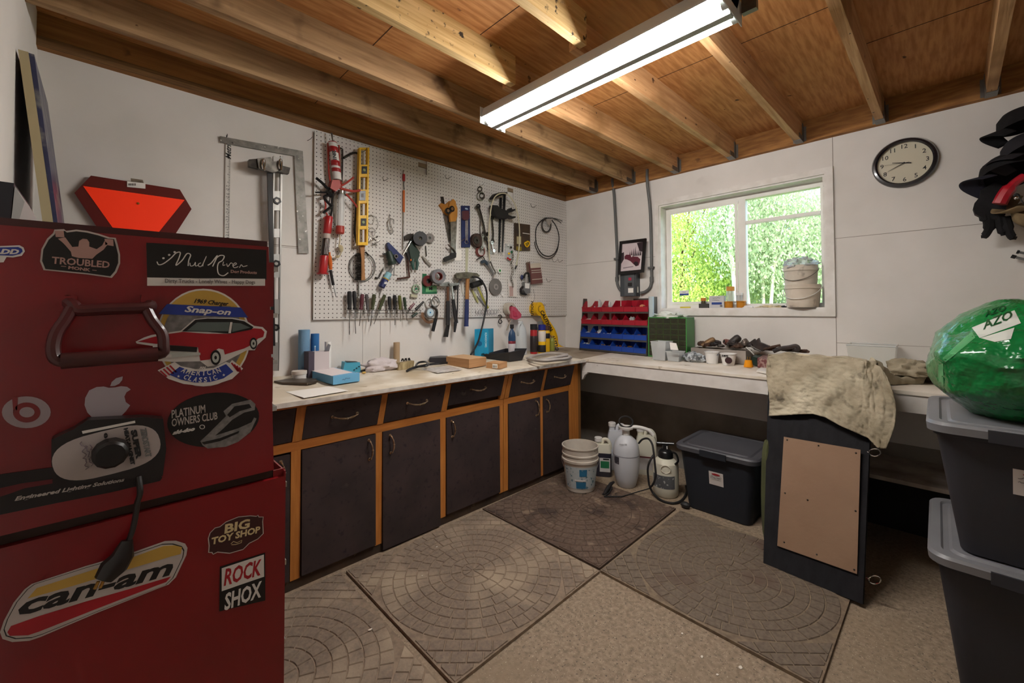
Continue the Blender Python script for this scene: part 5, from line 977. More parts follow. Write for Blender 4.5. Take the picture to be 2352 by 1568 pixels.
bottle('dark blue oil bottle with black cap in front of the white jug', 1176, 812, 745, .034, mat('oil_bottle_blue', '#24405e', .35), .22, K, sq=.7, lab=[(.12, .42, mat('oil_label', '#c9c4c4', .5)), (.42, .5, mat('oil_label_red', '#7c2a33', .5)), (.06, .12, MATS['oil_label'] if 0 else RED)])
t, c, h = bottle('translucent white jug standing behind the dark blue oil bottle', 1196, 812, 737, .062, mat('milky_jug', '#ccd0d0', .35, trans=.15, ior=1.2), .14, HAZE, name='jug', cat='jug', sq=.7, prof=[(0, 0), (.94, 0), (1, .03), (1, .55), (.8, .78), (.45, .9), (.3, .95), (0, .95)])
b = MB(); b.tube(smoothpath([c+Vector((-.02, -.02, h*.93)), c+Vector((-.05, -.03, h*.88)), c+Vector((-.058, -.03, h*.7)), c+Vector((-.05, -.02, h*.58))], 4), .009, 8); part('handle', b, MATS['milky_jug'], t)
can = [(0, 0), (1, 0), (1, .02), (1, .76), (.9, .80), (.9, .81), (0, .81)]
bottle('red and black spray can with a black cap beside the white jug', 1226, 810, 744, .031, RED, .16, K, 'spray_can', 'spray can', can, lab=[(.06, .6, mat('can_black_label', '#2c2424', .4))])
bottle('spray can with a deep blue cap and yellow black label', 1245, 811, 745, .033, YEL, .20, mat('royal_blue_cap', '#232a7d', .35), 'spray_can', 'spray can', can, lab=[(.42, .78, mat('can_white_label', '#d9d2c8', .4)), (.05, .3, K)])
bottle('yellow spray can half hidden right of the blue-capped one', 1256, 808, 747, .028, YEL, .12, mat('brown_cap', '#4c2f1d', .5), 'spray_can', 'spray can', can, lab=[(.5, .7, K)])
bottle('tall dark spray can with small grey top behind the blue-capped one', 1241, 800, 738, .026, mat('dark_can', '#332c2a', .4), .06, GY, 'spray_can', 'spray can', can)
bottle('small green-yellow bottle behind the loose caution tape', 1268, 805, 770, .026, mat('olive_bottle', '#8d8f3a', .4), .12, BRS)
# grey hose coil
t = thing('hose_coil', 'coil of pale grey hose lying flat at the corner end of the worktop', 'hose', qU(1930, 530)); M_h = mat('grey_hose', '#a39b93', .5)
for k in range(3):
    pts = [(1655+k*20, 520), (1800, 495-k*6), (1950, 475-k*5), (2100, 478), (2200-k*12, 515), (2150, 545), (2000, 560), (1850+k*10, 570), (1740, 550)]
    b = MB(); b.tube(smoothpath([qU(a, b_, ZT+.016+k*.019) for a, b_ in pts], 4, True), .010, 8, closed=True); part('loop', b, M_h, t)
for k in range(2): b = MB(); b.tube(smoothpath([qU(1830, 565, ZT+.045+k*.01), qU(2000, 530, ZT+.062), qU(2150, 490+k*15, ZT+.062)], 4), .010, 8); part('hose_end', b, M_h, t)
# ---------------------------------------------------------------- things on the bench by the window
ZB = BT+.0006
qV = lambda a, b, z=BT: PTB(1300+a/6.533, 640+b/6.533, z)
qV2 = lambda a, b, d=.1: PB(1300+a/6.533, 640+b/6.533, d)
qW2 = lambda a, b, d=.1: PB(1560+a/5.227, 560+b/5.227, d)
qW = lambda a, b, z=BT: PTB(1560+a/5.227, 560+b/5.227, z)
# parts-bin rack: stands near the corner, facing the room (fixed to a slanted frame)
BR = mat('bin_red', '#a3162a', .4, coat=.2); BB = mat('bin_blue', '#17409a', .4, coat=.2)
rx = -.30; pL, pR = PTB(1331, 803.5, BT), PTB(1483, 819, BT); 
A0 = Vector((pL.x, pL.y, ZB)); A1 = Vector((pR.x, pR.y, ZB)); e = (A1-A0); W6 = e.length; e.normalize(); back = Vector((0, 0, 1)).cross(e); 
if back.x < 0: back = -back
ztop = hgt(A0, 683)
t = thing('bin_rack', 'grey metal rack carrying four rows of small parts bins beside the window', 'rack', A0)
Mr = frame(A0, e, back)      # x along the rack, y backwards, z up or down
if Mr.col[2].z < 0: Mr = Matrix((tuple(Mr[0]), tuple(Mr[1]), tuple(Mr[2]), tuple(Mr[3])))
def RK(x, y, z): return A0+e*x+back*y+Vector((0, 0, z-ZB))
def rbox(mb, x0, x1, y0, y1, z0, z1): mb.hexa([RK(x0, y0, z0), RK(x1, y0, z0), RK(x1, y1, z0), RK(x0, y1, z0)], [RK(x0, y0, z1), RK(x1, y0, z1), RK(x1, y1, z1), RK(x0, y1, z1)]); return mb
H = ztop-ZB; rows = [.04, .255, .50, .73]       # row floors as part of the height
MR = mat('rack_grey', '#57534f', .5, metal=.4)
for x in (-.004, W6): b = MB(); b.hexa([RK(x, 0, ZB), RK(x+.004, 0, ZB), RK(x+.004, .17, ZB), RK(x, .17, ZB)], [RK(x, .06, ztop-.01), RK(x+.004, .06, ztop-.01), RK(x+.004, .17, ztop-.01), RK(x, .17, ztop-.01)]); part('side_plate', b, MR, t)
for k, fz in enumerate(rows):
    z = ZB+H*fz; y0 = .010+.045*fz; b = MB(); rbox(b, 0, W6, y0, .16, z-.004, z-.001); rbox(b, 0, W6, y0-.002, y0, z-.016, z-.001); part('shelf', b, MR, t)
b = MB(); rbox(b, 0, W6, .162, .168, ZB, ztop-.02); part('back_plate', b, MR, t)
def bin_(w, dp, h):
    """open-fronted stacking bin: low front lip, sloping sides"""
    b = MB(); th = .002
    o = [(0, 0), (w, 0), (w, dp), (0, dp)]; b.box(0, w, 0, dp, 0, th); b.box(0, w, 0, th, th, h*.36); b.box(0, w, dp-th, dp, th, h)
    for x in (0, w-th): b.prism([(x, th, th), (x, dp-th, th), (x, dp-th, h), (x, dp*.45, h), (x, th, h*.45)], (th, 0, 0))
    b.box(-.001, w+.001, -.003, .001, h*.34, h*.42); return b
bw = W6/6-.003; bh = H*.20; bdp = .115; protos = {}
rd = random.Random(11); colname = ['blue', 'blue', 'red', 'red']; rown = ['bottom', 'second', 'third', 'top']; fill_m = [DST, ST, mat('pale_fastener', '#cfc6b6', .5), BRS, mat('copper_part', '#9a5a3a', .4, metal=.6), HAZE]
Mloc = Matrix(((e.x, back.x, 0, 0), (e.y, back.y, 0, 0), (0, 0, 1, 0), (0, 0, 0, 1)))
cols6 = ['leftmost', 'second from left', 'third from left', 'third from right', 'second from right', 'rightmost']
for r in range(4):
    for k in range(6):
        z = ZB+H*rows[r]; p = RK(k*W6/6+.0015, .004+.045*rows[r], z-.0005); o = thing('parts_bin', '%s parts bin, %s in the %s row of the bin rack' % (colname[r], cols6[k], rown[r]), 'bin', p, 'parts bins in the rack')
        if colname[r] not in protos:
            b = bin_(bw, bdp, bh); b.bm.transform(Matrix.Translation(p) @ Mloc); protos[colname[r]] = part('bin_body', b, BR if r > 1 else BB, o, smooth=None)
        else: c = protos[colname[r]].copy(); COL.objects.link(c); c.parent = o
        b = MB()
        for j in range(rd.randint(9, 16)):
            q = p+e*rd.uniform(.012, bw-.012)+back*rd.uniform(.008, .07)+Vector((0, 0, bh*.30+rd.uniform(0, .016))); a = rd.uniform(0, 3.1); d = (e*math.cos(a)+back*math.sin(a)+Vector((0, 0, rd.uniform(-.1, .5)))).normalized()*rd.uniform(.006, .014); b.tube([q-d*.6, q+d*.6], rd.uniform(.0025, .006), 6)
        f = part('fasteners', b, rd.choice(fill_m), o); f['kind'] = 'stuff'
for (k, r, m, s, lab) in ((1.6, 3, HAZE, (.018, .012, .04), 'clear little bag standing up in the top row of red bins'), (2.55, 3, HAZE, (.014, .010, .032), 'small see-through bag with green print in the top row of red bins'), (5.4, 3, mat('orange_ties', '#d08a63', .6), (.026, .02, .016), 'pale orange ball of ties spilling from the top right red bin'), (4.6, 2, HAZE, (.032, .02, .022), 'crinkled clear bag lying over the second row of red bins'), (1.8, 1, HAZE, (.034, .02, .022), 'crinkled clear bag lying over the upper row of blue bins'), (.85, 3, CARD, (.014, .01, .014), 'small tan packet in the top left red bin')):
    c = RK(k*W6/6, .035+.045*rows[r], ZB+H*rows[r]+.025+s[2]); single('small_bag', crumple(c, s, k+r, .5, 20), m, lab, 'bag', smooth=60)
c = qV(1285, 565, BT)      # white pipe piece standing behind the green cabinet
c = PB(1496, 724, .12); c.z = ztop-.14
t = thing('paper_roll', 'pale blue-white roll standing behind the rack, beside the window casing', 'roll', Vector((c.x, c.y, ZB))); part('roll_body', MB().lathe([(.008, 0), (.021, 0), (.021, hgt(c, 681)-ZB), (.008, hgt(c, 681)-ZB), (.008, 0)], (c.x, c.y, ZB), (0, 0, 1), 20, cap=False), mat('pale_blue_metal', '#b9c8cc', .5), t)
# green drawer cabinet
GC = mat('cabinet_green', '#3d7f3c', .45, coat=.2); DRW = mat('smoked_drawer', '#4a4a38', .12, trans=.45, ior=1.3)
f0, f1 = PB(1489, 815, .17), PB(1578, 815, .17); yb0, yb1 = f0.y, f1.y; zt = hgt(Vector((-.17, (yb0+yb1)/2, ZB)), 729)
yb1 -= .0
t = thing('drawer_cabinet', 'green desktop cabinet of small smoked clear drawers under the window', 'drawer cabinet', (-.11, (yb0+yb1)/2, ZB)); ya, yb = max(yb0, yb1), min(yb0, yb1)
b = MB(); w = .008; xf, xb = -.17, -.03
b.box(xf, xb, ya-w, ya, ZB, zt).box(xf, xb, yb, yb+w, ZB, zt).box(xf, xb, yb+w, ya-w, zt-w, zt).box(xf, xb, yb+w, ya-w, ZB, ZB+w).box(xb-.003, xb, yb+w, ya-w, ZB+w, zt-w); part('cabinet_shell', b.bevel(.002), GC, t)
cw, ch = (ya-yb-2*w)/5, (zt-ZB-2*w)/7; b = MB()
for k in range(1, 5): b.box(xf+.002, xb-.004, yb+w+k*cw-.0008, yb+w+k*cw+.0008, ZB+w, zt-w)
for k in range(1, 7): b.box(xf+.002, xb-.004, yb+w, ya-w, ZB+w+k*ch-.0008, ZB+w+k*ch+.0008)
part('dividers', b, mat('divider_green', '#4c6a35', .5), t)
for i in range(5):
    for j in range(7):
        y0, z0 = yb+w+i*cw+.0015, ZB+w+j*ch+.0015; b = MB(); b.box(xf+.003, xf+.006, y0, y0+cw-.003, z0, z0+ch-.003).box(xf+.006, xb-.02, y0, y0+cw-.003, z0, z0+.0015); b.box(xf-.004, xf+.003, y0+cw*.35, y0+cw*.6, z0+ch*.3, z0+ch*.4); d = part('drawer', b, DRW, t)
        if (i*7+j) % 2: b = MB(); [b.ell((xf+.012+.01*rd.random(), y0+rd.uniform(.004, cw-.007), z0+.006), .0035, 6) for _ in range(3)]; o = part('small_parts', b, rd.choice(fill_m[:4]), d); 
c0 = Vector((xf-.0, (ya+yb)/2, zt)); single('loose_wires', crumple((-.10, (ya+yb)/2+.02, zt+.024), (.05, .11, .034), 12, .8, 34, 3.5), mat('white_wires', '#dfe3da', .5), 'tangle of white packets lying on top of the green drawer cabinet', 'packets', smooth=50)
# clear tubs, bags, cups on the bench
def tub(label, u, vb, vt, r0, r1, m, name='tub', cat='tub', d=None, fill=None, square=False, lidm=None, seg=20, x=None):
    c = PTB(u, vb, BT); c = Vector((c.x+(r0 if x is None else x), c.y, ZB)); h = hgt(c, vt)-ZB; t = thing(name, label, cat, c); s = 4 if square else seg
    M = Matrix.Translation(c) @ Matrix.Rotation(R_(45), 4, 'Z') if square else Matrix.Translation(c); b = MB(M); k = 1.35 if square else 1
    b.lathe([(0, .0), (r0*k, 0), (r1*k, h), (r1*k+.003, h), (r1*k+.003, h-.006), (r1*k, h-.006)], (0, 0, 0), (0, 0, 1), s, cap=False); part('tub_body', b, m, t, smooth=None if square else 35)
    if fill: b = MB(M); b.lathe([(0, .002), (r0*k-.004, .002), (r0*k-.003, h*.6), (0, h*.66)], (0, 0, 0), (0, 0, 1), s, cap=False); part('contents', b, fill, t)
    return t, c, h
MIX = mat('mixed_hardware', '#b5b6b2', .4, col2='#74767a', scale=50, metal=.3)
tub('clear square tub with a lid edge, first in front of the green cabinet', 1513, 828, 783, .050, .062, HAZE, fill=MIX, square=True)
tub('low clear tub of small screws beside the first square tub', 1546, 830.5, 806, .042, .052, HAZE, fill=MIX, square=True)
t = thing('label_packet', 'small upright packet with printed card in the low clear tub', 'package', PB(1548, 800, .37)); b = MB(); b.prism([PB(1538, 786, .37), PB(1553, 788, .37), PB(1558, 804, .37), PB(1540, 803, .37)], (.003, 0, 0)); part('card', b, PAPER, t)
c = PTB(1590, 832, BT); single('plastic_bag', crumple((c.x+.035, c.y, ZB+.028), (.042, .074, .038), 8, .4, 34), mat('bag_of_screws', '#b9bfc2', .3, col2='#5c6063', scale=45, contrast=(.45, .55)), 'clear bag full of grey screws between the tubs and the white cups', 'bag', smooth=60)
CUP = mat('white_cup', '#e3e1dd', .4, spots=('#8c94a0', 30, .62, .05))
tub('white plastic cup with pale print, left of the cup with the round sticker', 1631, 836, 807, .036, .048, CUP, 'cup', 'cup', fill=MIX)
t, c, h = tub('white plastic cup with a dark round sticker and black lettering', 1669, 840, 811, .036, .050, WHT, 'cup', 'cup', fill=MIX)
q = c+Vector((-.047, -.016, h*.46)); b = MB(); b.lathe([(0, 0), (.022, 0), (.021, .002), (0, .0025)], q, (-1, -.35, .15), 20); part('sticker', b, mat('dark_sticker', '#3a2326', .3), t)
part('lettering', text_mb('JUSTE', .018, frame(c+Vector((-.0495, .006, h*.80)), (-.2, -1, 0), (0, 0, 1)), .0006, bold=.0008), K, t)
# yellow-orange mouse-shaped plug adapter
c = PTB(1717, 843.5, BT); c = Vector((c.x+.02, c.y, ZB)); t = thing('plug_adapter', 'bright orange three-prong plug adapter standing prongs up on the bench', 'adapter', c); b = MB(); b.lathe([(0, 0), (.034, 0), (.035, .005), (.028, .032), (.025, .044), (0, .044)], c, (0, 0, 1), 12, cap=False, sq=.8); part('plug_body', b, mat('safety_orange', '#f09a10', .45), t)
for k in (-.008, .006): b = MB(); b.box(c.x-.002, c.x+.002, c.y+k-.003, c.y+k+.0, c.z+.044, c.z+.068); part('prong', b, BRS, t)
# wooden tray of worn metal parts
def slab(label, name, cat, P, z0, h, m, taper=0):
    P = [Vector((p.x, p.y, z0)) for p in P]; c = sum(P, Vector())/len(P); t = thing(name, label, cat, c); b = MB(); b.prism(P, (0, 0, h)); part('body', b.bevel(.002), m, t); return t, P
WT = mat('grey_wood_tray', '#a59c93', .7, col2='#8b8279', scale=6)
TX0, TX1 = -.175, -.04; ty0 = PB(1587, 812, .175).y; ty1 = PB(1713, 815, .175).y; zt = hgt(Vector((TX0, ty0, ZB)), 799)
t = thing('wooden_tray', 'long low grey wooden tray filled with old machine parts below the window', 'tray', (-.11, (ty0+ty1)/2, ZB)); b = MB(); b.box(TX0, TX0+.012, ty1, ty0, ZB, zt).box(TX1-.012, TX1, ty1, ty0, ZB, zt).box(TX0+.012, TX1-.012, ty0-.012, ty0, ZB, zt).box(TX0+.012, TX1-.012, ty1, ty1+.012, ZB, zt).box(TX0+.012, TX1-.012, ty1+.012, ty0-.012, ZB, ZB+.008); part('tray_body', b.bevel(.0015), WT, t)
RU = mat('rusty_brown_metal', '#5a4234', .7, metal=.3, col2='#33261f', scale=30); RB = mat('brass_brown', '#8d6f4e', .55, metal=.5, col2='#5d4633', scale=20); PK = mat('rusty_pink', '#7b4f48', .6); mat('dull_silver', '#7d746d', .4, metal=.6, col2='#4c433d', scale=20); BLK = mat('greasy_black', '#211d1c', .5, col2='#3b2f2a', scale=25)
def pipe(label, a, b_, r, m, z=.06, name='pipe_fitting', r2=None, d=.2):
    d -= .08; A, B = qW2(*a, d), qW2(*b_, d-.03); t = thing(name, label, 'pipe fitting', (A+B)/2); ax = B-A; L_ = ax.length; ax.normalize(); r2 = r2 or r
    part('body', MB().lathe([(r*.6, 0), (r, 0), (r, L_*.25), (r*1.25, L_*.28), (r*1.3, L_*.8), (r2, L_*.95), (r2*.6, L_)], A, ax, 16), m, t); part('bore', MB().lathe([(0, -.0006), (r*.62, -.0006), (r*.62, .001), (0, .001)], A, ax, 14), K, t); return t
pipe('brown bronze elbow fitting pointing left at the left end of the wooden tray', (275, 1225), (430, 1140), .018, RB, d=.2)
pipe('dark rusty flanged pipe piece pointing up right in the wooden tray', (590, 1220), (730, 1110), .021, BLK, d=.18)
pipe('small pinkish rusty fitting behind the dark flanged pipe piece', (540, 1170), (600, 1185), .017, PK, d=.14)
def lump(label, name, cat, a, b_, d, r, m, seed, amp=.5): 
    c = qW2(a, b_, d-.08); return single(name, crumple(c, r, seed, amp, 22, 2.8), m, label, cat, smooth=50)
lump('black nut-like casting beside the bronze elbow', 'casting', 'metal part', 460, 1195, .18, (.026, .026, .020), BLK, 3)
lump('dark hooked casting at the far left of the wooden tray', 'casting', 'metal part', 265, 1200, .16, (.02, .026, .02), RU, 4)
lump('silvery ball joint in the middle of the pile of parts', 'ball_joint', 'metal part', 790, 1190, .2, (.024, .022, .028), mat('dull_silver', '#7d746d', .4, metal=.6, col2='#4c433d', scale=20), 5, .3)
lump('grey-brown bearing low in the wooden tray', 'bearing', 'metal part', 690, 1235, .22, (.022, .034, .014), RU, 6)
for a, b_, r, m, lab in ((340, 1215, (.020, .030, .014), RU, 'rusty bracket lying under the bronze elbow'), (400, 1210, (.018, .020, .015), BLK, 'small black nut under the right end of the bronze elbow'), (500, 1225, (.016, .022, .012), MATS['dull_silver'], 'small dull silver ring in front of the pinkish fitting'), (640, 1195, (.022, .03, .018), BLK, 'black hub piece behind the dark flanged pipe piece'), (745, 1225, (.020, .024, .016), RU, 'brown bearing cup left of the silvery ball joint'),
    (850, 1215, (.022, .026, .018), BLK, 'black lump right of the silvery ball joint'), (1110, 1262, (.026, .04, .014), RU, 'flat rusty plate under the right end of the black lever part'), (1330, 1275, (.024, .045, .013), BLK, 'greasy black part under the hooked black tool'), (1480, 1290, (.02, .035, .012), RU, 'rusty part lying left of the brown metal block')): lump(lab, 'machine_part', 'metal part', a, b_, .20, r, m, a*.1)
t = thing('lever_arm', 'jagged black lever part standing up at the right of the tray', 'metal part', qW2(940, 1200, .2)); pr(lambda a, b_, d: qW2(a, b_, d), [(830, 1190), (900, 1140), (915, 1165), (950, 1130), (965, 1180), (1080, 1225), (1060, 1260), (1000, 1290), (900, 1270)], .2, 0, BLK, 'arm', t, 0) if 0 else None
b = MB(); b.prism([qW2(a, c_, .13) for a, c_ in ((830, 1190), (900, 1140), (915, 1165), (950, 1130), (965, 1180), (1080, 1225), (1060, 1260), (1000, 1290), (900, 1270))], (.03, 0, 0)); part('arm', b.bevel(.002), BLK, t)
for P, r, m, lab in (([(800, 1240), (860, 1290), (900, 1330)], .007, ST, 'steel rod sloping down out of the pile toward the orange plug'), ([(860, 1225), (920, 1260), (980, 1290)], .006, DST, 'dark rod lying across the black lever part')):
    single('rod', MB().tube([qW2(a, b_, .18) for a, b_ in P], r, 8), m, lab, 'rod')
slab('reddish patterned tin box standing right of the orange plug', 'tin_box', 'box', [PTB(1740, 845, BT), PTB(1768, 850, BT), PTB(1790, 838, BT), PTB(1755, 832, BT)], ZB, .060, mat('red_speckle_tin', '#6b3b3d', .5, col2='#a58b83', scale=50, contrast=(.45, .6)))
slab('dark green box wedged between the wooden tray and the reddish tin', 'green_box', 'box', [PTB(1728, 838, BT), PTB(1739, 843, BT), PTB(1752, 832, BT), PTB(1740, 827, BT)], ZB, .055, mat('bottle_green', '#1f3a30', .5))
slab('flat white plastic plate at the bench edge beside the towel', 'plate', 'plate', [PTB(1738, 856, BT), PTB(1768, 862, BT), PTB(1775, 850, BT), PTB(1750, 844, BT)], ZB, .012, mat('off_white_plate', '#d8d3cb', .5))
t = thing('adjustable_pliers', 'black greasy wrench-like tool lying across the boxes left of the towel', 'tool', qW2(1250, 1260, .22)); b = MB(); b.tube(smoothpath([qW2(a, c_, .17) for a, c_ in ((1130, 1290), (1220, 1255), (1320, 1240), (1400, 1225), (1430, 1255), (1400, 1285))], 4), .013, 8, flat=.7); part('body', b, BLK, t); b = MB(); b.tube([qW2(1010, 1265, .16), qW2(1120, 1235, .16), qW2(1215, 1215, .16)], .008, 8, flat=.6); part('bar', b, RU, t)
slab('brown metal block lying behind the towel', 'metal_block', 'metal part', [PTB(1850, 830, BT), PTB(1884, 834, BT), PTB(1880, 812, BT), PTB(1840, 810, BT)], ZB, .035, mat('brown_block', '#4a3b33', .6))
c = PTB(1886, 836, BT); single('tape_measure', MB().box(c.x, c.x+.04, c.y-.025, c.y+.02, ZB, ZB+.022).bevel(.004), mat('yellow_tape_case', '#caa21a', .5, spots=('#2f2c22', 40, .6, .03)), 'small yellow and black packet lying behind the towel', 'packet')
c = PTB(2000, 850, BT); c = Vector((c.x+.12, c.y, ZB)); t = thing('clear_bin', 'clear plastic shoebox-sized bin standing on the bench behind the towel', 'bin', c)
yA, yB = PB(1945, 830, .22).y, PB(2058, 830, .22).y; zt = hgt(Vector((-.22, (yA+yB)/2, ZB)), 800); P = [Vector((-.20, yA-.015, ZB)), Vector((-.20, yB+.015, ZB)), Vector((-.05, yB+.015, ZB)), Vector((-.05, yA-.015, ZB))]; T = [Vector((-.22, yA, zt)), Vector((-.22, yB, zt)), Vector((-.03, yB, zt)), Vector((-.03, yA, zt))]
b = MB(); b.face([b.v(p) for p in P])
for i in range(4): j = (i+1) % 4; b.face([b.v(P[i]), b.v(P[j]), b.v(T[j]), b.v(T[i])])
bmesh.ops.remove_doubles(b.bm, verts=b.bm.verts, dist=1e-5); CB = mat('thin_clear_plastic', '#e6e6df', .2, alpha=.38); part('bin_body', b, CB, t, smooth=None, solid=.002); b = MB(); b.tube(T, .004, 6, closed=True); part('rim', b, HAZE, t)

# set everything down on the tilted tops
bpy.context.view_layer.update()
_rk = tilt_dz(A0)
for o in [o for o in bpy.data.objects if o.name not in _first and o.parent is None]:
    ms = [c for c in [o]+list(o.children_recursive) if c.type == 'MESH']; zmin = min((world_loc(c).z+v.co.z) for c in ms for v in c.data.vertices)
    if o.name.startswith(('parts_bin', 'small_bag')): o.location.z += _rk
    elif zmin < BT+.006 and zmin > BT-.02: o.location.z += tilt_dz(o.location)
# ---------------------------------------------------------------- window sill
ZS = WZ0+.0125
sy = lambda u, d=-.04: PB(u, 700, d).y
def sx_(u, x=.04): return PB(u, 700, -x).y
def sillbox(label, name, cat, u0, u1, vt, x0, x1, m, tp=0):
    ya, yb = sx_(u0, x0), sx_(u1, x0); zt = PB((u0+u1)/2, vt, -x0).z; t = thing(name, label, cat, ((x0+x1)/2, (ya+yb)/2, ZS)); b = MB(); b.box(x0, x1, yb, ya, ZS, zt); part('body', b.bevel(.002), m, t); return t, ya, yb, zt
YJ = mat('amber_plastic', '#e09a3a', .35, trans=.35, ior=1.2); PLE = mat('pale_box', '#c9c8c9', .5)
sillbox('black and grey small box at the left of the sill clutter', 'small_box', 'box', 1605, 1627, 697, .03, .07, mat('black_grey_box', '#3c3a35', .5))
t, ya, yb, zt = sillbox('grey-white carton with blue printed band standing on the window sill', 'carton', 'box', 1629, 1663, 679, .015, .06, PLE)
b = MB(); b.box(.0135, .0148, yb+.015, ya-.018, ZS+.025, ZS+.042); part('printed_band', b, mat('print_blue', '#27438c', .5), t)
for k, zz in enumerate((.80, .64)): part('lettering', scribble(frame((.0145, (ya+yb)/2, ZS+(zt-ZS)*zz), (0, -1, 0), (0, 0, 1)), .055, .010-.003*k, k, .001), K, t)
b = MB(); [b.box(.0135, .0148, yb+.012+k*.003, yb+.0135+k*.003, ZS+.008, ZS+.02) for k in range(6)]; part('barcode', b, K, t)
def jar(label, u, vt, vlid, r, x, m, lm, z0=None, name='jar', cat='jar'):
    y = sx_(u, x); c = Vector((x, y, z0 or ZS)); zt = PB(u, vt, -x).z; zl = PB(u, vlid, -x).z; t = thing(name, label, cat, c); h = zl-c.z
    part('jar_body', MB().lathe([(0, 0), (r*.95, 0), (r, .004), (r, h-.004), (r*.9, h)], c, (0, 0, 1), 20, cap=False), m, t)
    part('lid', MB().lathe([(0, h), (r*1.08, h), (r*1.08, zt-c.z), (0, zt-c.z)], c, (0, 0, 1), 20, cap=False), lm, t); return t, zt
jar('jar with an amber lid standing on the small black box', 1616, 684, 691, .019, .05, mat('dark_jar', '#4b4630', .3), mat('amber_lid', '#d9883a', .4, trans=.2), z0=PB(1616, 697, -.03).z+.001)
jar('amber plastic tub low on the sill just right of the blue-banded carton', 1674, 692, 694, .028, .04, YJ, YJ)
t, z_ = jar('clear jar with a wide amber lid, standing tallest beside the middle post', 1678, 658, 668, .027, .045, HAZE, mat('orange_lid', '#e0a04a', .4, trans=.2), z0=PB(1676, 692, -.04).z+.001)
jar('white lidded jar right behind the amber-lidded clear jar', 1698, 672, 678, .022, .075, HAZE, WHT, z0=PB(1697, 692, -.075).z)
jar('wide amber tub below the white-lidded jar', 1702, 691, 693, .030, .06, YJ, YJ)
t, ya, yb, zt = sillbox('yellow ribbed packet lying at the left end of the sill', 'packet', 'packet', 1562, 1584, 704, .05, .07, mat('yellow_packet', '#d6c43e', .5))
lump2 = lambda label, u, v, r, m, sd, nm='packet', cat='packet', x=.05: single(nm, crumple((x, sx_(u, x), PB(u, v, -x).z), r, sd, .5, 26, 3), m, label, cat, smooth=50)
lump2('white papers piled on the sill right of the amber tubs', 1718, 706, (.025, .035, .012), PAPER, 3)
lump2('pile of pale wood sticks and packets on the sill left of the bucket', 1768, 705, (.03, .075, .016), mat('pale_yellow_packet', '#cdbb8a', .6, col2='#efe6cf', scale=30), 5)
lump2('small dark clump against the bucket on the sill', 1799, 706, (.015, .018, .012), K, 6, 'clump', 'clump')
t = thing('sticker', 'small blue and white security sticker stuck low in the left window pane', 'sticker', PB(1571, 672, -.11)); b = MB(); p0, p1 = PB(1561, 667, -.112), PB(1582, 678, -.112); b.box(.112, .1135, p1.y, p0.y, p1.z, p0.z); part('white_field', b, WHT, t); b = MB(); b.box(.1105, .1118, p1.y, p0.y, p1.z, p1.z+(p0.z-p1.z)*.35); part('blue_band', b, mat('print_blue', '#27438c', .5), t)
part('lettering', text_mb('Protected', .007, frame((.1112, (p0.y+p1.y)/2, p1.z+(p0.z-p1.z)*.65), (0, -1, 0), (0, 0, 1)), .0003, bold=.0003), MATS['print_blue'], t)
# two nested white pails on the sill
PAIL = mat('dirty_white_pail', '#e8dfd0', .5, trans=.12, col2='#c7b9a5', scale=6, spots=('#7c6f64', 9, .60, .1))
def pail(label, z0, u, vtop, r0, r1, x, m, name='pail', hd=True):
    y = sx_(u, x); c = Vector((x, y, z0)); h = PB(u, vtop, -x).z-z0; t = thing(name, label, 'bucket', c, None)
    part('pail_body', MB().lathe([(0, .001), (r0, 0), (r1*.98, h*.82), (r1*1.03, h*.82), (r1*1.03, h*.86), (r1, h*.87), (r1, h), (r1*.94, h), (r1*.94, h*.9), (r0*.94, .006), (0, .006)], c, (0, 0, 1), 30, cap=False), m, t)
    if hd: a = [c+Vector((-r1*1.0*math.sin(k*math.pi/12)*1.03, r1*1.06*math.cos(k*math.pi/12), h*.84-.07*math.sin(k*math.pi/12)-.012*math.cos(k*math.pi/12))) for k in range(13)]; part('bail_handle', MB().tube(a, .0022, 6), ST if z0 > ZS+.01 else WHT, t)
    return t, c, h
pail('lower of two nested dirty white pails on the sill, with a dark stained bottom', ZS, 1844, 654, .090, .102, .032, mat('stained_pail', '#ddd2c2', .5, col2='#bfb09d', scale=5, spots=('#5c5051', 7, .52, .1)))
t, c, h = pail('upper of two nested dirty white pails on the sill, holding crumpled clear plastic', ZS+.075, 1840, 610, .086, .097, .032, PAIL)
single('plastic_wrap', crumple(c+Vector((0, -.0, h+.005)), (.085, .085, .046), 14, .5, 44, 3), mat('crumpled_clear_film', '#eef2f2', .2, trans=.5, ior=1.2, bump=.5, bscale=50), 'crumpled clear plastic film heaped in the upper pail', 'plastic', smooth=50)
# ---------------------------------------------------------------- switch box, conduits, picture
CON = mat('conduit_grey', '#5f605f', .5); BXG = mat('switch_grey', '#4b4f53', .4, metal=.3)
qB = zoomer(1380, 380, 4.9, PB)
t = thing('switch_box', 'grey electrical disconnect box below the framed picture', 'electrical box', qB(360, 1350, .04))
A, B_ = qB(265, 1225, .0), qB(455, 1470, .0)
b = MB(); b.box(-.07, -.001, B_.y+.01, A.y, B_.z, A.z); part('box_body', b.bevel(.004), BXG, t)
b = MB(); b.box(-.074, -.0705, qB(380, 1300, .07).y, qB(268, 1300, .07).y, B_.z+.004, A.z-.004); part('cover', b.bevel(.001), mat('cover_grey', '#54585b', .4), t)
b = MB(); p, q = qB(312, 1262, .075), qB(344, 1292, .075); b.box(-.0765, -.0745, q.y, p.y, q.z, p.z); part('red_label', b, mat('label_red_pink', '#b3304a', .5), t)
b = MB(); p, q = qB(310, 1320, .075), qB(350, 1355, .075); b.box(-.084, -.0745, q.y, p.y, q.z, p.z); part('switch_toggle', b, K, t)
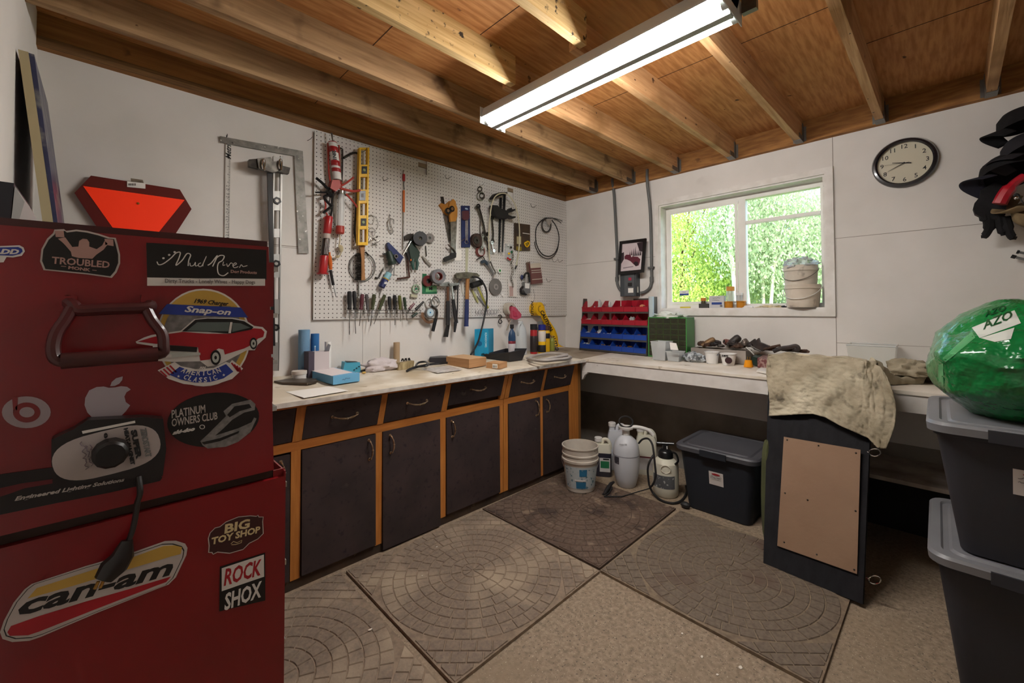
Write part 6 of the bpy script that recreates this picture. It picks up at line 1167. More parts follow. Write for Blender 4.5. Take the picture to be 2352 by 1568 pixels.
b = MB(); p, q = qB(308, 1380, .075), qB(366, 1430, .075); b.box(-.0762, -.0745, q.y, p.y, q.z, p.z); part('white_label', b, PAPER, t)
b = MB(); p = qB(425, 1390, .07); b.tube([(-.085, p.y, p.z+.02), (-.085, p.y, p.z-.03)], .005, 8); part('lever', b, ST, t)
for (nm, pts, lab) in (('left', [(150, -80), (148, 200), (150, 330), (170, 700), (185, 1050), (182, 1280), (200, 1370), (240, 1420), (268, 1438)], 'grey conduit pipe dropping from the ceiling to the left side of the switch box'), ('right', [(530, -60), (540, 200), (556, 500), (568, 900), (570, 1150), (572, 1280), (555, 1370), (500, 1420), (455, 1435)], 'grey conduit pipe dropping from the ceiling to the right side of the switch box')):
    t = thing('conduit', lab, 'conduit', qB(*pts[3], .02)); P = [qB(a, b_, .018) for a, b_ in pts]; P[0] = Vector((P[1].x-.025, P[1].y, 2.44)); P[1] = P[1]+Vector((-.025, 0, 0)) if P[1].z > 2.3 else P[1]; P[-1].x = -.035
    part('pipe', MB().tube(smoothpath(P, 5), [.0125]*8+[.0105]*30 if 0 else .0125, 10), CON, t)
    k = 4; p = qB(*pts[4], .012); b = MB(); b.box(-.033, -.001, p.y-.024, p.y+.024, p.z-.008, p.z+.008); part('strap', b, CON, t)
    p = qB(pts[5][0], pts[5][1], .018); part('coupling', MB().cyl(p+Vector((0, 0, -.02)), p+Vector((0, 0, .02)), .016), CON, t)
t = thing('framed_picture', 'black framed photograph of a maroon motorcycle leaning on the switch box', 'picture', qB(350, 1030, .1))
C4 = [qB(*p, .075 if i < 2 else .10) for i, p in enumerate(((222, 858), (518, 822), (488, 1205), (200, 1232)))]
C4 = [PB(1380+a/4.9, 380+b_/4.9, d) for a, b_, d in ((222, 858, .05), (518, 822, .05), (488, 1205, .085), (200, 1232, .085))]
ux = (C4[1]-C4[0]); uy = (C4[3]-C4[0]); n_ = ux.cross(uy).normalized(); n_ = n_ if n_.x < 0 else -n_
def fp(s, t_, o=0): return C4[0]+(C4[1]-C4[0])*s*(1-t_)+(C4[2]-C4[3])*s*t_+(C4[3]-C4[0])*t_+n_*o
b = MB(); w = .10; wv = .09
for q in (((0, 0), (1, 0), (1, wv), (0, wv)), ((0, 1-wv), (1, 1-wv), (1, 1), (0, 1)), ((0, wv), (w, wv), (w, 1-wv), (0, 1-wv)), ((1-w, wv), (1, wv), (1, 1-wv), (1-w, 1-wv))): b.prism([fp(s, t_, .0) for s, t_ in q], n_*.016)
part('frame', b.bevel(.002), mat('black_lacquer', '#1b191b', .25, coat=.5), t)
b = MB(); b.prism([fp(s, t_, .004) for s, t_ in ((w, wv), (1-w, wv), (1-w, 1-wv), (w, 1-wv))], n_*.003); ph = part('photograph', b, mat('snow_photo', '#c9b9bd', .3, col2='#d8ccce', scale=4), t)
def ppoly(pts, m, nm, o=.0075): b = MB(); b.prism([fp(w+s*(1-2*w), wv+t_*(1-2*wv), o) for s, t_ in pts], n_*.0006); return part(nm, b, m, t)
DT = mat('photo_dark_trees', '#33262b', .4); MM = mat('photo_maroon', '#5e2433', .4)
for k in range(7): x = .40+k*.085; hh = .20+.14*((k*5) % 4)/3; ppoly([(x-.035, .48), (x, .48-hh), (x+.035, .48)], DT, 'printed_tree')
ppoly([(.70, .02), (.98, 0), (.99, .36), (.86, .32), (.80, .22)], DT, 'printed_tree'); ppoly([(.0, .32), (.10, .30), (.12, .56), (.02, .70), (0, .7)], DT, 'printed_tree')
ppoly([(.14, .46), (.22, .40), (.46, .42), (.60, .50), (.78, .52), (.92, .62), (.90, .74), (.86, .84), (.74, .86), (.62, .78), (.46, .66), (.28, .58), (.16, .56)], MM, 'printed_vehicle', .0078)
ppoly([(.60, .74), (.68, .68), (.82, .72), (.84, .82), (.72, .86)], mat('photo_black', '#241a1e', .4), 'printed_wheel', .0082); ppoly([(.44, .44), (.56, .46), (.50, .52)], WHT, 'printed_highlight', .0082); ppoly([(.1, .86), (.6, .84), (.62, .87), (.12, .90)], mat('photo_shadow', '#8a7c84', .5), 'printed_shadow')
# ---------------------------------------------------------------- clock
cc = PB(2077, 375, .0); cr = .141
t = thing('wall_clock', 'round wall clock with thick black rim and cream face showing quarter to ten', 'clock', cc)
part('rim', MB().lathe([(cr-.022, .004), (cr-.024, .022), (cr-.016, .030), (cr-.006, .028), (cr, .018), (cr, .0), (cr-.022, 0)], cc, (-1, 0, 0), 56, cap=False), mat('clock_rim_black', '#1d1a20', .22, coat=.6), t)
part('face', MB().lathe([(0, .006), (cr-.02, .006), (cr-.02, .001), (0, .001)], cc, (-1, 0, 0), 48, cap=False), mat('cream_dial', '#cfc8b2', .5), t)
for k in range(1, 13):
    a = R_(90-30*k); p = cc+Vector((-.0072, -math.cos(a)*cr*.68, math.sin(a)*cr*.68)); part('numeral', text_mb(str(k), .034, frame(p, (0, -1, 0), (0, 0, 1)), .0003, bold=.0002), K, t)
def hand(ang, l1, l0, w, o): 
    a = R_(90-ang); d = Vector((0, -math.cos(a), math.sin(a))); n = Vector((0, d.z, -d.y)); o_ = cc+Vector((-o, 0, 0)); b = MB(); b.prism([o_-d*l0-n*w, o_+d*l1-n*w*.35, o_+d*l1+n*w*.35, o_-d*l0+n*w], (-.0008, 0, 0)); part('hand', b, K, t)
hand(283, .052, .03, .0032, .011); hand(244, .078, .0, .0022, .013); hand(272, .085, .022, .0008, .015)
b = MB(); b.lathe([(0, 0), (.004, 0), (.004, .012), (0, .012)], cc+Vector((-.006, 0, 0)), (-1, 0, 0), 12); part('hub', b, K, t)
# ---------------------------------------------------------------- caps and gloves hanging at the right
FEL = mat('black_felt', '#1b191c', .95, col2='#0f0e10', scale=20, bump=.2, bscale=90); FE2 = mat('dark_blue_felt', '#20202c', .95); CAPR = mat('glossy_red', '#b1182a', .3, coat=.5); CAMO = mat('tan_cap_cloth', '#8a7656', .9, col2='#5c4a36', scale=14)
qH = lambda a, b, d=.1: PB(2180+a/4.023, 230+b/4.023, d)
def blob(nm, pts, d, th, m, par, bev=.008):
    b = MB(); b.prism([qH(a, c_, d) for a, c_ in pts], (th, 0, 0)); b.bevel(min(bev, th*.45), 3, 30); return part(nm, b, m, par, smooth=80)
def cap(label, c, r, brim_dir, m, tilt, brim_m=None, name='cap'):
    t = thing(name, label, 'cap', c); rot = Euler(tilt); b = MB(Matrix.Translation(c) @ rot.to_matrix().to_4x4())
    b.lathe([(r, 0), (r*1.0, r*.25), (r*.92, r*.6), (r*.65, r*.9), (r*.25, r*1.03), (0, r*1.05)], (0, 0, 0), (0, 0, 1), 26, cap=False, sq=1.0); part('crown', b, m, t)
    b = MB(Matrix.Translation(c) @ rot.to_matrix().to_4x4()); b.grid(lambda u, v: ((r*.85+v*r*.85)*math.cos(R_(-55+110*u)), (r*.95)*math.sin(R_(-55+110*u))*(1+.1*v), .012-.05*(2*u-1)**2-.01*v), 14, 5); part('brim', b, brim_m or m, t, solid=.004)
    b = MB(Matrix.Translation(c) @ rot.to_matrix().to_4x4()); b.ell((0, 0, r*1.06), (.006, .006, .004), 8); part('button', b, m, t); return t
t = cap('black cap with a pale button, topmost on the wall hooks at the right edge', qH(690, 240, .16), .085, None, FEL, (R_(8), R_(10), R_(95))); 
cap('second black cap hanging just below the topmost cap', qH(740, 480, .17), .085, None, mat('charcoal_felt', '#262429', .95), (R_(20), R_(15), R_(100)))
cap('black cap with a red stripe, third from the top of the hanging caps', qH(560, 700, .15), .10, None, FEL, (R_(25), R_(5), R_(92)), FE2)
cap('tan patterned cap hanging lowest at the right edge', qH(860, 985, .14), .095, None, CAMO, (R_(150), R_(0), R_(95)))
t = thing('glove', 'black winter glove with dangling fingers hanging below the caps', 'glove', qH(380, 1000, .1))
blob('palm', [(290, 830), (420, 760), (520, 800), (540, 900), (520, 1060), (430, 1100), (310, 1085), (240, 1050), (222, 1000), (235, 950), (285, 890)], .13, .05, FEL, t, .018)
for P in (((330, 1060), (340, 1120), (320, 1140)), ((370, 1090), (370, 1180), (330, 1250), (295, 1262)), ((460, 1080), (480, 1180), (500, 1250)), ((510, 1080), (540, 1180), (580, 1260), (625, 1275))): tu(lambda a, b_, d: qH(a, b_, d), P, [.026, .022, .014, .006][:len(smoothpath([Vector((0,0,0))]*len(P), 4))] if 0 else [.022]*5+[.016]*5+[.008]*4, FEL, 'finger', t, d=.11)
t = thing('glove', 'shiny red and black glove hanging between the black caps and the tan cap', 'glove', qH(480, 900, .16))
tu(lambda a, b_, d: qH(a, b_, d), [(700, 700), (600, 770), (520, 860), (465, 960)], [.018]*6+[.026]*7, CAPR, 'red_shell', t, d=.19)
t = thing('ball_clip', 'small silver ball clip on a dark cord beside the tan cap', 'clip', qH(620, 900, .2)); b = MB(); b.ell(qH(622, 903, .24), .009, 10); part('ball', b, CH, t); tu(lambda a, b_, d: qH(a, b_, d), [(640, 880), (690, 960)], .002, K, 'cord', t, d=.24)
tu(lambda a, b_, d: qH(a, b_, d), [(600, 890), (622, 870), (645, 885)], .006, K, 'loop', t, d=.24)
t = thing('coat_rack', 'dark hook rail mostly hidden behind the hanging caps', 'rack', (-.02, PB(2350, 380, 0).y, 1.95)); b = MB(); yy = PB(2345, 380, 0).y; b.box(-.022, -.001, yy-.35, yy+.03, 2.02, 2.08); part('rail', b, mat('dark_rail_wood', '#33261c', .7), t)
for k, z in enumerate((2.05, 2.03)): b = MB(); b.tube([(-.022, yy-.02-.08*k, z), (-.12, yy-.02-.08*k, z-.01), (-.15, yy-.02-.08*k, z+.03)], .004, 6); part('hook', b, DST, t)
for k, (P, lab) in enumerate((([(575, 1440), (692, 1470)], 'lower black-tipped clip peg at the right edge of the window wall'), ([(625, 1400), (692, 1412)], 'upper black-tipped clip peg at the right edge of the window wall'))):
    t = thing('wall_peg', lab, 'peg', qH(*P[0], .05)); A, B_ = qH(*P[0], .05), qH(*P[1], .05); d = B_-A; part('tip', MB().tube([A, A+d*.35], .009, 8), K, t); part('rod', MB().tube([A+d*.35, B_+d*.6, B_+d*.6+Vector((.049, 0, 0))], .006, 8), GY, t)
# ---------------------------------------------------------------- red tool chest with stickers (left foreground)
YC = -1.603; DC = 1.603
PC = lambda u, v, o=0.0: PA(u, v, DC+o)          # on the chest side, o in front of it
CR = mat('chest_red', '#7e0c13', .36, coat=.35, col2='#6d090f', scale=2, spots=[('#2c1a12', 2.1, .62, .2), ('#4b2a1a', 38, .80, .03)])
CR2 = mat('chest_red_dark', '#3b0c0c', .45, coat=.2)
XR1 = PC(629, 1079).x; XR2 = PC(652, 1568).x; ZT1 = 1.405; ZS1 = .915; ZL = .896
t = thing('tool_chest', 'big worn red steel tool chest covered in stickers in the left foreground', 'tool chest', (-3.27, -1.15, 0))
b = MB(); b.hexa([(LX+.004, YC, ZS1), (XR1, YC, ZS1), (XR1, -.70, ZS1), (LX+.004, -.70, ZS1)], [(LX+.004, YC, ZT1-.018), (XR1-.014, YC, ZT1-.012), (XR1-.014, -.70, ZT1-.012), (LX+.004, -.70, ZT1-.018)]); part('top_chest', b.bevel(.004), CR, t)
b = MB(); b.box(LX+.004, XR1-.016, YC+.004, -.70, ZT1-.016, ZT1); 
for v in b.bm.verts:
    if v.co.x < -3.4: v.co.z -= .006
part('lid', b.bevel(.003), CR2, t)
b = MB(); b.box(LX+.004, XR1+.002, YC+.012, -.70, ZL+.001, ZS1-.0005); part('gap_ledge', b, mat('ledge_brown', '#2f1a10', .6), t)
b = MB(); b.box(LX+.004, XR2, YC, -.68, .13, ZL); part('lower_cabinet', b.bevel(.004), CR, t)
b = MB(); b.box(XR2-.022, XR2, YC+.01, YC+.014, ZL, ZL+.014).box(XR2-.003, XR2, YC+.0, -.70, ZL, ZL+.012); part('lip', b, CR, t)
for x in (LX+.06, XR2-.05):
    for y in (YC+.08, -.76):
        c = Vector((x, y, .05 if y < -1.45 else .067)); part('caster', MB().lathe([(0, -.018), (.046, -.018), (.05, -.01), (.05, .01), (.046, .018), (0, .018)], c, (1, 0, 0), 18), K, t); b = MB(); b.box(x-.026, x+.026, y-.03, y+.03, .105, .13); part('caster_plate', b, DST, t)
for k in range(4): z0 = .95+k*.105; b = MB(); b.box(XR1-.012, XR1+.004, YC+.03, -.73, z0, z0+.098); d = part('drawer', b.bevel(.002), CR, t); b = MB(); b.box(XR1+.004, XR1+.018, YC+.05, -.75, z0+.08, z0+.09); part('drawer_pull', b, CH, d)
for k in range(4): z0 = .17+k*.178; b = MB(); b.box(XR2-.0, XR2+.006, YC+.04, -.73, z0, z0+.165); d = part('drawer', b.bevel(.002), CR, t); b = MB(); b.box(XR2+.006, XR2+.02, YC+.06, -.75, z0+.145, z0+.156); part('drawer_pull', b, CH, d)
# drop handle: bracket on the side, tube bail hanging down and out
HB = mat('handle_red', '#4c1013', .5, coat=.15, col2='#35120f', scale=10)
b = MB(); b.tube(smoothpath([PC(152, 690, .006), PC(168, 702, .02), PC(182, 712, .024), PC(250, 709, .024), PC(335, 706, .024), PC(345, 700, .015)], 4), [.010]*22, 10); part('handle_bracket', b, HB, t)
for u, v in ((156, 694), (340, 690)): b = MB(); p = PC(u, v, .0); b.box(p.x-.010, p.x+.010, YC-.018, YC, p.z-.014, p.z+.010); part('bracket_foot', b.bevel(.004), CR, t)
b = MB(); b.tube(smoothpath([PC(335, 706, .024), PC(350, 735, .03), PC(372, 765, .036), PC(376, 792, .04), PC(372, 812, .042), PC(330, 815, .044), PC(240, 822, .046), PC(160, 830, .046), PC(130, 825, .046), PC(122, 800, .042), PC(130, 765, .036), PC(150, 735, .03), PC(165, 708, .024)], 4), .0085, 10); part('handle', b, HB, t)
b = MB(); b.tube([PC(362, 813, .044), PC(250, 821, .046), PC(140, 829, .046)], .0125, 12); part('grip', b, HB, t)
# --- stickers: thin sheets on the side; lettering in the plane of the side
def ST_(name, label): return thing(name, label, 'sticker', PC(*stp), 'stickers on the red tool chest')
SE = .0012
def sp(par, nm, uv, m, o=.0008, th=.0006): 
    b = MB(); b.prism([PC(u, v, o+th) for u, v in uv], (0, th, 0)); return part(nm, b, m, par, smooth=None)
def sline(par, nm, uv, w, m, o=.0016, closed=False):
    """painted line of width w pixels"""
    P = [PC(u, v, o) for u, v in uv]; b = MB(); b.tube(P, w*mpp(P[0])/2, 6, closed=closed, flat=.12 if 0 else 1.0, up=(0, 1, 0)); 
    for v in b.bm.verts: v.co.y = -DC-o+(v.co.y+DC+o)*.08
    return part(nm, b, m, par, smooth=None)
def stext(par, s, a, b_, hpx, m, o=.0018, nm='lettering', shear=0, bold=.0003, fit=True, space=1.0, up=None):
    """text from photo point a to b_ along its middle line"""
    A, B = PC(*a, o), PC(*b_, o); x = B-A; u = Vector((0, 0, 1)) if not up else up; M = frame((A+B)/2, x, u); size = hpx*mpp(A)*1.38
    mb = text_mb(s, size, Matrix(), .0003, shear=shear, bold=bold, space=space); xs = [v.co.x for v in mb.bm.verts]; w = (max(xs)-min(xs)) or 1
    k = x.length/w; cx = (max(xs)+min(xs))/2; ys = [v.co.y for v in mb.bm.verts]; cy = (max(ys)+min(ys))/2
    mb.bm.transform(M @ Matrix.Diagonal((k, 1, 1, 1)) @ Matrix.Translation((-cx, -cy, 0))); return part(nm, mb, m, par, smooth=None)
def sarc(par, s, c, r, a0, a1, hpx, m, o=.0018, nm='lettering', bold=.0003, ry=None):
    n = len(s)
    for i, ch in enumerate(s):
        if ch == ' ': continue
        a = R_(a0+(a1-a0)*i/(n-1)); ry_ = ry or r; p = (c[0]+r*math.cos(a), c[1]-ry_*math.sin(a)); sg = 1 if a0 > a1 else -1
        wf = .1 if ch == 'I' else .36; tdir = (math.sin(a)*sg*hpx*wf, math.cos(a)*sg*hpx*wf); stext(par, ch, (p[0]-tdir[0], p[1]-tdir[1]), (p[0]+tdir[0], p[1]+tdir[1]), hpx, m, o, nm, bold=bold, up=(PC(p[0]+math.cos(a)*sg*5, p[1]-math.sin(a)*sg*5)-PC(*p)))
SW = mat('sticker_white', '#b9aea8', .5); SWB = mat('sticker_bright', '#d8d2cc', .45); SK = mat('sticker_black', '#15110f', .45); SBR = mat('sticker_brown', '#2a1814', .5); SBL = mat('sticker_blue', '#26398c', .4); SYL = mat('sticker_gold', '#c09a45', .45); SRD = mat('sticker_red', '#a01622', .4); SPK = mat('sticker_flesh', '#a9837a', .5); SGY = mat('sticker_silver', '#8c8886', .4, metal=.3, col2='#6f6b6a', scale=80)
# monk sticker
stp = (185, 582, .001); t = ST_('sticker', 'rounded black sticker with a figure raising two mugs above Troubled Monk')
out = [(100, 620), (92, 600), (95, 572), (108, 548), (122, 535), (125, 527), (147, 526), (152, 530), (175, 527), (200, 530), (228, 537), (252, 545), (266, 546), (270, 560), (276, 585), (276, 605), (268, 625), (257, 638), (200, 630), (140, 624)]
sp(t, 'white_border', out, SW); cx, cy = 185, 585; sp(t, 'black_field', [(cx+(u-cx)*.95, cy+(v-cy)*.93) for u, v in out], SK, .0014)
sp(t, 'printed_figure', [(133, 548), (150, 545), (158, 556), (166, 567), (180, 566), (182, 553), (190, 548), (200, 549), (205, 556), (205, 566), (222, 572), (235, 563), (240, 553), (248, 560), (238, 573), (222, 584), (212, 594), (180, 592), (165, 588), (163, 578), (150, 563), (143, 556)], SPK, .002)
sp(t, 'printed_mug', [(126, 530), (146, 530), (148, 545), (128, 544)], SPK, .002); sp(t, 'printed_mug', [(240, 548), (260, 550), (261, 565), (242, 562)], SPK, .002)
stext(t, 'TROUBLED', (119, 597), (252, 608), 16, SPK, .0022, bold=.0004); stext(t, 'MONK', (157, 614), (208, 620), 7, SPK, .0022); sline(t, 'printed_line', [(140, 611), (152, 612)], 1.6, SPK, .0022); sline(t, 'printed_line', [(212, 620), (222, 621)], 1.6, SPK, .0022)
# Mud River
stp = (475, 607, .001); t = ST_('sticker', 'wide black and white Mud River sticker with script lettering, at the top right')
sp(t, 'black_field', [(336, 557), (612, 574), (612, 642), (338, 637)], SK); sp(t, 'white_strip', [(338, 637), (609, 640), (609, 656), (338, 656)], SWB)
def script(par, P, w, m, o=.0020): return sline(par, 'lettering', [tuple(p)[:2] for p in smoothpath([(a, b_, 0) for a, b_ in P], 5)], w, m, o)
Z1 = lambda L_: [(a/3.5636, 480+b_/3.5636) for a, b_ in L_]
for P, w in (([(1285, 430), (1300, 455), (1340, 445), (1400, 400), (1440, 360), (1475, 355), (1465, 400), (1440, 460), (1490, 420), (1530, 365), (1560, 375), (1545, 420), (1540, 465)], 2.6), ([(1555, 440), (1560, 465), (1585, 460), (1600, 435), (1600, 465), (1620, 460)], 1.8), ([(1645, 440), (1625, 450), (1630, 470), (1655, 460), (1690, 385), (1665, 440), (1660, 468)], 1.9),
             ([(1700, 460), (1730, 440), (1780, 380), (1740, 470)], 2.6), ([(1760, 410), (1800, 380), (1835, 385), (1820, 420), (1790, 440), (1780, 480), (1790, 530), (1830, 545), (1868, 520)], 2.6), ([(1830, 430), (1825, 460), (1845, 455)], 1.8), ([(1855, 445), (1865, 470), (1890, 440), (1905, 450)], 1.8), ([(1905, 465), (1935, 450), (1925, 440), (1905, 460), (1920, 480), (1950, 470)], 1.8), ([(1960, 480), (1975, 455), (1990, 470), (2025, 462)], 1.8)): script(t, Z1(P), w, SWB)
for a, b_ in ((1430, 352), (1385, 375), (1338, 402)): u, v = Z1([(a, b_)])[0]; sp(t, 'printed_dot', [(u-3, v-1), (u, v-2.5), (u+3, v-1), (u+2, v+2), (u-2, v+2)], SWB, .0018)
stext(t, 'Dog Products', (530, 624), (590, 627), 7, SPK, .0022); stext(t, 'Dirty Trucks - Lonely Wives - Happy Dogs', (379, 646), (586, 649), 9.5, mat('print_grey', '#6d6460', .5), .0022, bold=.0001)
# blue oval at the left edge
stp = (20, 575, .001); t = ST_('sticker', 'blue and white oval sticker partly cut off at the left edge')
sp(t, 'white_border', [(-30, 566), (45, 563), (54, 568), (57, 577), (50, 587), (30, 591), (15, 590), (8, 602), (-30, 604)], SWB); sp(t, 'blue_field', [(-30, 569), (42, 567), (50, 571), (52, 577), (46, 583), (28, 587), (-30, 585)], SBL, .0014); stext(t, 'ADD', (-22, 577), (44, 578), 11, SWB, .002, shear=.3, bold=.0005)
# charger sticker
stp = (480, 790, .001); t = ST_('sticker', 'round gold sticker with a red classic muscle car and American Classic banner')
cx, cy = 467, 775
circ = lambda r, n=40, a0=0, a1=360, k=1.04: [(cx+r*math.cos(R_(a)), cy-r*k*math.sin(R_(a))) for a in [a0+(a1-a0)*i/n for i in range(n+1)]]
sp(t, 'white_border', circ(108)[:-1], SWB); sp(t, 'gold_ring', circ(104)[:-1], SYL, .0013); sp(t, 'silver_field', [p for p in circ(93)[:-1]], SGY, .0018)
def cl(yv, r): 
    s = math.sqrt(max(0, 1-((cy-yv)/(r*1.04))**2))*r; return (cx-s, yv), (cx+s, yv)
a_, b_ = cl(703, 106), cl(725, 108); sp(t, 'blue_banner', [(a_[0][0]-3, 698), (a_[1][0]+6, 706), (b_[1][0]+6, 729), (b_[0][0]-6, 721)], SBL, .0023); sline(t, 'banner_line', [(b_[0][0]-2, 719), (b_[1][0]+4, 726)], 1.5, SWB, .0028); sline(t, 'banner_line', [(a_[0][0], 700), (a_[1][0]+3, 708)], 1.5, SWB, .0028)
a2 = cl(705, 104); sp(t, 'gold_cap', [p for p in circ(104, 20, 42, 138)], SYL, .0021); stext(t, '1969 Charger', (446, 692), (525, 699), 10, SK, .003, shear=.3); stext(t, 'Snap-on', (424, 711), (530, 719), 14, SWB, .003, shear=.25, bold=.0005)
Z2 = lambda L_: [(a/3.5636, 480+b_/3.5636) for a, b_ in L_]
sp(t, 'car_white_edge', Z2([(1110, 1085), (1180, 1050), (1240, 1030), (1480, 995), (1590, 900), (1700, 890), (1900, 890), (2010, 910), (2080, 955), (2150, 965), (2185, 1000), (2175, 1050), (2110, 1110), (2085, 1155), (2020, 1155), (1800, 1270), (1700, 1290), (1640, 1245), (1420, 1250), (1250, 1240), (1170, 1205), (1260, 1190), (1250, 1120), (1120, 1100)]), SWB, .0026)
sp(t, 'car_body', Z2([(1125, 1085), (1240, 1050), (1350, 1025), (1500, 1005), (1700, 1020), (1870, 1020), (2080, 975), (2140, 980), (2165, 1005), (2155, 1045), (2110, 1060), (2080, 1100), (2000, 1140), (1840, 1190), (1830, 1150), (1790, 1140), (1740, 1170), (1720, 1230), (1640, 1240), (1620, 1130), (1360, 1110), (1260, 1100)]), SRD, .0030)
sp(t, 'car_roof', Z2([(1490, 1000), (1600, 905), (1700, 895), (1900, 898), (2000, 918), (2075, 965), (2060, 985), (1880, 1020), (1700, 1005)]), SK, .0034); sp(t, 'car_window', Z2([(1530, 995), (1615, 925), (1880, 925), (1870, 1000), (1700, 1000)]), mat('print_glass', '#5c6663', .3), .0038); sp(t, 'car_window', Z2([(1905, 930), (1970, 935), (2050, 970), (1900, 1005)]), MATS['print_glass'], .0038); sp(t, 'car_pillar', Z2([(1885, 925), (1903, 925), (1890, 1015), (1870, 1015)]), SWB, .0041)
sp(t, 'car_grille', Z2([(1340, 1110), (1615, 1130), (1610, 1170), (1400, 1160), (1290, 1150)]), SK, .0036); sp(t, 'car_bumper', Z2([(1270, 1165), (1640, 1175), (1640, 1195), (1560, 1200), (1450, 1210), (1340, 1215), (1275, 1190)]), mat('print_chrome', '#b9bcb4', .3), .0038); sp(t, 'car_plate', Z2([(1320, 1190), (1405, 1190), (1405, 1215), (1320, 1215)]), SWB, .0041)
for (x, y, rx, ry) in ((1765, 1215, 42, 62), (2075, 1100, 30, 48)):
    for k, (f, m, o) in enumerate(((1, SK, .0040), (.68, MATS['print_chrome'], .0044), (.25, SK, .0047))): sp(t, 'car_wheel', Z2([(x+rx*f*math.cos(q*.35), y+ry*f*math.sin(q*.35)) for q in range(18)]), m, o)
sp(t, 'banner_border', Z2([(1290, 1320), (1430, 1250), (1480, 1285), (1600, 1310), (1750, 1300), (1850, 1250), (1880, 1260), (1900, 1235), (1990, 1305), (1900, 1390), (1780, 1430), (1650, 1448), (1500, 1430), (1380, 1390)]), SWB, .0030)
sp(t, 'banner_blue', Z2([(1385, 1355), (1470, 1290), (1560, 1325), (1660, 1330), (1760, 1310), (1850, 1268), (1910, 1330), (1830, 1385), (1720, 1415), (1600, 1420), (1480, 1395)]), SBL, .0034)
for k in range(4): sp(t, 'banner_stripe', Z2([(1305+k*26, 1325-k*14), (1318+k*26, 1318-k*14), (1372+k*26, 1368-k*12), (1358+k*26, 1374-k*12)]), SRD, .0034); sp(t, 'banner_stripe', Z2([(1890+k*22, 1262+k*12), (1900+k*22, 1254+k*12), (1955+k*8, 1325-k*4+k*6), (1942+k*8, 1330+k*2)]), SRD, .0034)
sarc(t, 'AMERICAN', (463, 800), 88, -117, -64, 12, SWB, .0040, ry=56); sarc(t, 'CLASSIC', (463, 815), 76, -118, -66, 11, SWB, .0040, ry=57); stext(t, 'AN', (458, 844), (472, 844), 5, SWB, .0044); 
for u, v in ((410, 864), (514, 861)): sp(t, 'printed_star', [(u+(3.6 if k % 2 == 0 else 1.5)*math.sin(k*math.pi/5), v-(3.6 if k % 2 == 0 else 1.5)*math.cos(k*math.pi/5)) for k in range(10)], SWB, .0040)
# round b logo
Z3 = lambda L_: [(a/3.5636, 860+b_/3.5636) for a, b_ in L_]
stp = (60, 946, .001); t = ST_('sticker', 'round pale grey sticker with a lowercase b inside a ring, lower left')
GS = mat('sticker_grey', '#9b8b90', .5); el = lambda cx, cy, rx, ry, n=28: [(cx+rx*math.cos(2*math.pi*k/n), cy+ry*math.sin(2*math.pi*k/n)) for k in range(n)]
sp(t, 'disc', Z3(el(215, 308, 200, 130)), GS); sp(t, 'letter_bowl', Z3(el(218, 310, 112, 82)), CR, .0013); sp(t, 'letter_stem', Z3([(98, 180), (146, 190), (140, 320), (110, 320)]), CR, .0013); sp(t, 'letter_counter', Z3(el(220, 308, 62, 42)), GS, .0018)
# apple sticker
stp = (247, 925, .001); t = ST_('sticker', 'white bitten apple sticker with a separate leaf')
sp(t, 'apple_shape', Z3([(890, 108), (850, 98), (790, 102), (730, 130), (698, 190), (692, 250), (715, 310), (755, 352), (790, 362), (830, 358), (880, 346), (930, 350), (985, 345), (1030, 300), (1065, 252), (1030, 225), (1018, 180), (1035, 145), (1070, 122), (1040, 100), (990, 95), (940, 105)]), mat('apple_white', '#a89da3', .5)); sp(t, 'leaf_shape', Z3([(902, 95), (915, 60), (950, 30), (1005, 15), (1000, 45), (975, 75), (940, 92)]), MATS['apple_white'])
# black oval: platinum owners club
stp = (486, 964, .001); t = ST_('sticker', 'black oval Platinum Owners Club sticker with a silver snowmobile')
ov = [(1745+ (392*math.cos(a_)*math.cos(-.25)-205*math.sin(a_)*math.sin(-.25))*.98, 370+(392*math.cos(a_)*math.sin(-.25)*.62+222*math.sin(a_)*math.cos(-.25))) for a_ in [k*2*math.pi/40 for k in range(40)]]
sp(t, 'oval_field', Z3(ov), SK); stext(t, 'PLATINUM', Z3([(1405, 325)])[0], Z3([(1680, 278)])[0], 19, SW, .0018); stext(t, 'OWNERS CLUB', Z3([(1405, 395)])[0], Z3([(1780, 335)])[0], 18, SW, .0018); stext(t, 'ski-doo', Z3([(1410, 478)])[0], Z3([(1595, 442)])[0], 8, SWB, .0018, shear=.4, bold=.0006); sline(t, 'emblem', Z3(el(1655, 428, 20, 16, 14)), 1.6, SWB, .0018, True)
sp(t, 'silver_machine', Z3([(1640, 545), (1700, 490), (1780, 410), (1850, 340), (1830, 300), (1900, 240), (2050, 205), (2090, 240), (2085, 290), (2000, 310), (1900, 370), (1830, 440), (1760, 500), (1950, 440), (2060, 390), (2080, 350), (2100, 360), (2050, 470), (1950, 550), (1850, 590), (1700, 605), (1660, 580)]), SGY, .0013); sp(t, 'machine_shadow', Z3([(1860, 330), (1920, 260), (2040, 240), (2060, 270), (1960, 300), (1880, 350)]), SK, .0018); sp(t, 'machine_shadow', Z3([(1650, 555), (1800, 520), (1960, 460), (1950, 480), (1800, 545), (1670, 572)]), SK, .0018)
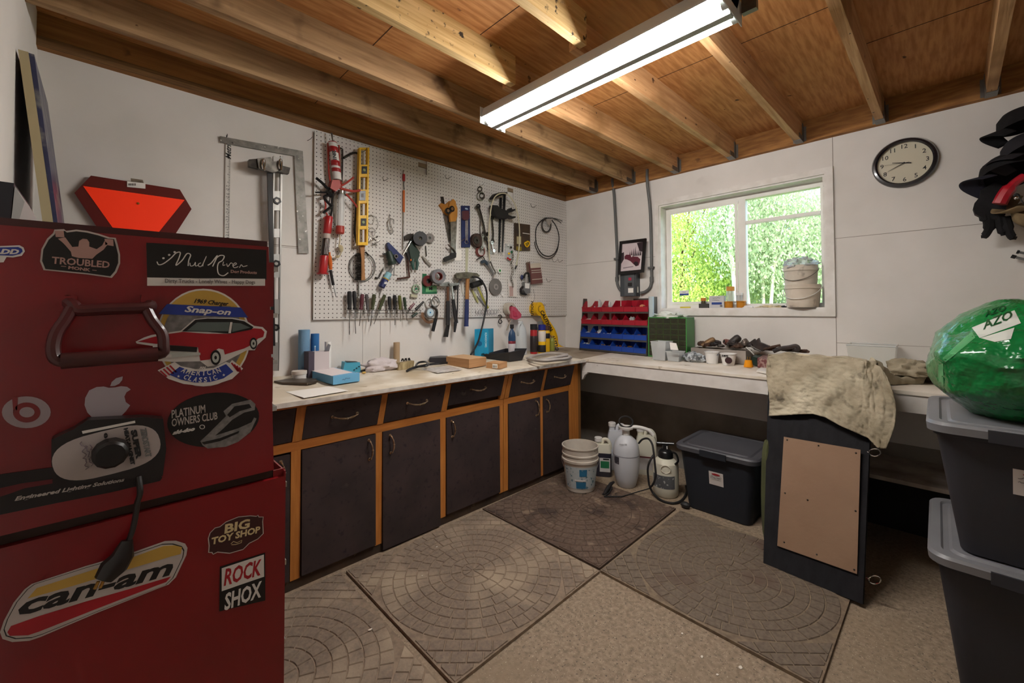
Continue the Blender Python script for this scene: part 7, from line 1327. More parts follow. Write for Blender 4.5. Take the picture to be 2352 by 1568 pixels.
# black strip: engineered lighting solutions
stp = (150, 1110, .001); t = ST_('sticker', 'long black sticker strip reading Engineered Lighting Solutions')
sp(t, 'black_field', Z3([(-60, 825), (420, 760), (900, 690), (1330, 840), (1310, 870), (900, 965), (420, 1060), (-60, 1160)]), mat('sticker_strip', '#150a0a', .45)); stext(t, 'Engineered Lighting Solutions', Z3([(120, 1022)])[0], Z3([(1020, 862)])[0], 9, SW, .0018, shear=.3); sp(t, 'red_mark', Z3([(0, 930), (110, 905), (180, 890), (430, 855), (430, 890), (200, 930), (120, 960), (0, 1000)]), mat('dull_red_print', '#5c0f16', .5), .0013)
# can-am
Z4 = lambda L_: [(a/3.5636, 1140+b_/3.5636) for a, b_ in L_]
stp = (215, 1355, .001); t = ST_('sticker', 'large slanted yellow white and red can-am sticker on the lower cabinet')
o1 = [(0, 1110), (30, 1020), (110, 870), (200, 760), (260, 715), (700, 570), (1050, 470), (1350, 365), (1440, 362), (1515, 385), (1535, 420), (1525, 480), (1440, 660), (1380, 720), (1300, 750), (800, 950), (330, 1150), (240, 1180), (100, 1190), (20, 1165)]
cx, cy = 800, 770; ins = lambda k: [(cx+(a-cx)*(1-.10*k*.35)-(6*k if a > cx else -6*k)*0, cy+(b_-cy)*(1-.16*k*.35)) for a, b_ in o1]
sp(t, 'white_border', Z4(o1), SW); sp(t, 'black_line', Z4(ins(1.0)), SK, .0012); sp(t, 'white_field', Z4(ins(1.35)), SW, .0016)
sp(t, 'yellow_band', Z4([(225, 835), (300, 750), (700, 620), (1050, 510), (1340, 405), (1430, 400), (1490, 415), (1480, 470), (1400, 490), (1000, 610), (600, 730)]), SYL, .0020); sp(t, 'red_band', Z4([(60, 1110), (90, 1060), (300, 985), (700, 860), (1050, 760), (1400, 655), (1360, 700), (1290, 725), (800, 915), (320, 1105), (230, 1135), (80, 1140)]), SRD, .0020)
stext(t, 'can-am', Z4([(150, 925)])[0], Z4([(1415, 590)])[0], 44, SK, .0024, shear=.22, bold=.0012)
# big toy shop
stp = (540, 1228, .001); t = ST_('sticker', 'brown and cream Big Toy Shop sticker with a wavy outline')
bt = [(1720, 1295), (1760, 1255), (1800, 1245), (1850, 1205), (1950, 1165), (2050, 1155), (2100, 1160), (2110, 1150), (2120, 1165), (2155, 1165), (2150, 1200), (2155, 1300), (2110, 1345), (2040, 1380), (1990, 1430), (1880, 1462), (1780, 1452), (1745, 1470), (1735, 1455), (1708, 1455), (1712, 1400), (1705, 1340)]
sp(t, 'brown_field', Z3(bt), mat('print_brown', '#3a1512', .5)); sline(t, 'outline', Z3(bt), 2.2, SW, .0016, True); CRM = mat('print_cream', '#cfb98c', .5)
stext(t, 'BIG', Z3([(1840, 1265)])[0], Z3([(2045, 1215)])[0], 20, CRM, .0018, bold=.0008); stext(t, 'TOY SHOP', Z3([(1730, 1365)])[0], Z3([(2130, 1265)])[0], 15, CRM, .0018, bold=.0006); sline(t, 'emblem', Z3([(1890, 1385), (1910, 1365), (1940, 1375), (1980, 1355), (1975, 1375), (1930, 1390), (1895, 1392)]), 1.6, CRM, .0018)
# rock shox
stp = (556, 1338, .001); t = ST_('sticker', 'square Rock Shox sticker, red on white above white on black')
sp(t, 'black_field', Z4([(1800, 575), (2170, 460), (2172, 850), (1795, 940)]), SK); sp(t, 'white_field', Z4([(1815, 588), (2160, 475), (2162, 655), (1815, 775)]), SWB, .0013)
stext(t, 'ROCK', Z4([(1840, 662)])[0], Z4([(2140, 575)])[0], 37, SRD, .0018, bold=.0012); stext(t, 'SHOX', Z4([(1840, 865)])[0], Z4([(2140, 755)])[0], 37, SWB, .0018, bold=.0012)
# magnetic heater, its cord
t = thing('block_heater', 'black magnetic heater with a white oval label stuck to the chest, cord hanging', 'heater', PC(250, 1030, .02))
def ovalpts(cu, cv, rw, rh, ang, n=36, o=.05):
    P = []
    for k in range(n):
        a = 2*math.pi*k/n; x = math.copysign(abs(math.cos(a))**.62, math.cos(a))*rw; y = math.copysign(abs(math.sin(a))**.85, math.sin(a))*rh; ca, sa = math.cos(ang), math.sin(ang); P.append(PC(cu+x*ca-y*sa, cv+x*sa+y*ca, o))
    return P
HK = mat('heater_black', '#17100f', .4, coat=.2)
b = MB(); b.prism([PC(u, v, .030) for u, v in ((118, 1010), (170, 985), (200, 965), (330, 958), (375, 962), (382, 1030), (374, 1092), (350, 1108), (318, 1100), (250, 1098), (190, 1108), (150, 1102), (118, 1070))], (0, .029, 0)); part('heater_body', b.bevel(.006, 3), HK, t)
LB_ = mat('heater_label', '#b2a8a6', .45, col2='#a1948f', scale=8)
b = MB(); b.prism(ovalpts(244, 1040, 127, 50, R_(-14), o=.0325), (0, .002, 0)); part('oval_label', b, LB_, t)
b = MB(); b.prism([PC(u, v, .031) for u, v in ((188, 990), (310, 966), (311, 971), (190, 996))], (0, .004, 0)); part('white_edge', b, SWB, t)
p = PC(254, 1037, .033); b = MB(); b.lathe([(0, 0), (.0235, 0), (.022, .022), (.018, .026), (0, .026)], p, (0, -1, 0), 12); part('knob', b, mat('knob_black', '#140e0d', .4), t)
def htext(s, c, ln, hpx, m, bold=.0003): 
    u, v = c; stext(t, s, (u-ln*.10, v-ln/2), (u+ln*.10, v+ln/2), hpx, m, .0335, bold=bold, up=(PC(u+10, v-2.5)-PC(u, v)))
htext('SUPER', (313, 1020), 66, 9, K, .0006); htext('HEAT-MAGNET', (297, 1025), 84, 6.5, K, .0004); htext('ZEROSTART', (335, 1016), 66, 10, GY, .0004); htext('e', (243, 1000), 12, 9, K); PPG = mat('print_purple_grey', '#6f6068', .5)
for k, (u, v, w) in enumerate(((194, 1045, 62), (206, 1048, 52), (214, 1040, 40))): part('lettering', scribble(frame(PC(u, v, .0348), PC(u+w*.1, v+w/2)-PC(u-w*.1, v-w/2), PC(u+10, v-2)-PC(u, v)), w*mpp(PC(u, v)), .005, 30+k, .0006), PPG, t)
b = MB(); b.tube(smoothpath([PC(318, 1095, .03), PC(322, 1130, .04), PC(315, 1155, .03), PC(312, 1180, .025), PC(305, 1215, .02), PC(288, 1260, .018)], 4), .0045, 8); part('cord', b, HK, t)
b = MB(); b.tube([PC(292, 1240, .02), PC(282, 1275, .02), PC(262, 1300, .02), PC(238, 1330, .02)], [.008, .016, .020, .014], 10, flat=.6); part('plug', b, HK, t); b = MB(); 
for k in (0, 12): b.tube([PC(226+k, 1335-k*.2, .02), PC(218+k, 1352-k*.2, .02)], .0025, 6)
part('prongs', b, BRS, t)
# dark case on the chest at the left edge
zt = ZT1+.0005; t = thing('tool_case', 'dark hard case with a pale slanted end, standing on the red chest', 'case', (-3.44, -1.3, zt)); A, B_ = PA(-40, 500, 1.45), PA(32, 500, 1.45); zz = PA(15, 418, 1.45).z
b = MB(); x1 = PA(30, 500, 1.45).x; b.hexa([(LX+.005, -1.45, zt), (x1-.004, -1.45, zt), (x1-.004, -1.2, zt), (LX+.005, -1.2, zt)], [(LX+.005, -1.45, zz), (x1, -1.45, zz), (x1, -1.2, zz), (LX+.005, -1.2, zz)]); part('case_body', b.bevel(.004), mat('case_dark', '#26262e', .5), t)
b = MB(); b.hexa([(x1-.003, -1.448, zt), (x1+.004, -1.445, zt), (x1+.004, -1.25, zt), (x1-.003, -1.25, zt)], [(x1+.001, -1.448, zz-.005), (x1+.012, -1.44, zz-.03), (x1+.012, -1.25, zz-.03), (x1+.001, -1.25, zz-.005)]); part('pale_end', b, mat('pale_end_grey', '#8f8d8a', .5), t)
# ---------------------------------------------------------------- things standing on the floor under the bench
qF = lambda a, b, z=0.0: PZ(1300+a/3.92, 830+b/3.92, z)
def hF(p, b): 
    u = 0; d = pray(IW/2+FPX*((p-CAM).dot(_R)/(p-CAM).dot(_F)), 830+b/3.92); return CAM.z+d.z*(Vector((p.x-CAM.x, p.y-CAM.y)).length/Vector((d.x, d.y)).length)
away = lambda p: Vector((p.x-CAM.x, p.y-CAM.y, 0)).normalized()
MILK = mat('milky_plastic', '#c9cbd0', .4, subsurf=0, col2='#bfc2c8', scale=4); MILK2 = mat('cream_plastic', '#d6d2c0', .4); DARKL = mat('dark_liquid', '#2e2d38', .3, coat=.3)
zm = .0165
# bucket
p = qF(130, 1190, zm); r0, r1 = .098, .124; c = p+away(p)*r0; c.z = zm; H_ = hF(c-away(c)*0, 835)-zm; H_ = .30
t = thing('bucket', 'dirty white plastic bucket with blue label patches standing on the dark mat', 'bucket', c)
BK = mat('dirty_bucket', '#cfc7bb', .5, col2='#b9aea0', scale=6, spots=[('#6b5c50', 5, .66, .1), ('#7b6c5e', 30, .72, .04)])
h = H_; part('bucket_body', MB().lathe([(0, 0), (r0*.95, 0), (r0, .004), (r1*.97, h*.66), (r1*1.02, h*.67), (r1*1.03, h*.72), (r1*.985, h*.73), (r1*.99, h*.80), (r1*1.02, h*.81), (r1*1.02, h*.84), (r1*.99, h*.85), (r1, h*.97), (r1*1.03, h*.975), (r1*1.03, h), (r1*.97, h), (r0*.95, .01), (0, .01)], c, (0, 0, 1), 40, cap=False), BK, t)
def wraplabel(par, c, r, z0, z1, a0, a1, m, nm='label', dr=.001, r_top=None, n=10):
    b = MB(); r_top = r_top or r; f = (CAM-c); base = math.atan2(f.y, f.x)
    b.grid(lambda u, v: (c.x+(r+(r_top-r)*v+dr)*math.cos(base+R_(a0+(a1-a0)*u)), c.y+(r+(r_top-r)*v+dr)*math.sin(base+R_(a0+(a1-a0)*u)), z0+(z1-z0)*v), n, 1); return part(nm, b, m, par)
LBL = mat('bucket_label_blue', '#2d6f93', .5, spots=('#a9b3b5', 30, .66, .04)); LBP = mat('bucket_label_pale', '#b9c2c4', .5, spots=('#5f7d8a', 60, .6, .05))
rr = lambda f: r0+(r1-r0)*f/.66
wraplabel(t, c, rr(.10), c.z+h*.10, c.z+h*.60, -60, 70, LBP, r_top=rr(.60)); wraplabel(t, c, rr(.40), c.z+h*.40, c.z+h*.56, -3, 22, LBL, dr=.002, r_top=rr(.56)); wraplabel(t, c, rr(.12), c.z+h*.12, c.z+h*.27, -15, 20, LBL, dr=.002, r_top=rr(.27)); wraplabel(t, c, rr(.29), c.z+h*.29, c.z+h*.325, -20, 18, WHT, dr=.003, r_top=rr(.325))
f = away(c); s_ = Vector((-f.y, f.x, 0)); part('bail_handle', MB().tube([c+s_*(r1*1.05*math.cos(a))+(-f)*(.10*math.sin(a))*.5+Vector((0, 0, h*.72-.13*math.sin(a))) for a in [k*math.pi/14 for k in range(15)]], .002, 6), ST, t)
# low jug with dark liquid
def jug(label, a, b_, bt, w, d, H, m, liquid=None, caph=.03, name='jug', lab=None, z0=0.0, rot=None, hand=True):
    p = qF(a, b_, z0); f = away(p); s_ = Vector((f.y, -f.x, 0)); c = p+f*(d/2); c.z = z0; t = thing(name, label, 'jug', c); M = Matrix(((s_.x, f.x, 0, c.x), (s_.y, f.y, 0, c.y), (0, 0, 1, c.z), (0, 0, 0, 1)))
    def body(z_a, z_b, k=1.0):
        b = MB(M); rings = []; prof = [(0, .92), (.04, 1), (.62, 1), (.74, .97), (.84, .82)]
        zs = [z for z, _ in prof]; 
        for z, r in prof:
            zz = min(max(z, z_a), z_b); P = rrect(-w/2*r*k, w/2*r*k, -d/2*r*k, d/2*r*k, .02*r, 4); rings.append([b.v((x, y, zz*H)) for x, y in P])
        b.skin(rings); return b
    part('jug_body', body(0, 1), m, t)
    if liquid: part('dark_contents', body(0, liquid, 1.006), DARKL, t)
    b = MB(M); b.lathe([(.022, H*.80), (.024, H-caph-.002)], (-w*.28, 0, 0), (0, 0, 1), 16); part('neck', b, m, t)
    b = MB(M); b.lathe([(0, H-caph), (.028, H-caph), (.029, H-.004), (.026, H), (0, H)], (-w*.28, 0, 0), (0, 0, 1), 18, cap=False); part('cap', b, mat('jug_cap_white', '#e0ddd8', .45), t)
    if hand: b = MB(M); b.tube(smoothpath([(-w*.05, 0, H*.78), (0, 0, H*.93), (w*.22, 0, H*.95), (w*.40, 0, H*.86), (w*.44, 0, H*.70)], 4), .013, 10); part('handle', b, m, t)
    if lab:
        for (x0, x1, za_, zb_, mm, o) in lab: b = MB(M); b.box(x0*w, x1*w, -d/2-.001-o, -d/2-.0002, za_*H, zb_*H); part('label', b, mm, t)
    return t
JL = mat('jug_label_white', '#c9c6c4', .5); JG = mat('jug_label_green', '#1f6b45', .5); JR = mat('jug_label_red', '#6b3036', .5)
jug('small jug with white cap, green label and dark liquid beside the bucket', 335, 1040, 650, .125, .085, .285, MILK2, .62, lab=[(-.2, .42, .14, .50, JL, .001), (-.15, .36, .24, .42, JG, .002), (.0, .36, .455, .49, K, .002)])
jug('large milky jug with a white cap standing at the back behind the domed sprayer', 470, 985, 545, .16, .12, .36, MILK, None)
jug('large milky jug with red-edged label behind the hose, right of the domed sprayer', 725, 1025, 600, .15, .12, .345, MILK2, None, lab=[(-.4, .45, .12, .38, JL, .001), (-.4, .45, .38, .41, JR, .001)])
# domed pump sprayer
p = qF(545, 1152, 0); R0 = .092; c = p+away(p)*.075; c.z = 0; f = away(c); s_ = Vector((f.y, -f.x, 0)); t = thing('pump_sprayer', 'tall milky pump sprayer with domed top and black ring handle', 'sprayer', c); H1 = .41
part('tank', MB().lathe([(0, .002), (.058, 0), (.066, .01), (.082, .07), (R0, .15), (R0, .235), (R0*.99, .25), (R0*.93, .29), (R0*.75, .325), (R0*.45, .35), (.03, .358), (0, .358)], c, (0, 0, 1), 36, cap=False), MILK, t)
part('fill_line', MB().lathe([(R0+.0004, .222), (R0+.0012, .224), (R0+.0012, .227), (R0+.0004, .229)], c, (0, 0, 1), 36, cap=False), mat('level_line', '#8f9098', .5), t)
part('neck', MB().lathe([(.026, .355), (.026, .395), (.05, .405), (.052, .418), (0, .42)], c, (0, 0, 1), 20, cap=False), WHT, t)
wraplabel(t, c, R0, .17, .22, -62, -32, mat('sprayer_label', '#3c3a42', .5, spots=('#8a8a92', 60, .6, .04)), dr=.001)
part('lettering', text_mb('max fill', .018, frame(c-f*(R0*.86)+Vector((0, 0, .312))-s_*.02, s_, f*.6+Vector((0, 0, 1))), .0006), K, t)
part('ring_handle', MB().tube([c+s_*(.048*math.cos(a))+Vector((0, 0, .452+.034*math.sin(a)))+f*(.02*math.sin(a)) for a in [k*2*math.pi/22 for k in range(22)]], .006, 8, closed=True), K, t)
part('spout_arm', MB().tube(smoothpath([c+Vector((0, 0, .41)), c+s_*.07+Vector((0, 0, .42)), c+s_*.15+Vector((0, 0, .405)), c+s_*.185+Vector((0, 0, .37))], 4), .013, 10), WHT, t)
# hand sprayer with black pump
p = qF(900, 1235, 0); c = p+away(p)*.075; c.z = 0; f = away(c); s_ = Vector((f.y, -f.x, 0)); t = thing('pump_sprayer', 'squat white garden sprayer with a black pump top and printed label', 'sprayer', c); R1_ = .083
part('tank', MB().lathe([(0, .002), (.072, 0), (.080, .012), (R1_, .06), (R1_, .19), (R1_*.95, .22), (.055, .245), (.046, .25), (0, .25)], c, (0, 0, 1), 36, cap=False), MILK2, t)
wraplabel(t, c, R1_, .065, .15, -68, 42, mat('printed_grey_label', '#5b5d60', .5, spots=('#b9bab8', 55, .60, .04)), dr=.001)
b = MB(); b.tube([c-f*(R1_*.985)+s_*(.03*math.cos(a)-.0)+Vector((0, 0, .195+.026*math.sin(a))) for a in [k*2*math.pi/20 for k in range(20)]], .0035, 6, closed=True); part('moulded_ring', b, MILK2, t)
part('pump_collar', MB().lathe([(.044, .246), (.05, .255), (.048, .285), (.036, .30), (.02, .305), (.018, .335), (0, .336)], c, (0, 0, 1), 20, cap=False), KG, t); b = MB(); b.tube([c-s_*.055+Vector((0, 0, .34)), c+s_*.055+Vector((0, 0, .345))], .010, 10); part('pump_grip', b, KG, t)
b = MB(); b.tube([c+s_*.008-f*.01+Vector((0, 0, .31)), c+s_*.008-f*.01+Vector((0, 0, .33))], .008, 8); part('valve', b, WHT, t)
b = MB(); b.tube(smoothpath([c+s_*.03+Vector((0, 0, .29)), c+s_*.065+Vector((0, 0, .28)), c+s_*.08+Vector((0, 0, .235)), c+s_*.06-f*.05+Vector((0, 0, .225))], 4), .007, 8); part('side_handle', b, KG, t)
cs = c.copy()
t = thing('sprayer_hose', 'black hose looping from the domed sprayer around the squat sprayer to the floor', 'hose', (cs.x, cs.y, 0))
def hp(a, b_, d): # a point d metres in front of the window wall
    return PB(1300+a/3.92, 830+b_/3.92, d)
part('hose', MB().tube(smoothpath([hp(655, 735, .62), hp(690, 700, .66), hp(740, 695, .70), hp(775, 740, .72), hp(790, 820, .74), hp(800, 920, .75), hp(808, 1020, .76), hp(790, 1090, .77), hp(755, 1125, .77), hp(738, 1020, .76), hp(740, 940, .76), hp(770, 870, .74), hp(790, 840, .72)], 5), .0065, 8), K, t)
part('hose', MB().tube(smoothpath([qF(755, 1130, .06), qF(790, 1190, .02), qF(860, 1250, .009), qF(960, 1275, .009), qF(1040, 1250, .009), qF(1085, 1180, .009), qF(1080, 1120, .010)], 5), .0075, 8), K, t)
t = thing('spray_wand', 'thin black spray wand lying on the floor with its grip by the domed sprayer', 'wand', qF(400, 1180, 0)); part('wand', MB().tube([qF(345, 1215, .02), qF(500, 1215, .02), qF(760, 1140, .03)], .004, 6), K, t); part('grip', MB().tube([qF(340, 1200, .02), qF(370, 1150, .03), qF(405, 1100, .04), qF(430, 1085, .04)], [.010, .014, .013, .008], 8), K, t)
part('trigger', MB().tube([qF(345, 1215, .022), qF(390, 1180, .022), qF(415, 1130, .03)], .005, 6), K, t)
b = MB(); b.ell(qF(1075, 1290, .022)+Vector((.0, 0, .0)), (.022, .032, .02), 10); single('lump', b, K, 'small black lump on the floor at the left corner of the grey storage tote', 'lump')
# ---------------------------------------------------------------- storage totes
TB = mat('tote_blue_grey', '#23262d', .6, spec=.35, col2='#1f2228', scale=3); TL = mat('tote_lid_grey', '#4b4b50', .5, col2='#434348', scale=4); TB2 = mat('tote_charcoal', '#303035', .55, spec=.4, col2='#2b2b30', scale=3)
def tote(label, x0, x1, y0, y1, z0, h, mb_, ml, taper=.035, latch=True, rz=0, stick=None):
    cx, cy = (x0+x1)/2, (y0+y1)/2; t = thing('storage_tote', label, 'tote', (cx, cy, z0)); t.rotation_euler = (0, 0, rz); hl = .035; W, D = (x1-x0)/2, (y1-y0)/2
    def rr_(k, r): return [(cx+x, cy+y) for x, y in rrect(-(W-k), W-k, -(D-k), D-k, r, 5)]
    b = MB(); rings = [[b.v((x, y, z0+z)) for x, y in rr_(k, r)] for k, r, z in ((taper+.03, .03, 0), (taper+.022, .04, .006), (.022, .05, h-hl-.012), (.014, .05, h-hl-.012), (.014, .05, h-hl))]; b.skin(rings, cap=False); b.face(rings[0][::-1]); part('tote_body', b, mb_, t)
    b = MB(); rings = [[b.v((x, y, z0+z)) for x, y in rr_(k, r)] for k, r, z in ((.012, .05, h-hl+.001), (.0, .055, h-hl+.001), (-.002, .055, h-.010), (.005, .055, h-.001), (.018, .05, h), (.030, .045, h), (.036, .04, h-.008), (.05, .04, h-.008), (.058, .035, h-.001), (.2, .02, h-.001))]; b.skin(rings, cap=False); b.face(rings[-1]); b.face(rings[0][::-1]); part('lid', b, ml, t)
    if latch:
        for s in (-1, 1):
            b = MB(); xx = cx+s*(W+.002); b.box(min(xx, xx+s*.008), max(xx, xx+s*.008), cy-.075, cy+.075, z0+h-hl-.006, z0+h-.004); part('latch', b.bevel(.003), mb_, t)
    if stick:
        y_a, y_b, za_, zb_ = stick; k = .022+taper*(h-(za_+zb_)/2)/h; n = MB(); xx = lambda z: x0+.022+(taper+.0)*(1-z/(h-hl-.012))-.0012
        n.prism([(xx(za_), y_a, z0+za_), (xx(za_), y_b, z0+za_), (xx(zb_), y_b, z0+zb_), (xx(zb_), y_a, z0+zb_)], (-.001, 0, 0)); lab_ = part('label', n, mat('tote_label', '#c9c2bd', .6), t)
        b = MB(); zt = zb_-(zb_-za_)*.12; q = [(xx(zt)-.0014, y_b+(y_a-y_b)*(.5+.30*math.cos(a)), z0+zt-.004+.006*math.sin(a)) for a in [j*math.pi/8 for j in range(16)]]; b.prism(q, (-.0006, 0, 0)); part('brand_oval', b, mat('label_red', '#8c2028', .5), t)
        for j in range(2): 
            part('lettering', scribble(frame((xx(zb_)-.0018, (y_a+y_b)/2, z0+zb_-(zb_-za_)*(.32+.15*j)), (0, -1, 0), (0, 0, 1)), abs(y_a-y_b)*.8, .007, 60+j, .0008), K, t)
    return t
tote('blue-grey storage tote with grey lid and white label under the bench', -.675, -.215, -1.885, -1.405, .0, .405, TB, TL, .035, True, 0, (-1.610, -1.692, .195, .275))
XT0, XT1, YT0, YT1 = -1.335, -.73, -2.99, -2.567
tote('charcoal storage tote at the right edge, lower of the stacked pair', XT0, XT1, YT0, YT1, .0, .455, TB2, mat('lid_silver_grey', '#77777a', .4, col2='#6c6c70', scale=4), .045)
tote('charcoal storage tote with white label at the right edge, upper of the stacked pair', XT0-.005, XT1, YT0, YT1-.004, .455, .432, TB2, MATS['lid_silver_grey'], .05, True, 0, (-2.755, -2.85, .235, .315))
# green plastic sack on the upper tote
GB = mat('green_film', '#0b6b33', .22, coat=.6, col2='#0d7a3a', scale=3, bump=.8, bscale=14, bdist=.035); zt = .888
def sack(u, v):
    th = 2*math.pi*u; ph = math.pi*(v-.5); d = Vector((math.cos(ph)*math.cos(th), math.cos(ph)*math.sin(th), math.sin(ph)))
    k = 1+.09*noise.noise(d*1.7+Vector((3, 0, 0)))+.05*abs(noise.noise(Vector((d.x*3, d.y*3, d.z*9))))+.022*abs(noise.noise(d*13))
    lf = max(0, d.dot(Vector((-.715, .699, 0)))-.05); p = Vector((d.x*.27, d.y*.225, d.z*(.215 if d.z > 0 else .205)))*k; p.z *= (1-.42*lf) if p.z > 0 else 1; p.z = max(p.z, -.175); 
    if p.z < -.08: p.x *= 1-.3*(-.08-p.z)/.095*.5; p.y *= 1-.3*(-.08-p.z)/.095*.5
    return Vector((-1.06, -2.795, zt+.176))+p
t = thing('plastic_sack', 'bulging shiny green plastic sack lying on the upper charcoal tote', 'sack', (-1.06, -2.8, zt)); b = MB(); b.grid(sack, 80, 44, True); bmesh.ops.remove_doubles(b.bm, verts=b.bm.verts, dist=1e-5); part('sack_body', b, GB, t, smooth=55)
from mathutils.bvhtree import BVHTree
_sb = MB(); _sb.grid(sack, 80, 44, True); SBV = BVHTree.FromBMesh(_sb.bm)
def onsack(u, v, o=.002):
    d = pray(u, v).normalized(); h_ = SBV.ray_cast(CAM, d); return (h_[0]-d*o) if h_[0] else None
def sackpatch(uv, m, nm, o=.002, n=8):
    """a printed patch following the film: quad of four photo points"""
    b = MB(); A, B_, C_, D_ = uv; g = []
    for j in range(n+1):
        row = []
        for i in range(n+1):
            s, q = i/n, j/n; u = (A[0]*(1-s)+B_[0]*s)*(1-q)+(D_[0]*(1-s)+C_[0]*s)*q; v = (A[1]*(1-s)+B_[1]*s)*(1-q)+(D_[1]*(1-s)+C_[1]*s)*q; P = onsack(u, v, o); row.append(b.v(P) if P else None)
        g.append(row)
    for j in range(n):
        for i in range(n):
            q = (g[j][i], g[j][i+1], g[j+1][i+1], g[j+1][i])
            if all(q): b.face(q)
    return part(nm, b, m, t) if b.bm.faces else None
PW = mat('sack_print_white', '#cfd3ca', .3, coat=.5); PG = mat('sack_print_pale_green', '#4d9a61', .3, coat=.5)
sackpatch([(2232, 752), (2330, 712), (2345, 742), (2250, 776)], PW, 'printed_band', n=16); sackpatch([(2252, 776), (2330, 752), (2322, 778), (2285, 785)], PW, 'printed_band', n=12); sackpatch([(2165, 822), (2232, 760), (2240, 775), (2172, 832)], PG, 'printed_band', n=12); sackpatch([(2155, 838), (2166, 834), (2168, 900), (2156, 902)], PG, 'printed_band', n=10)
def sackword(s, a, b_, hpx, m):
    mb = text_mb(s, 1, Matrix(), 0, bold=.02); bmesh.ops.remove_doubles(mb.bm, verts=mb.bm.verts, dist=1e-5); xs = [v.co.x for v in mb.bm.verts]; w = max(xs)-min(xs); x0 = min(xs); bad = []
    for v in mb.bm.verts:
        s_ = (v.co.x-x0)/w; u = a[0]+(b_[0]-a[0])*s_; vv = a[1]+(b_[1]-a[1])*s_-v.co.y*hpx*1.4; P = onsack(u, vv, .0045); 
        if P: v.co = P
        else: bad.append(v)
    bmesh.ops.delete(mb.bm, geom=bad, context='VERTS'); return part('lettering', mb, m, t, smooth=None) if mb.bm.faces else mb.bm.free()
PDG = mat('sack_print_dark', '#0c4a26', .3, coat=.5); sackword('AZO', (2258, 748), (2325, 722), 20, PDG); sackword('AZO', (2262, 722), (2310, 706), 13, PDG)
# ---------------------------------------------------------------- leaning panel with towel
BL, BR_, TLp = Vector((-.972, -1.985, .0175)), Vector((-1.003, -2.362, .0175)), Vector((-.578, -1.925, .975)); TRp = Vector((-.590, -2.375, .955))
PN = (BR_-BL).cross(TLp-BL).normalized(); PN = PN if PN.x < 0 else -PN
def onp(u, v, o=0.0): d = pray(u, v); return CAM+d*((BL+PN*o-CAM).dot(PN)/d.dot(PN))
DKW = mat('dark_stained_wood', '#1e1d20', .8, spec=.25, col2='#161518', scale=5, stretch=(6, 6, .8), bump=.1, bscale=20)
t = thing('leaning_panel', 'dark painted wooden panel with a tan board screwed on, leaning on the bench', 'panel', (BL+BR_)/2)
b = MB(); dn = -PN*.026; b.prism([BL, BR_, TRp, TLp], dn); part('panel_board', b.bevel(.003), DKW, t)
b = MB(); b.prism([onp(*q, .0005) for q in ((1801, 1003), (1977, 1033), (1969, 1318), (1786, 1253))], PN*.005); tb = part('tan_board', b, mat('tan_hardboard', '#8d7059', .75, col2='#83664f', scale=3, bump=.1, bscale=60), t)
for u, v in ((1808, 1010), (1880, 1023), (1966, 1040), (1803, 1132), (1855, 1148), (1965, 1173), (1801, 1245), (1962, 1308), (1876, 1273)): b = MB(); b.ell(onp(u, v, .006), .004, 8); part('screw', b, DST, tb)
for u, v, uu, vv in ((2009, 1039, 1992, 1037), (2009, 1331, 1990, 1325)):
    c = onp(u, v, -.02); e_ = (onp(u+10, v, -.02)-c).normalized(); b = MB(); b.tube([c+e_*(.021*math.cos(a))+Vector((0, 0, .017*math.sin(a))) for a in [k*2*math.pi/20 for k in range(20)]], .0028, 8, closed=True); part('ring_bolt', b, CH, t); b = MB(); b.tube([c-e_*.022, onp(uu, vv, -.02)], .003, 8); part('bolt_shank', b, CH, t)
TW = mat('stained_towel', '#b0a48d', .95, col2='#7d725c', scale=7, contrast=(.3, .72), detail=6, bump=.6, bscale=130, bdist=.003, spots=[('#c8bea6', 3, .55, .15), ('#6b6252', 14, .64, .1)])
qP = lambda a, b_: (1540+a/2.45, 760+b_/2.45)
def lerp_poly(P, s):
    k = s*(len(P)-1); i = min(int(k), len(P)-2); f = k-i; return (P[i][0]+(P[i+1][0]-P[i][0])*f, P[i][1]+(P[i+1][1]-P[i][1])*f)
topl = [(548, 175), (552, 140), (640, 128), (760, 140), (880, 148), (1000, 155), (1090, 168), (1135, 180), (1180, 200), (1215, 250)]
botl = [(552, 478), (640, 474), (720, 468), (800, 466), (870, 485), (950, 530), (1040, 570), (1110, 600), (1165, 658), (1212, 662)]
topl[0] = (545, 150); t = thing('towel', 'stained grey-beige towel draped over the top of the leaning panel', 'towel', (TLp+TRp)/2)
def flap(u, v):
    A, B_ = qP(*lerp_poly(topl, u)), qP(*lerp_poly(botl, u)); uu, vv = A[0]+(B_[0]-A[0])*v, A[1]+(B_[1]-A[1])*v
    uu += (9*math.sin(v*3.1) if u > .95 else -3*math.sin(v*6) if u < .05 else 0)+ (14*math.sin(v*math.pi)*max(0, (u-.85)/.15))
    o = .022+.020*noise.noise(Vector((u*8+v*2, v*2.5, 1)))+.013*abs(noise.noise(Vector((u*17-v*4, v*5+u*5, 4))))+.006*noise.noise(Vector((u*42, v*26, 2)))+ .02*max(0, u-.85)
    return onp(uu, vv, max(o, .005))
b = MB(); b.grid(flap, 90, 60); part('front_flap', b, TW, t, smooth=80, solid=.004)
def back(u, v):
    P = flap(u*.83, 0); n = Vector((PN.x, PN.y, 0)).normalized(); w = .01*noise.noise(Vector((u*12, v*4, 9)))
    k = v*math.pi*.5; return P-n*(.045*math.sin(k))+Vector((0, 0, .006*math.sin(2*k)-.03*(v**3)+w))
b = MB(); b.grid(back, 50, 10); part('top_fold', b, TW, t, smooth=80, solid=.004)
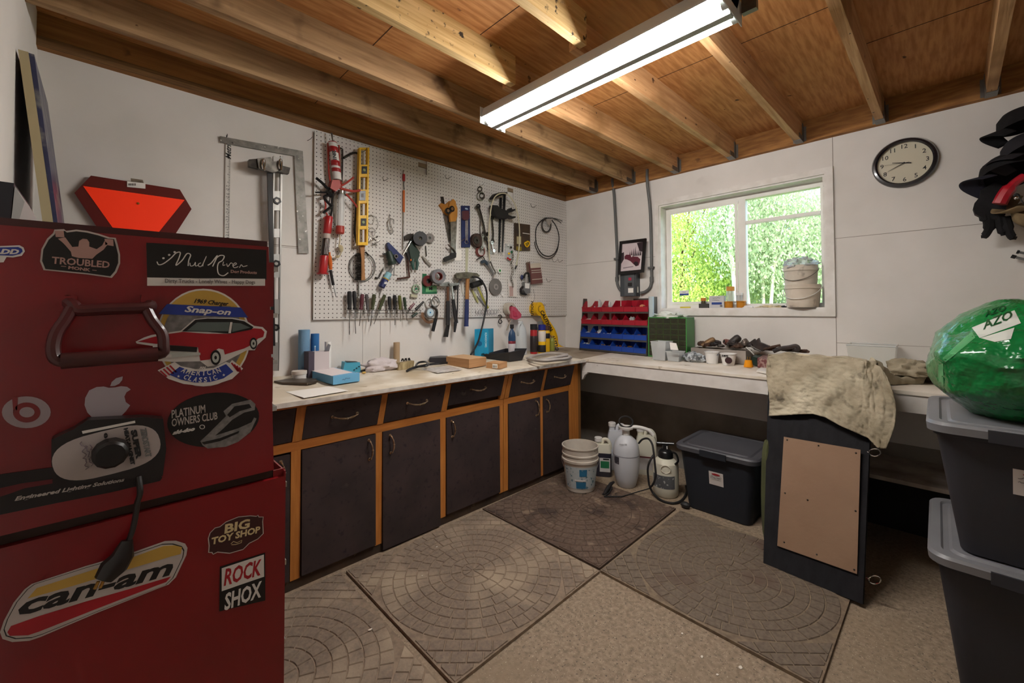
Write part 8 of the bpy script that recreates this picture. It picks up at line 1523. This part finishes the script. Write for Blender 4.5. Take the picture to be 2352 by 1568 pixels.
E_ = smoothpath([onp(*qP(640, 128), .012), onp(*qP(820, 142), .012), onp(*qP(1000, 158), .012), onp(*qP(1100, 172), .014)], 6); b = MB(); b.tube(E_, .0055, 8); part('rolled_hem', b, mat('towel_hem', '#c9bb9e', .9), t)
tl = [(1130, 185, .54, .030), (1170, 215, .50, .036), (1215, 262, .46, .032), (1260, 300, .42, .026), (1320, 318, .38, .024), (1380, 300, .34, .028), (1410, 250, .30, .030), (1440, 215, .26, .026), (1500, 215, .24, .024)]
P = [PB(*qP(a, b_), d) for a, b_, d, r in tl]
for q in P[3:]: q.z = max(q.z, zb(q.x)+.020)
b = MB(); SP = smoothpath(P, 6); n = len(SP); rs = [tl[min(int(i*len(tl)/n), len(tl)-1)][3]*(1+.15*noise.noise(SP[i]*30)) for i in range(n)]; b.tube(SP, rs, 18, flat=.55, up=(0, 0, 1)); 
for v in b.bm.verts: v.co += Vector((noise.noise(v.co*35), noise.noise(v.co*35+Vector((5, 0, 0))), noise.noise(v.co*35+Vector((0, 5, 0)))))*.010; v.co.z = max(v.co.z, zb(v.co.x)+.002) if v.co.x > -.55 else v.co.z
part('twisted_end', b, TW, t, smooth=80)
c = PB(*qP(1345, 215), .33); c.z = max(c.z, zb(c.x)+.04); single('rag', crumple(c, (.05, .075, .045), 21, .5, 44, 2.6), TW, 'crumpled beige rag heaped on the bench next to the towel end', 'rag', smooth=70)
c = PB(*qP(1445, 200), .22); c.z = zb(c.x)+.045; single('rag', crumple(c, (.05, .07, .05), 31, .5, 40, 2.6), mat('brown_rag', '#776752', .95, col2='#5b4d3b', scale=9, bump=.4, bscale=90), 'brown bundled rag on the bench beside the green sack', 'rag', smooth=70)
c = PB(*qP(1430, 290), .25); c.z = zb(c.x)+.022; single('leather_glove', crumple(c, (.05, .10, .024), 41, .4, 30, 2.6), mat('olive_brown_leather', '#3c3421', .8), 'flat dark brown work glove lying under the brown rag by the green sack', 'glove', smooth=70)
# things half hidden behind the panel
single('tarp', crumple((-.74, -1.955, .26), (.06, .035, .31), 51, .14, 40, 1.6), mat('olive_green_cloth', '#4f5233', .9, col2='#3f4229', scale=6), 'olive green cloth bundle squeezed behind the left edge of the leaning panel', 'cloth', smooth=70)
t = thing('clear_bin', 'bluish clear plastic bin rim showing between the blue-grey tote and the leaning panel', 'bin', (-.36, -2.02, .0)); b = MB(); c4 = [(-.49, -1.905), (-.49, -2.16), (-.10, -2.16), (-.10, -1.905)]
P = [Vector((x, y, .002)) for x, y in [(-.46, -1.93), (-.46, -2.14), (-.12, -2.14), (-.12, -1.93)]]; T = [Vector((x, y, .33)) for x, y in c4]; b.face([b.v(p) for p in P])
for i in range(4): j = (i+1) % 4; b.face([b.v(P[i]), b.v(P[j]), b.v(T[j]), b.v(T[i])])
bmesh.ops.remove_doubles(b.bm, verts=b.bm.verts, dist=1e-5); BC = mat('bluish_clear', '#8fa3aa', .3, trans=.4, ior=1.2); part('bin_body', b, BC, t, smooth=None, solid=.002); b = MB(); b.tube(T, .009, 8, closed=True); part('rim', b, BC, t)
# chips and crumbs on the floor
for k, (u, v, s, lab) in enumerate(((1003, 1256, .007, 'white paper scrap on the complete ring mat towards the cabinets'), (970, 1322, .006, 'white speck on the complete ring mat left of its centre'), (850, 1446, .010, 'white scrap on the mat beside the tool chest'), (1567, 1455, .008, 'white chip on the bare concrete near the mat edge'), (1612, 1508, .010, 'pale wood chip on the bare concrete, left one'), (1648, 1550, .007, 'white chip on the bare concrete at the bottom of the frame'), (1700, 1533, .012, 'long pale splinter on the bare concrete'), (919, 1482, .008, 'small scrap at the joint between the two left mats'))):
    on = v < 1470 and u < 1300; p = PZ(u, v, .0165 if on else .0005); b = MB(); rd = random.Random(k); b.prism([p+Vector((s*math.cos(a)*rd.uniform(.5, 1), s*.7*math.sin(a)*rd.uniform(.5, 1), 0)) for a in [j*1.2566 for j in range(5)]], (0, 0, .002)); single('scrap', b, mat('pale_scrap', '#d9d0c2', .8), lab, 'scrap', smooth=None)
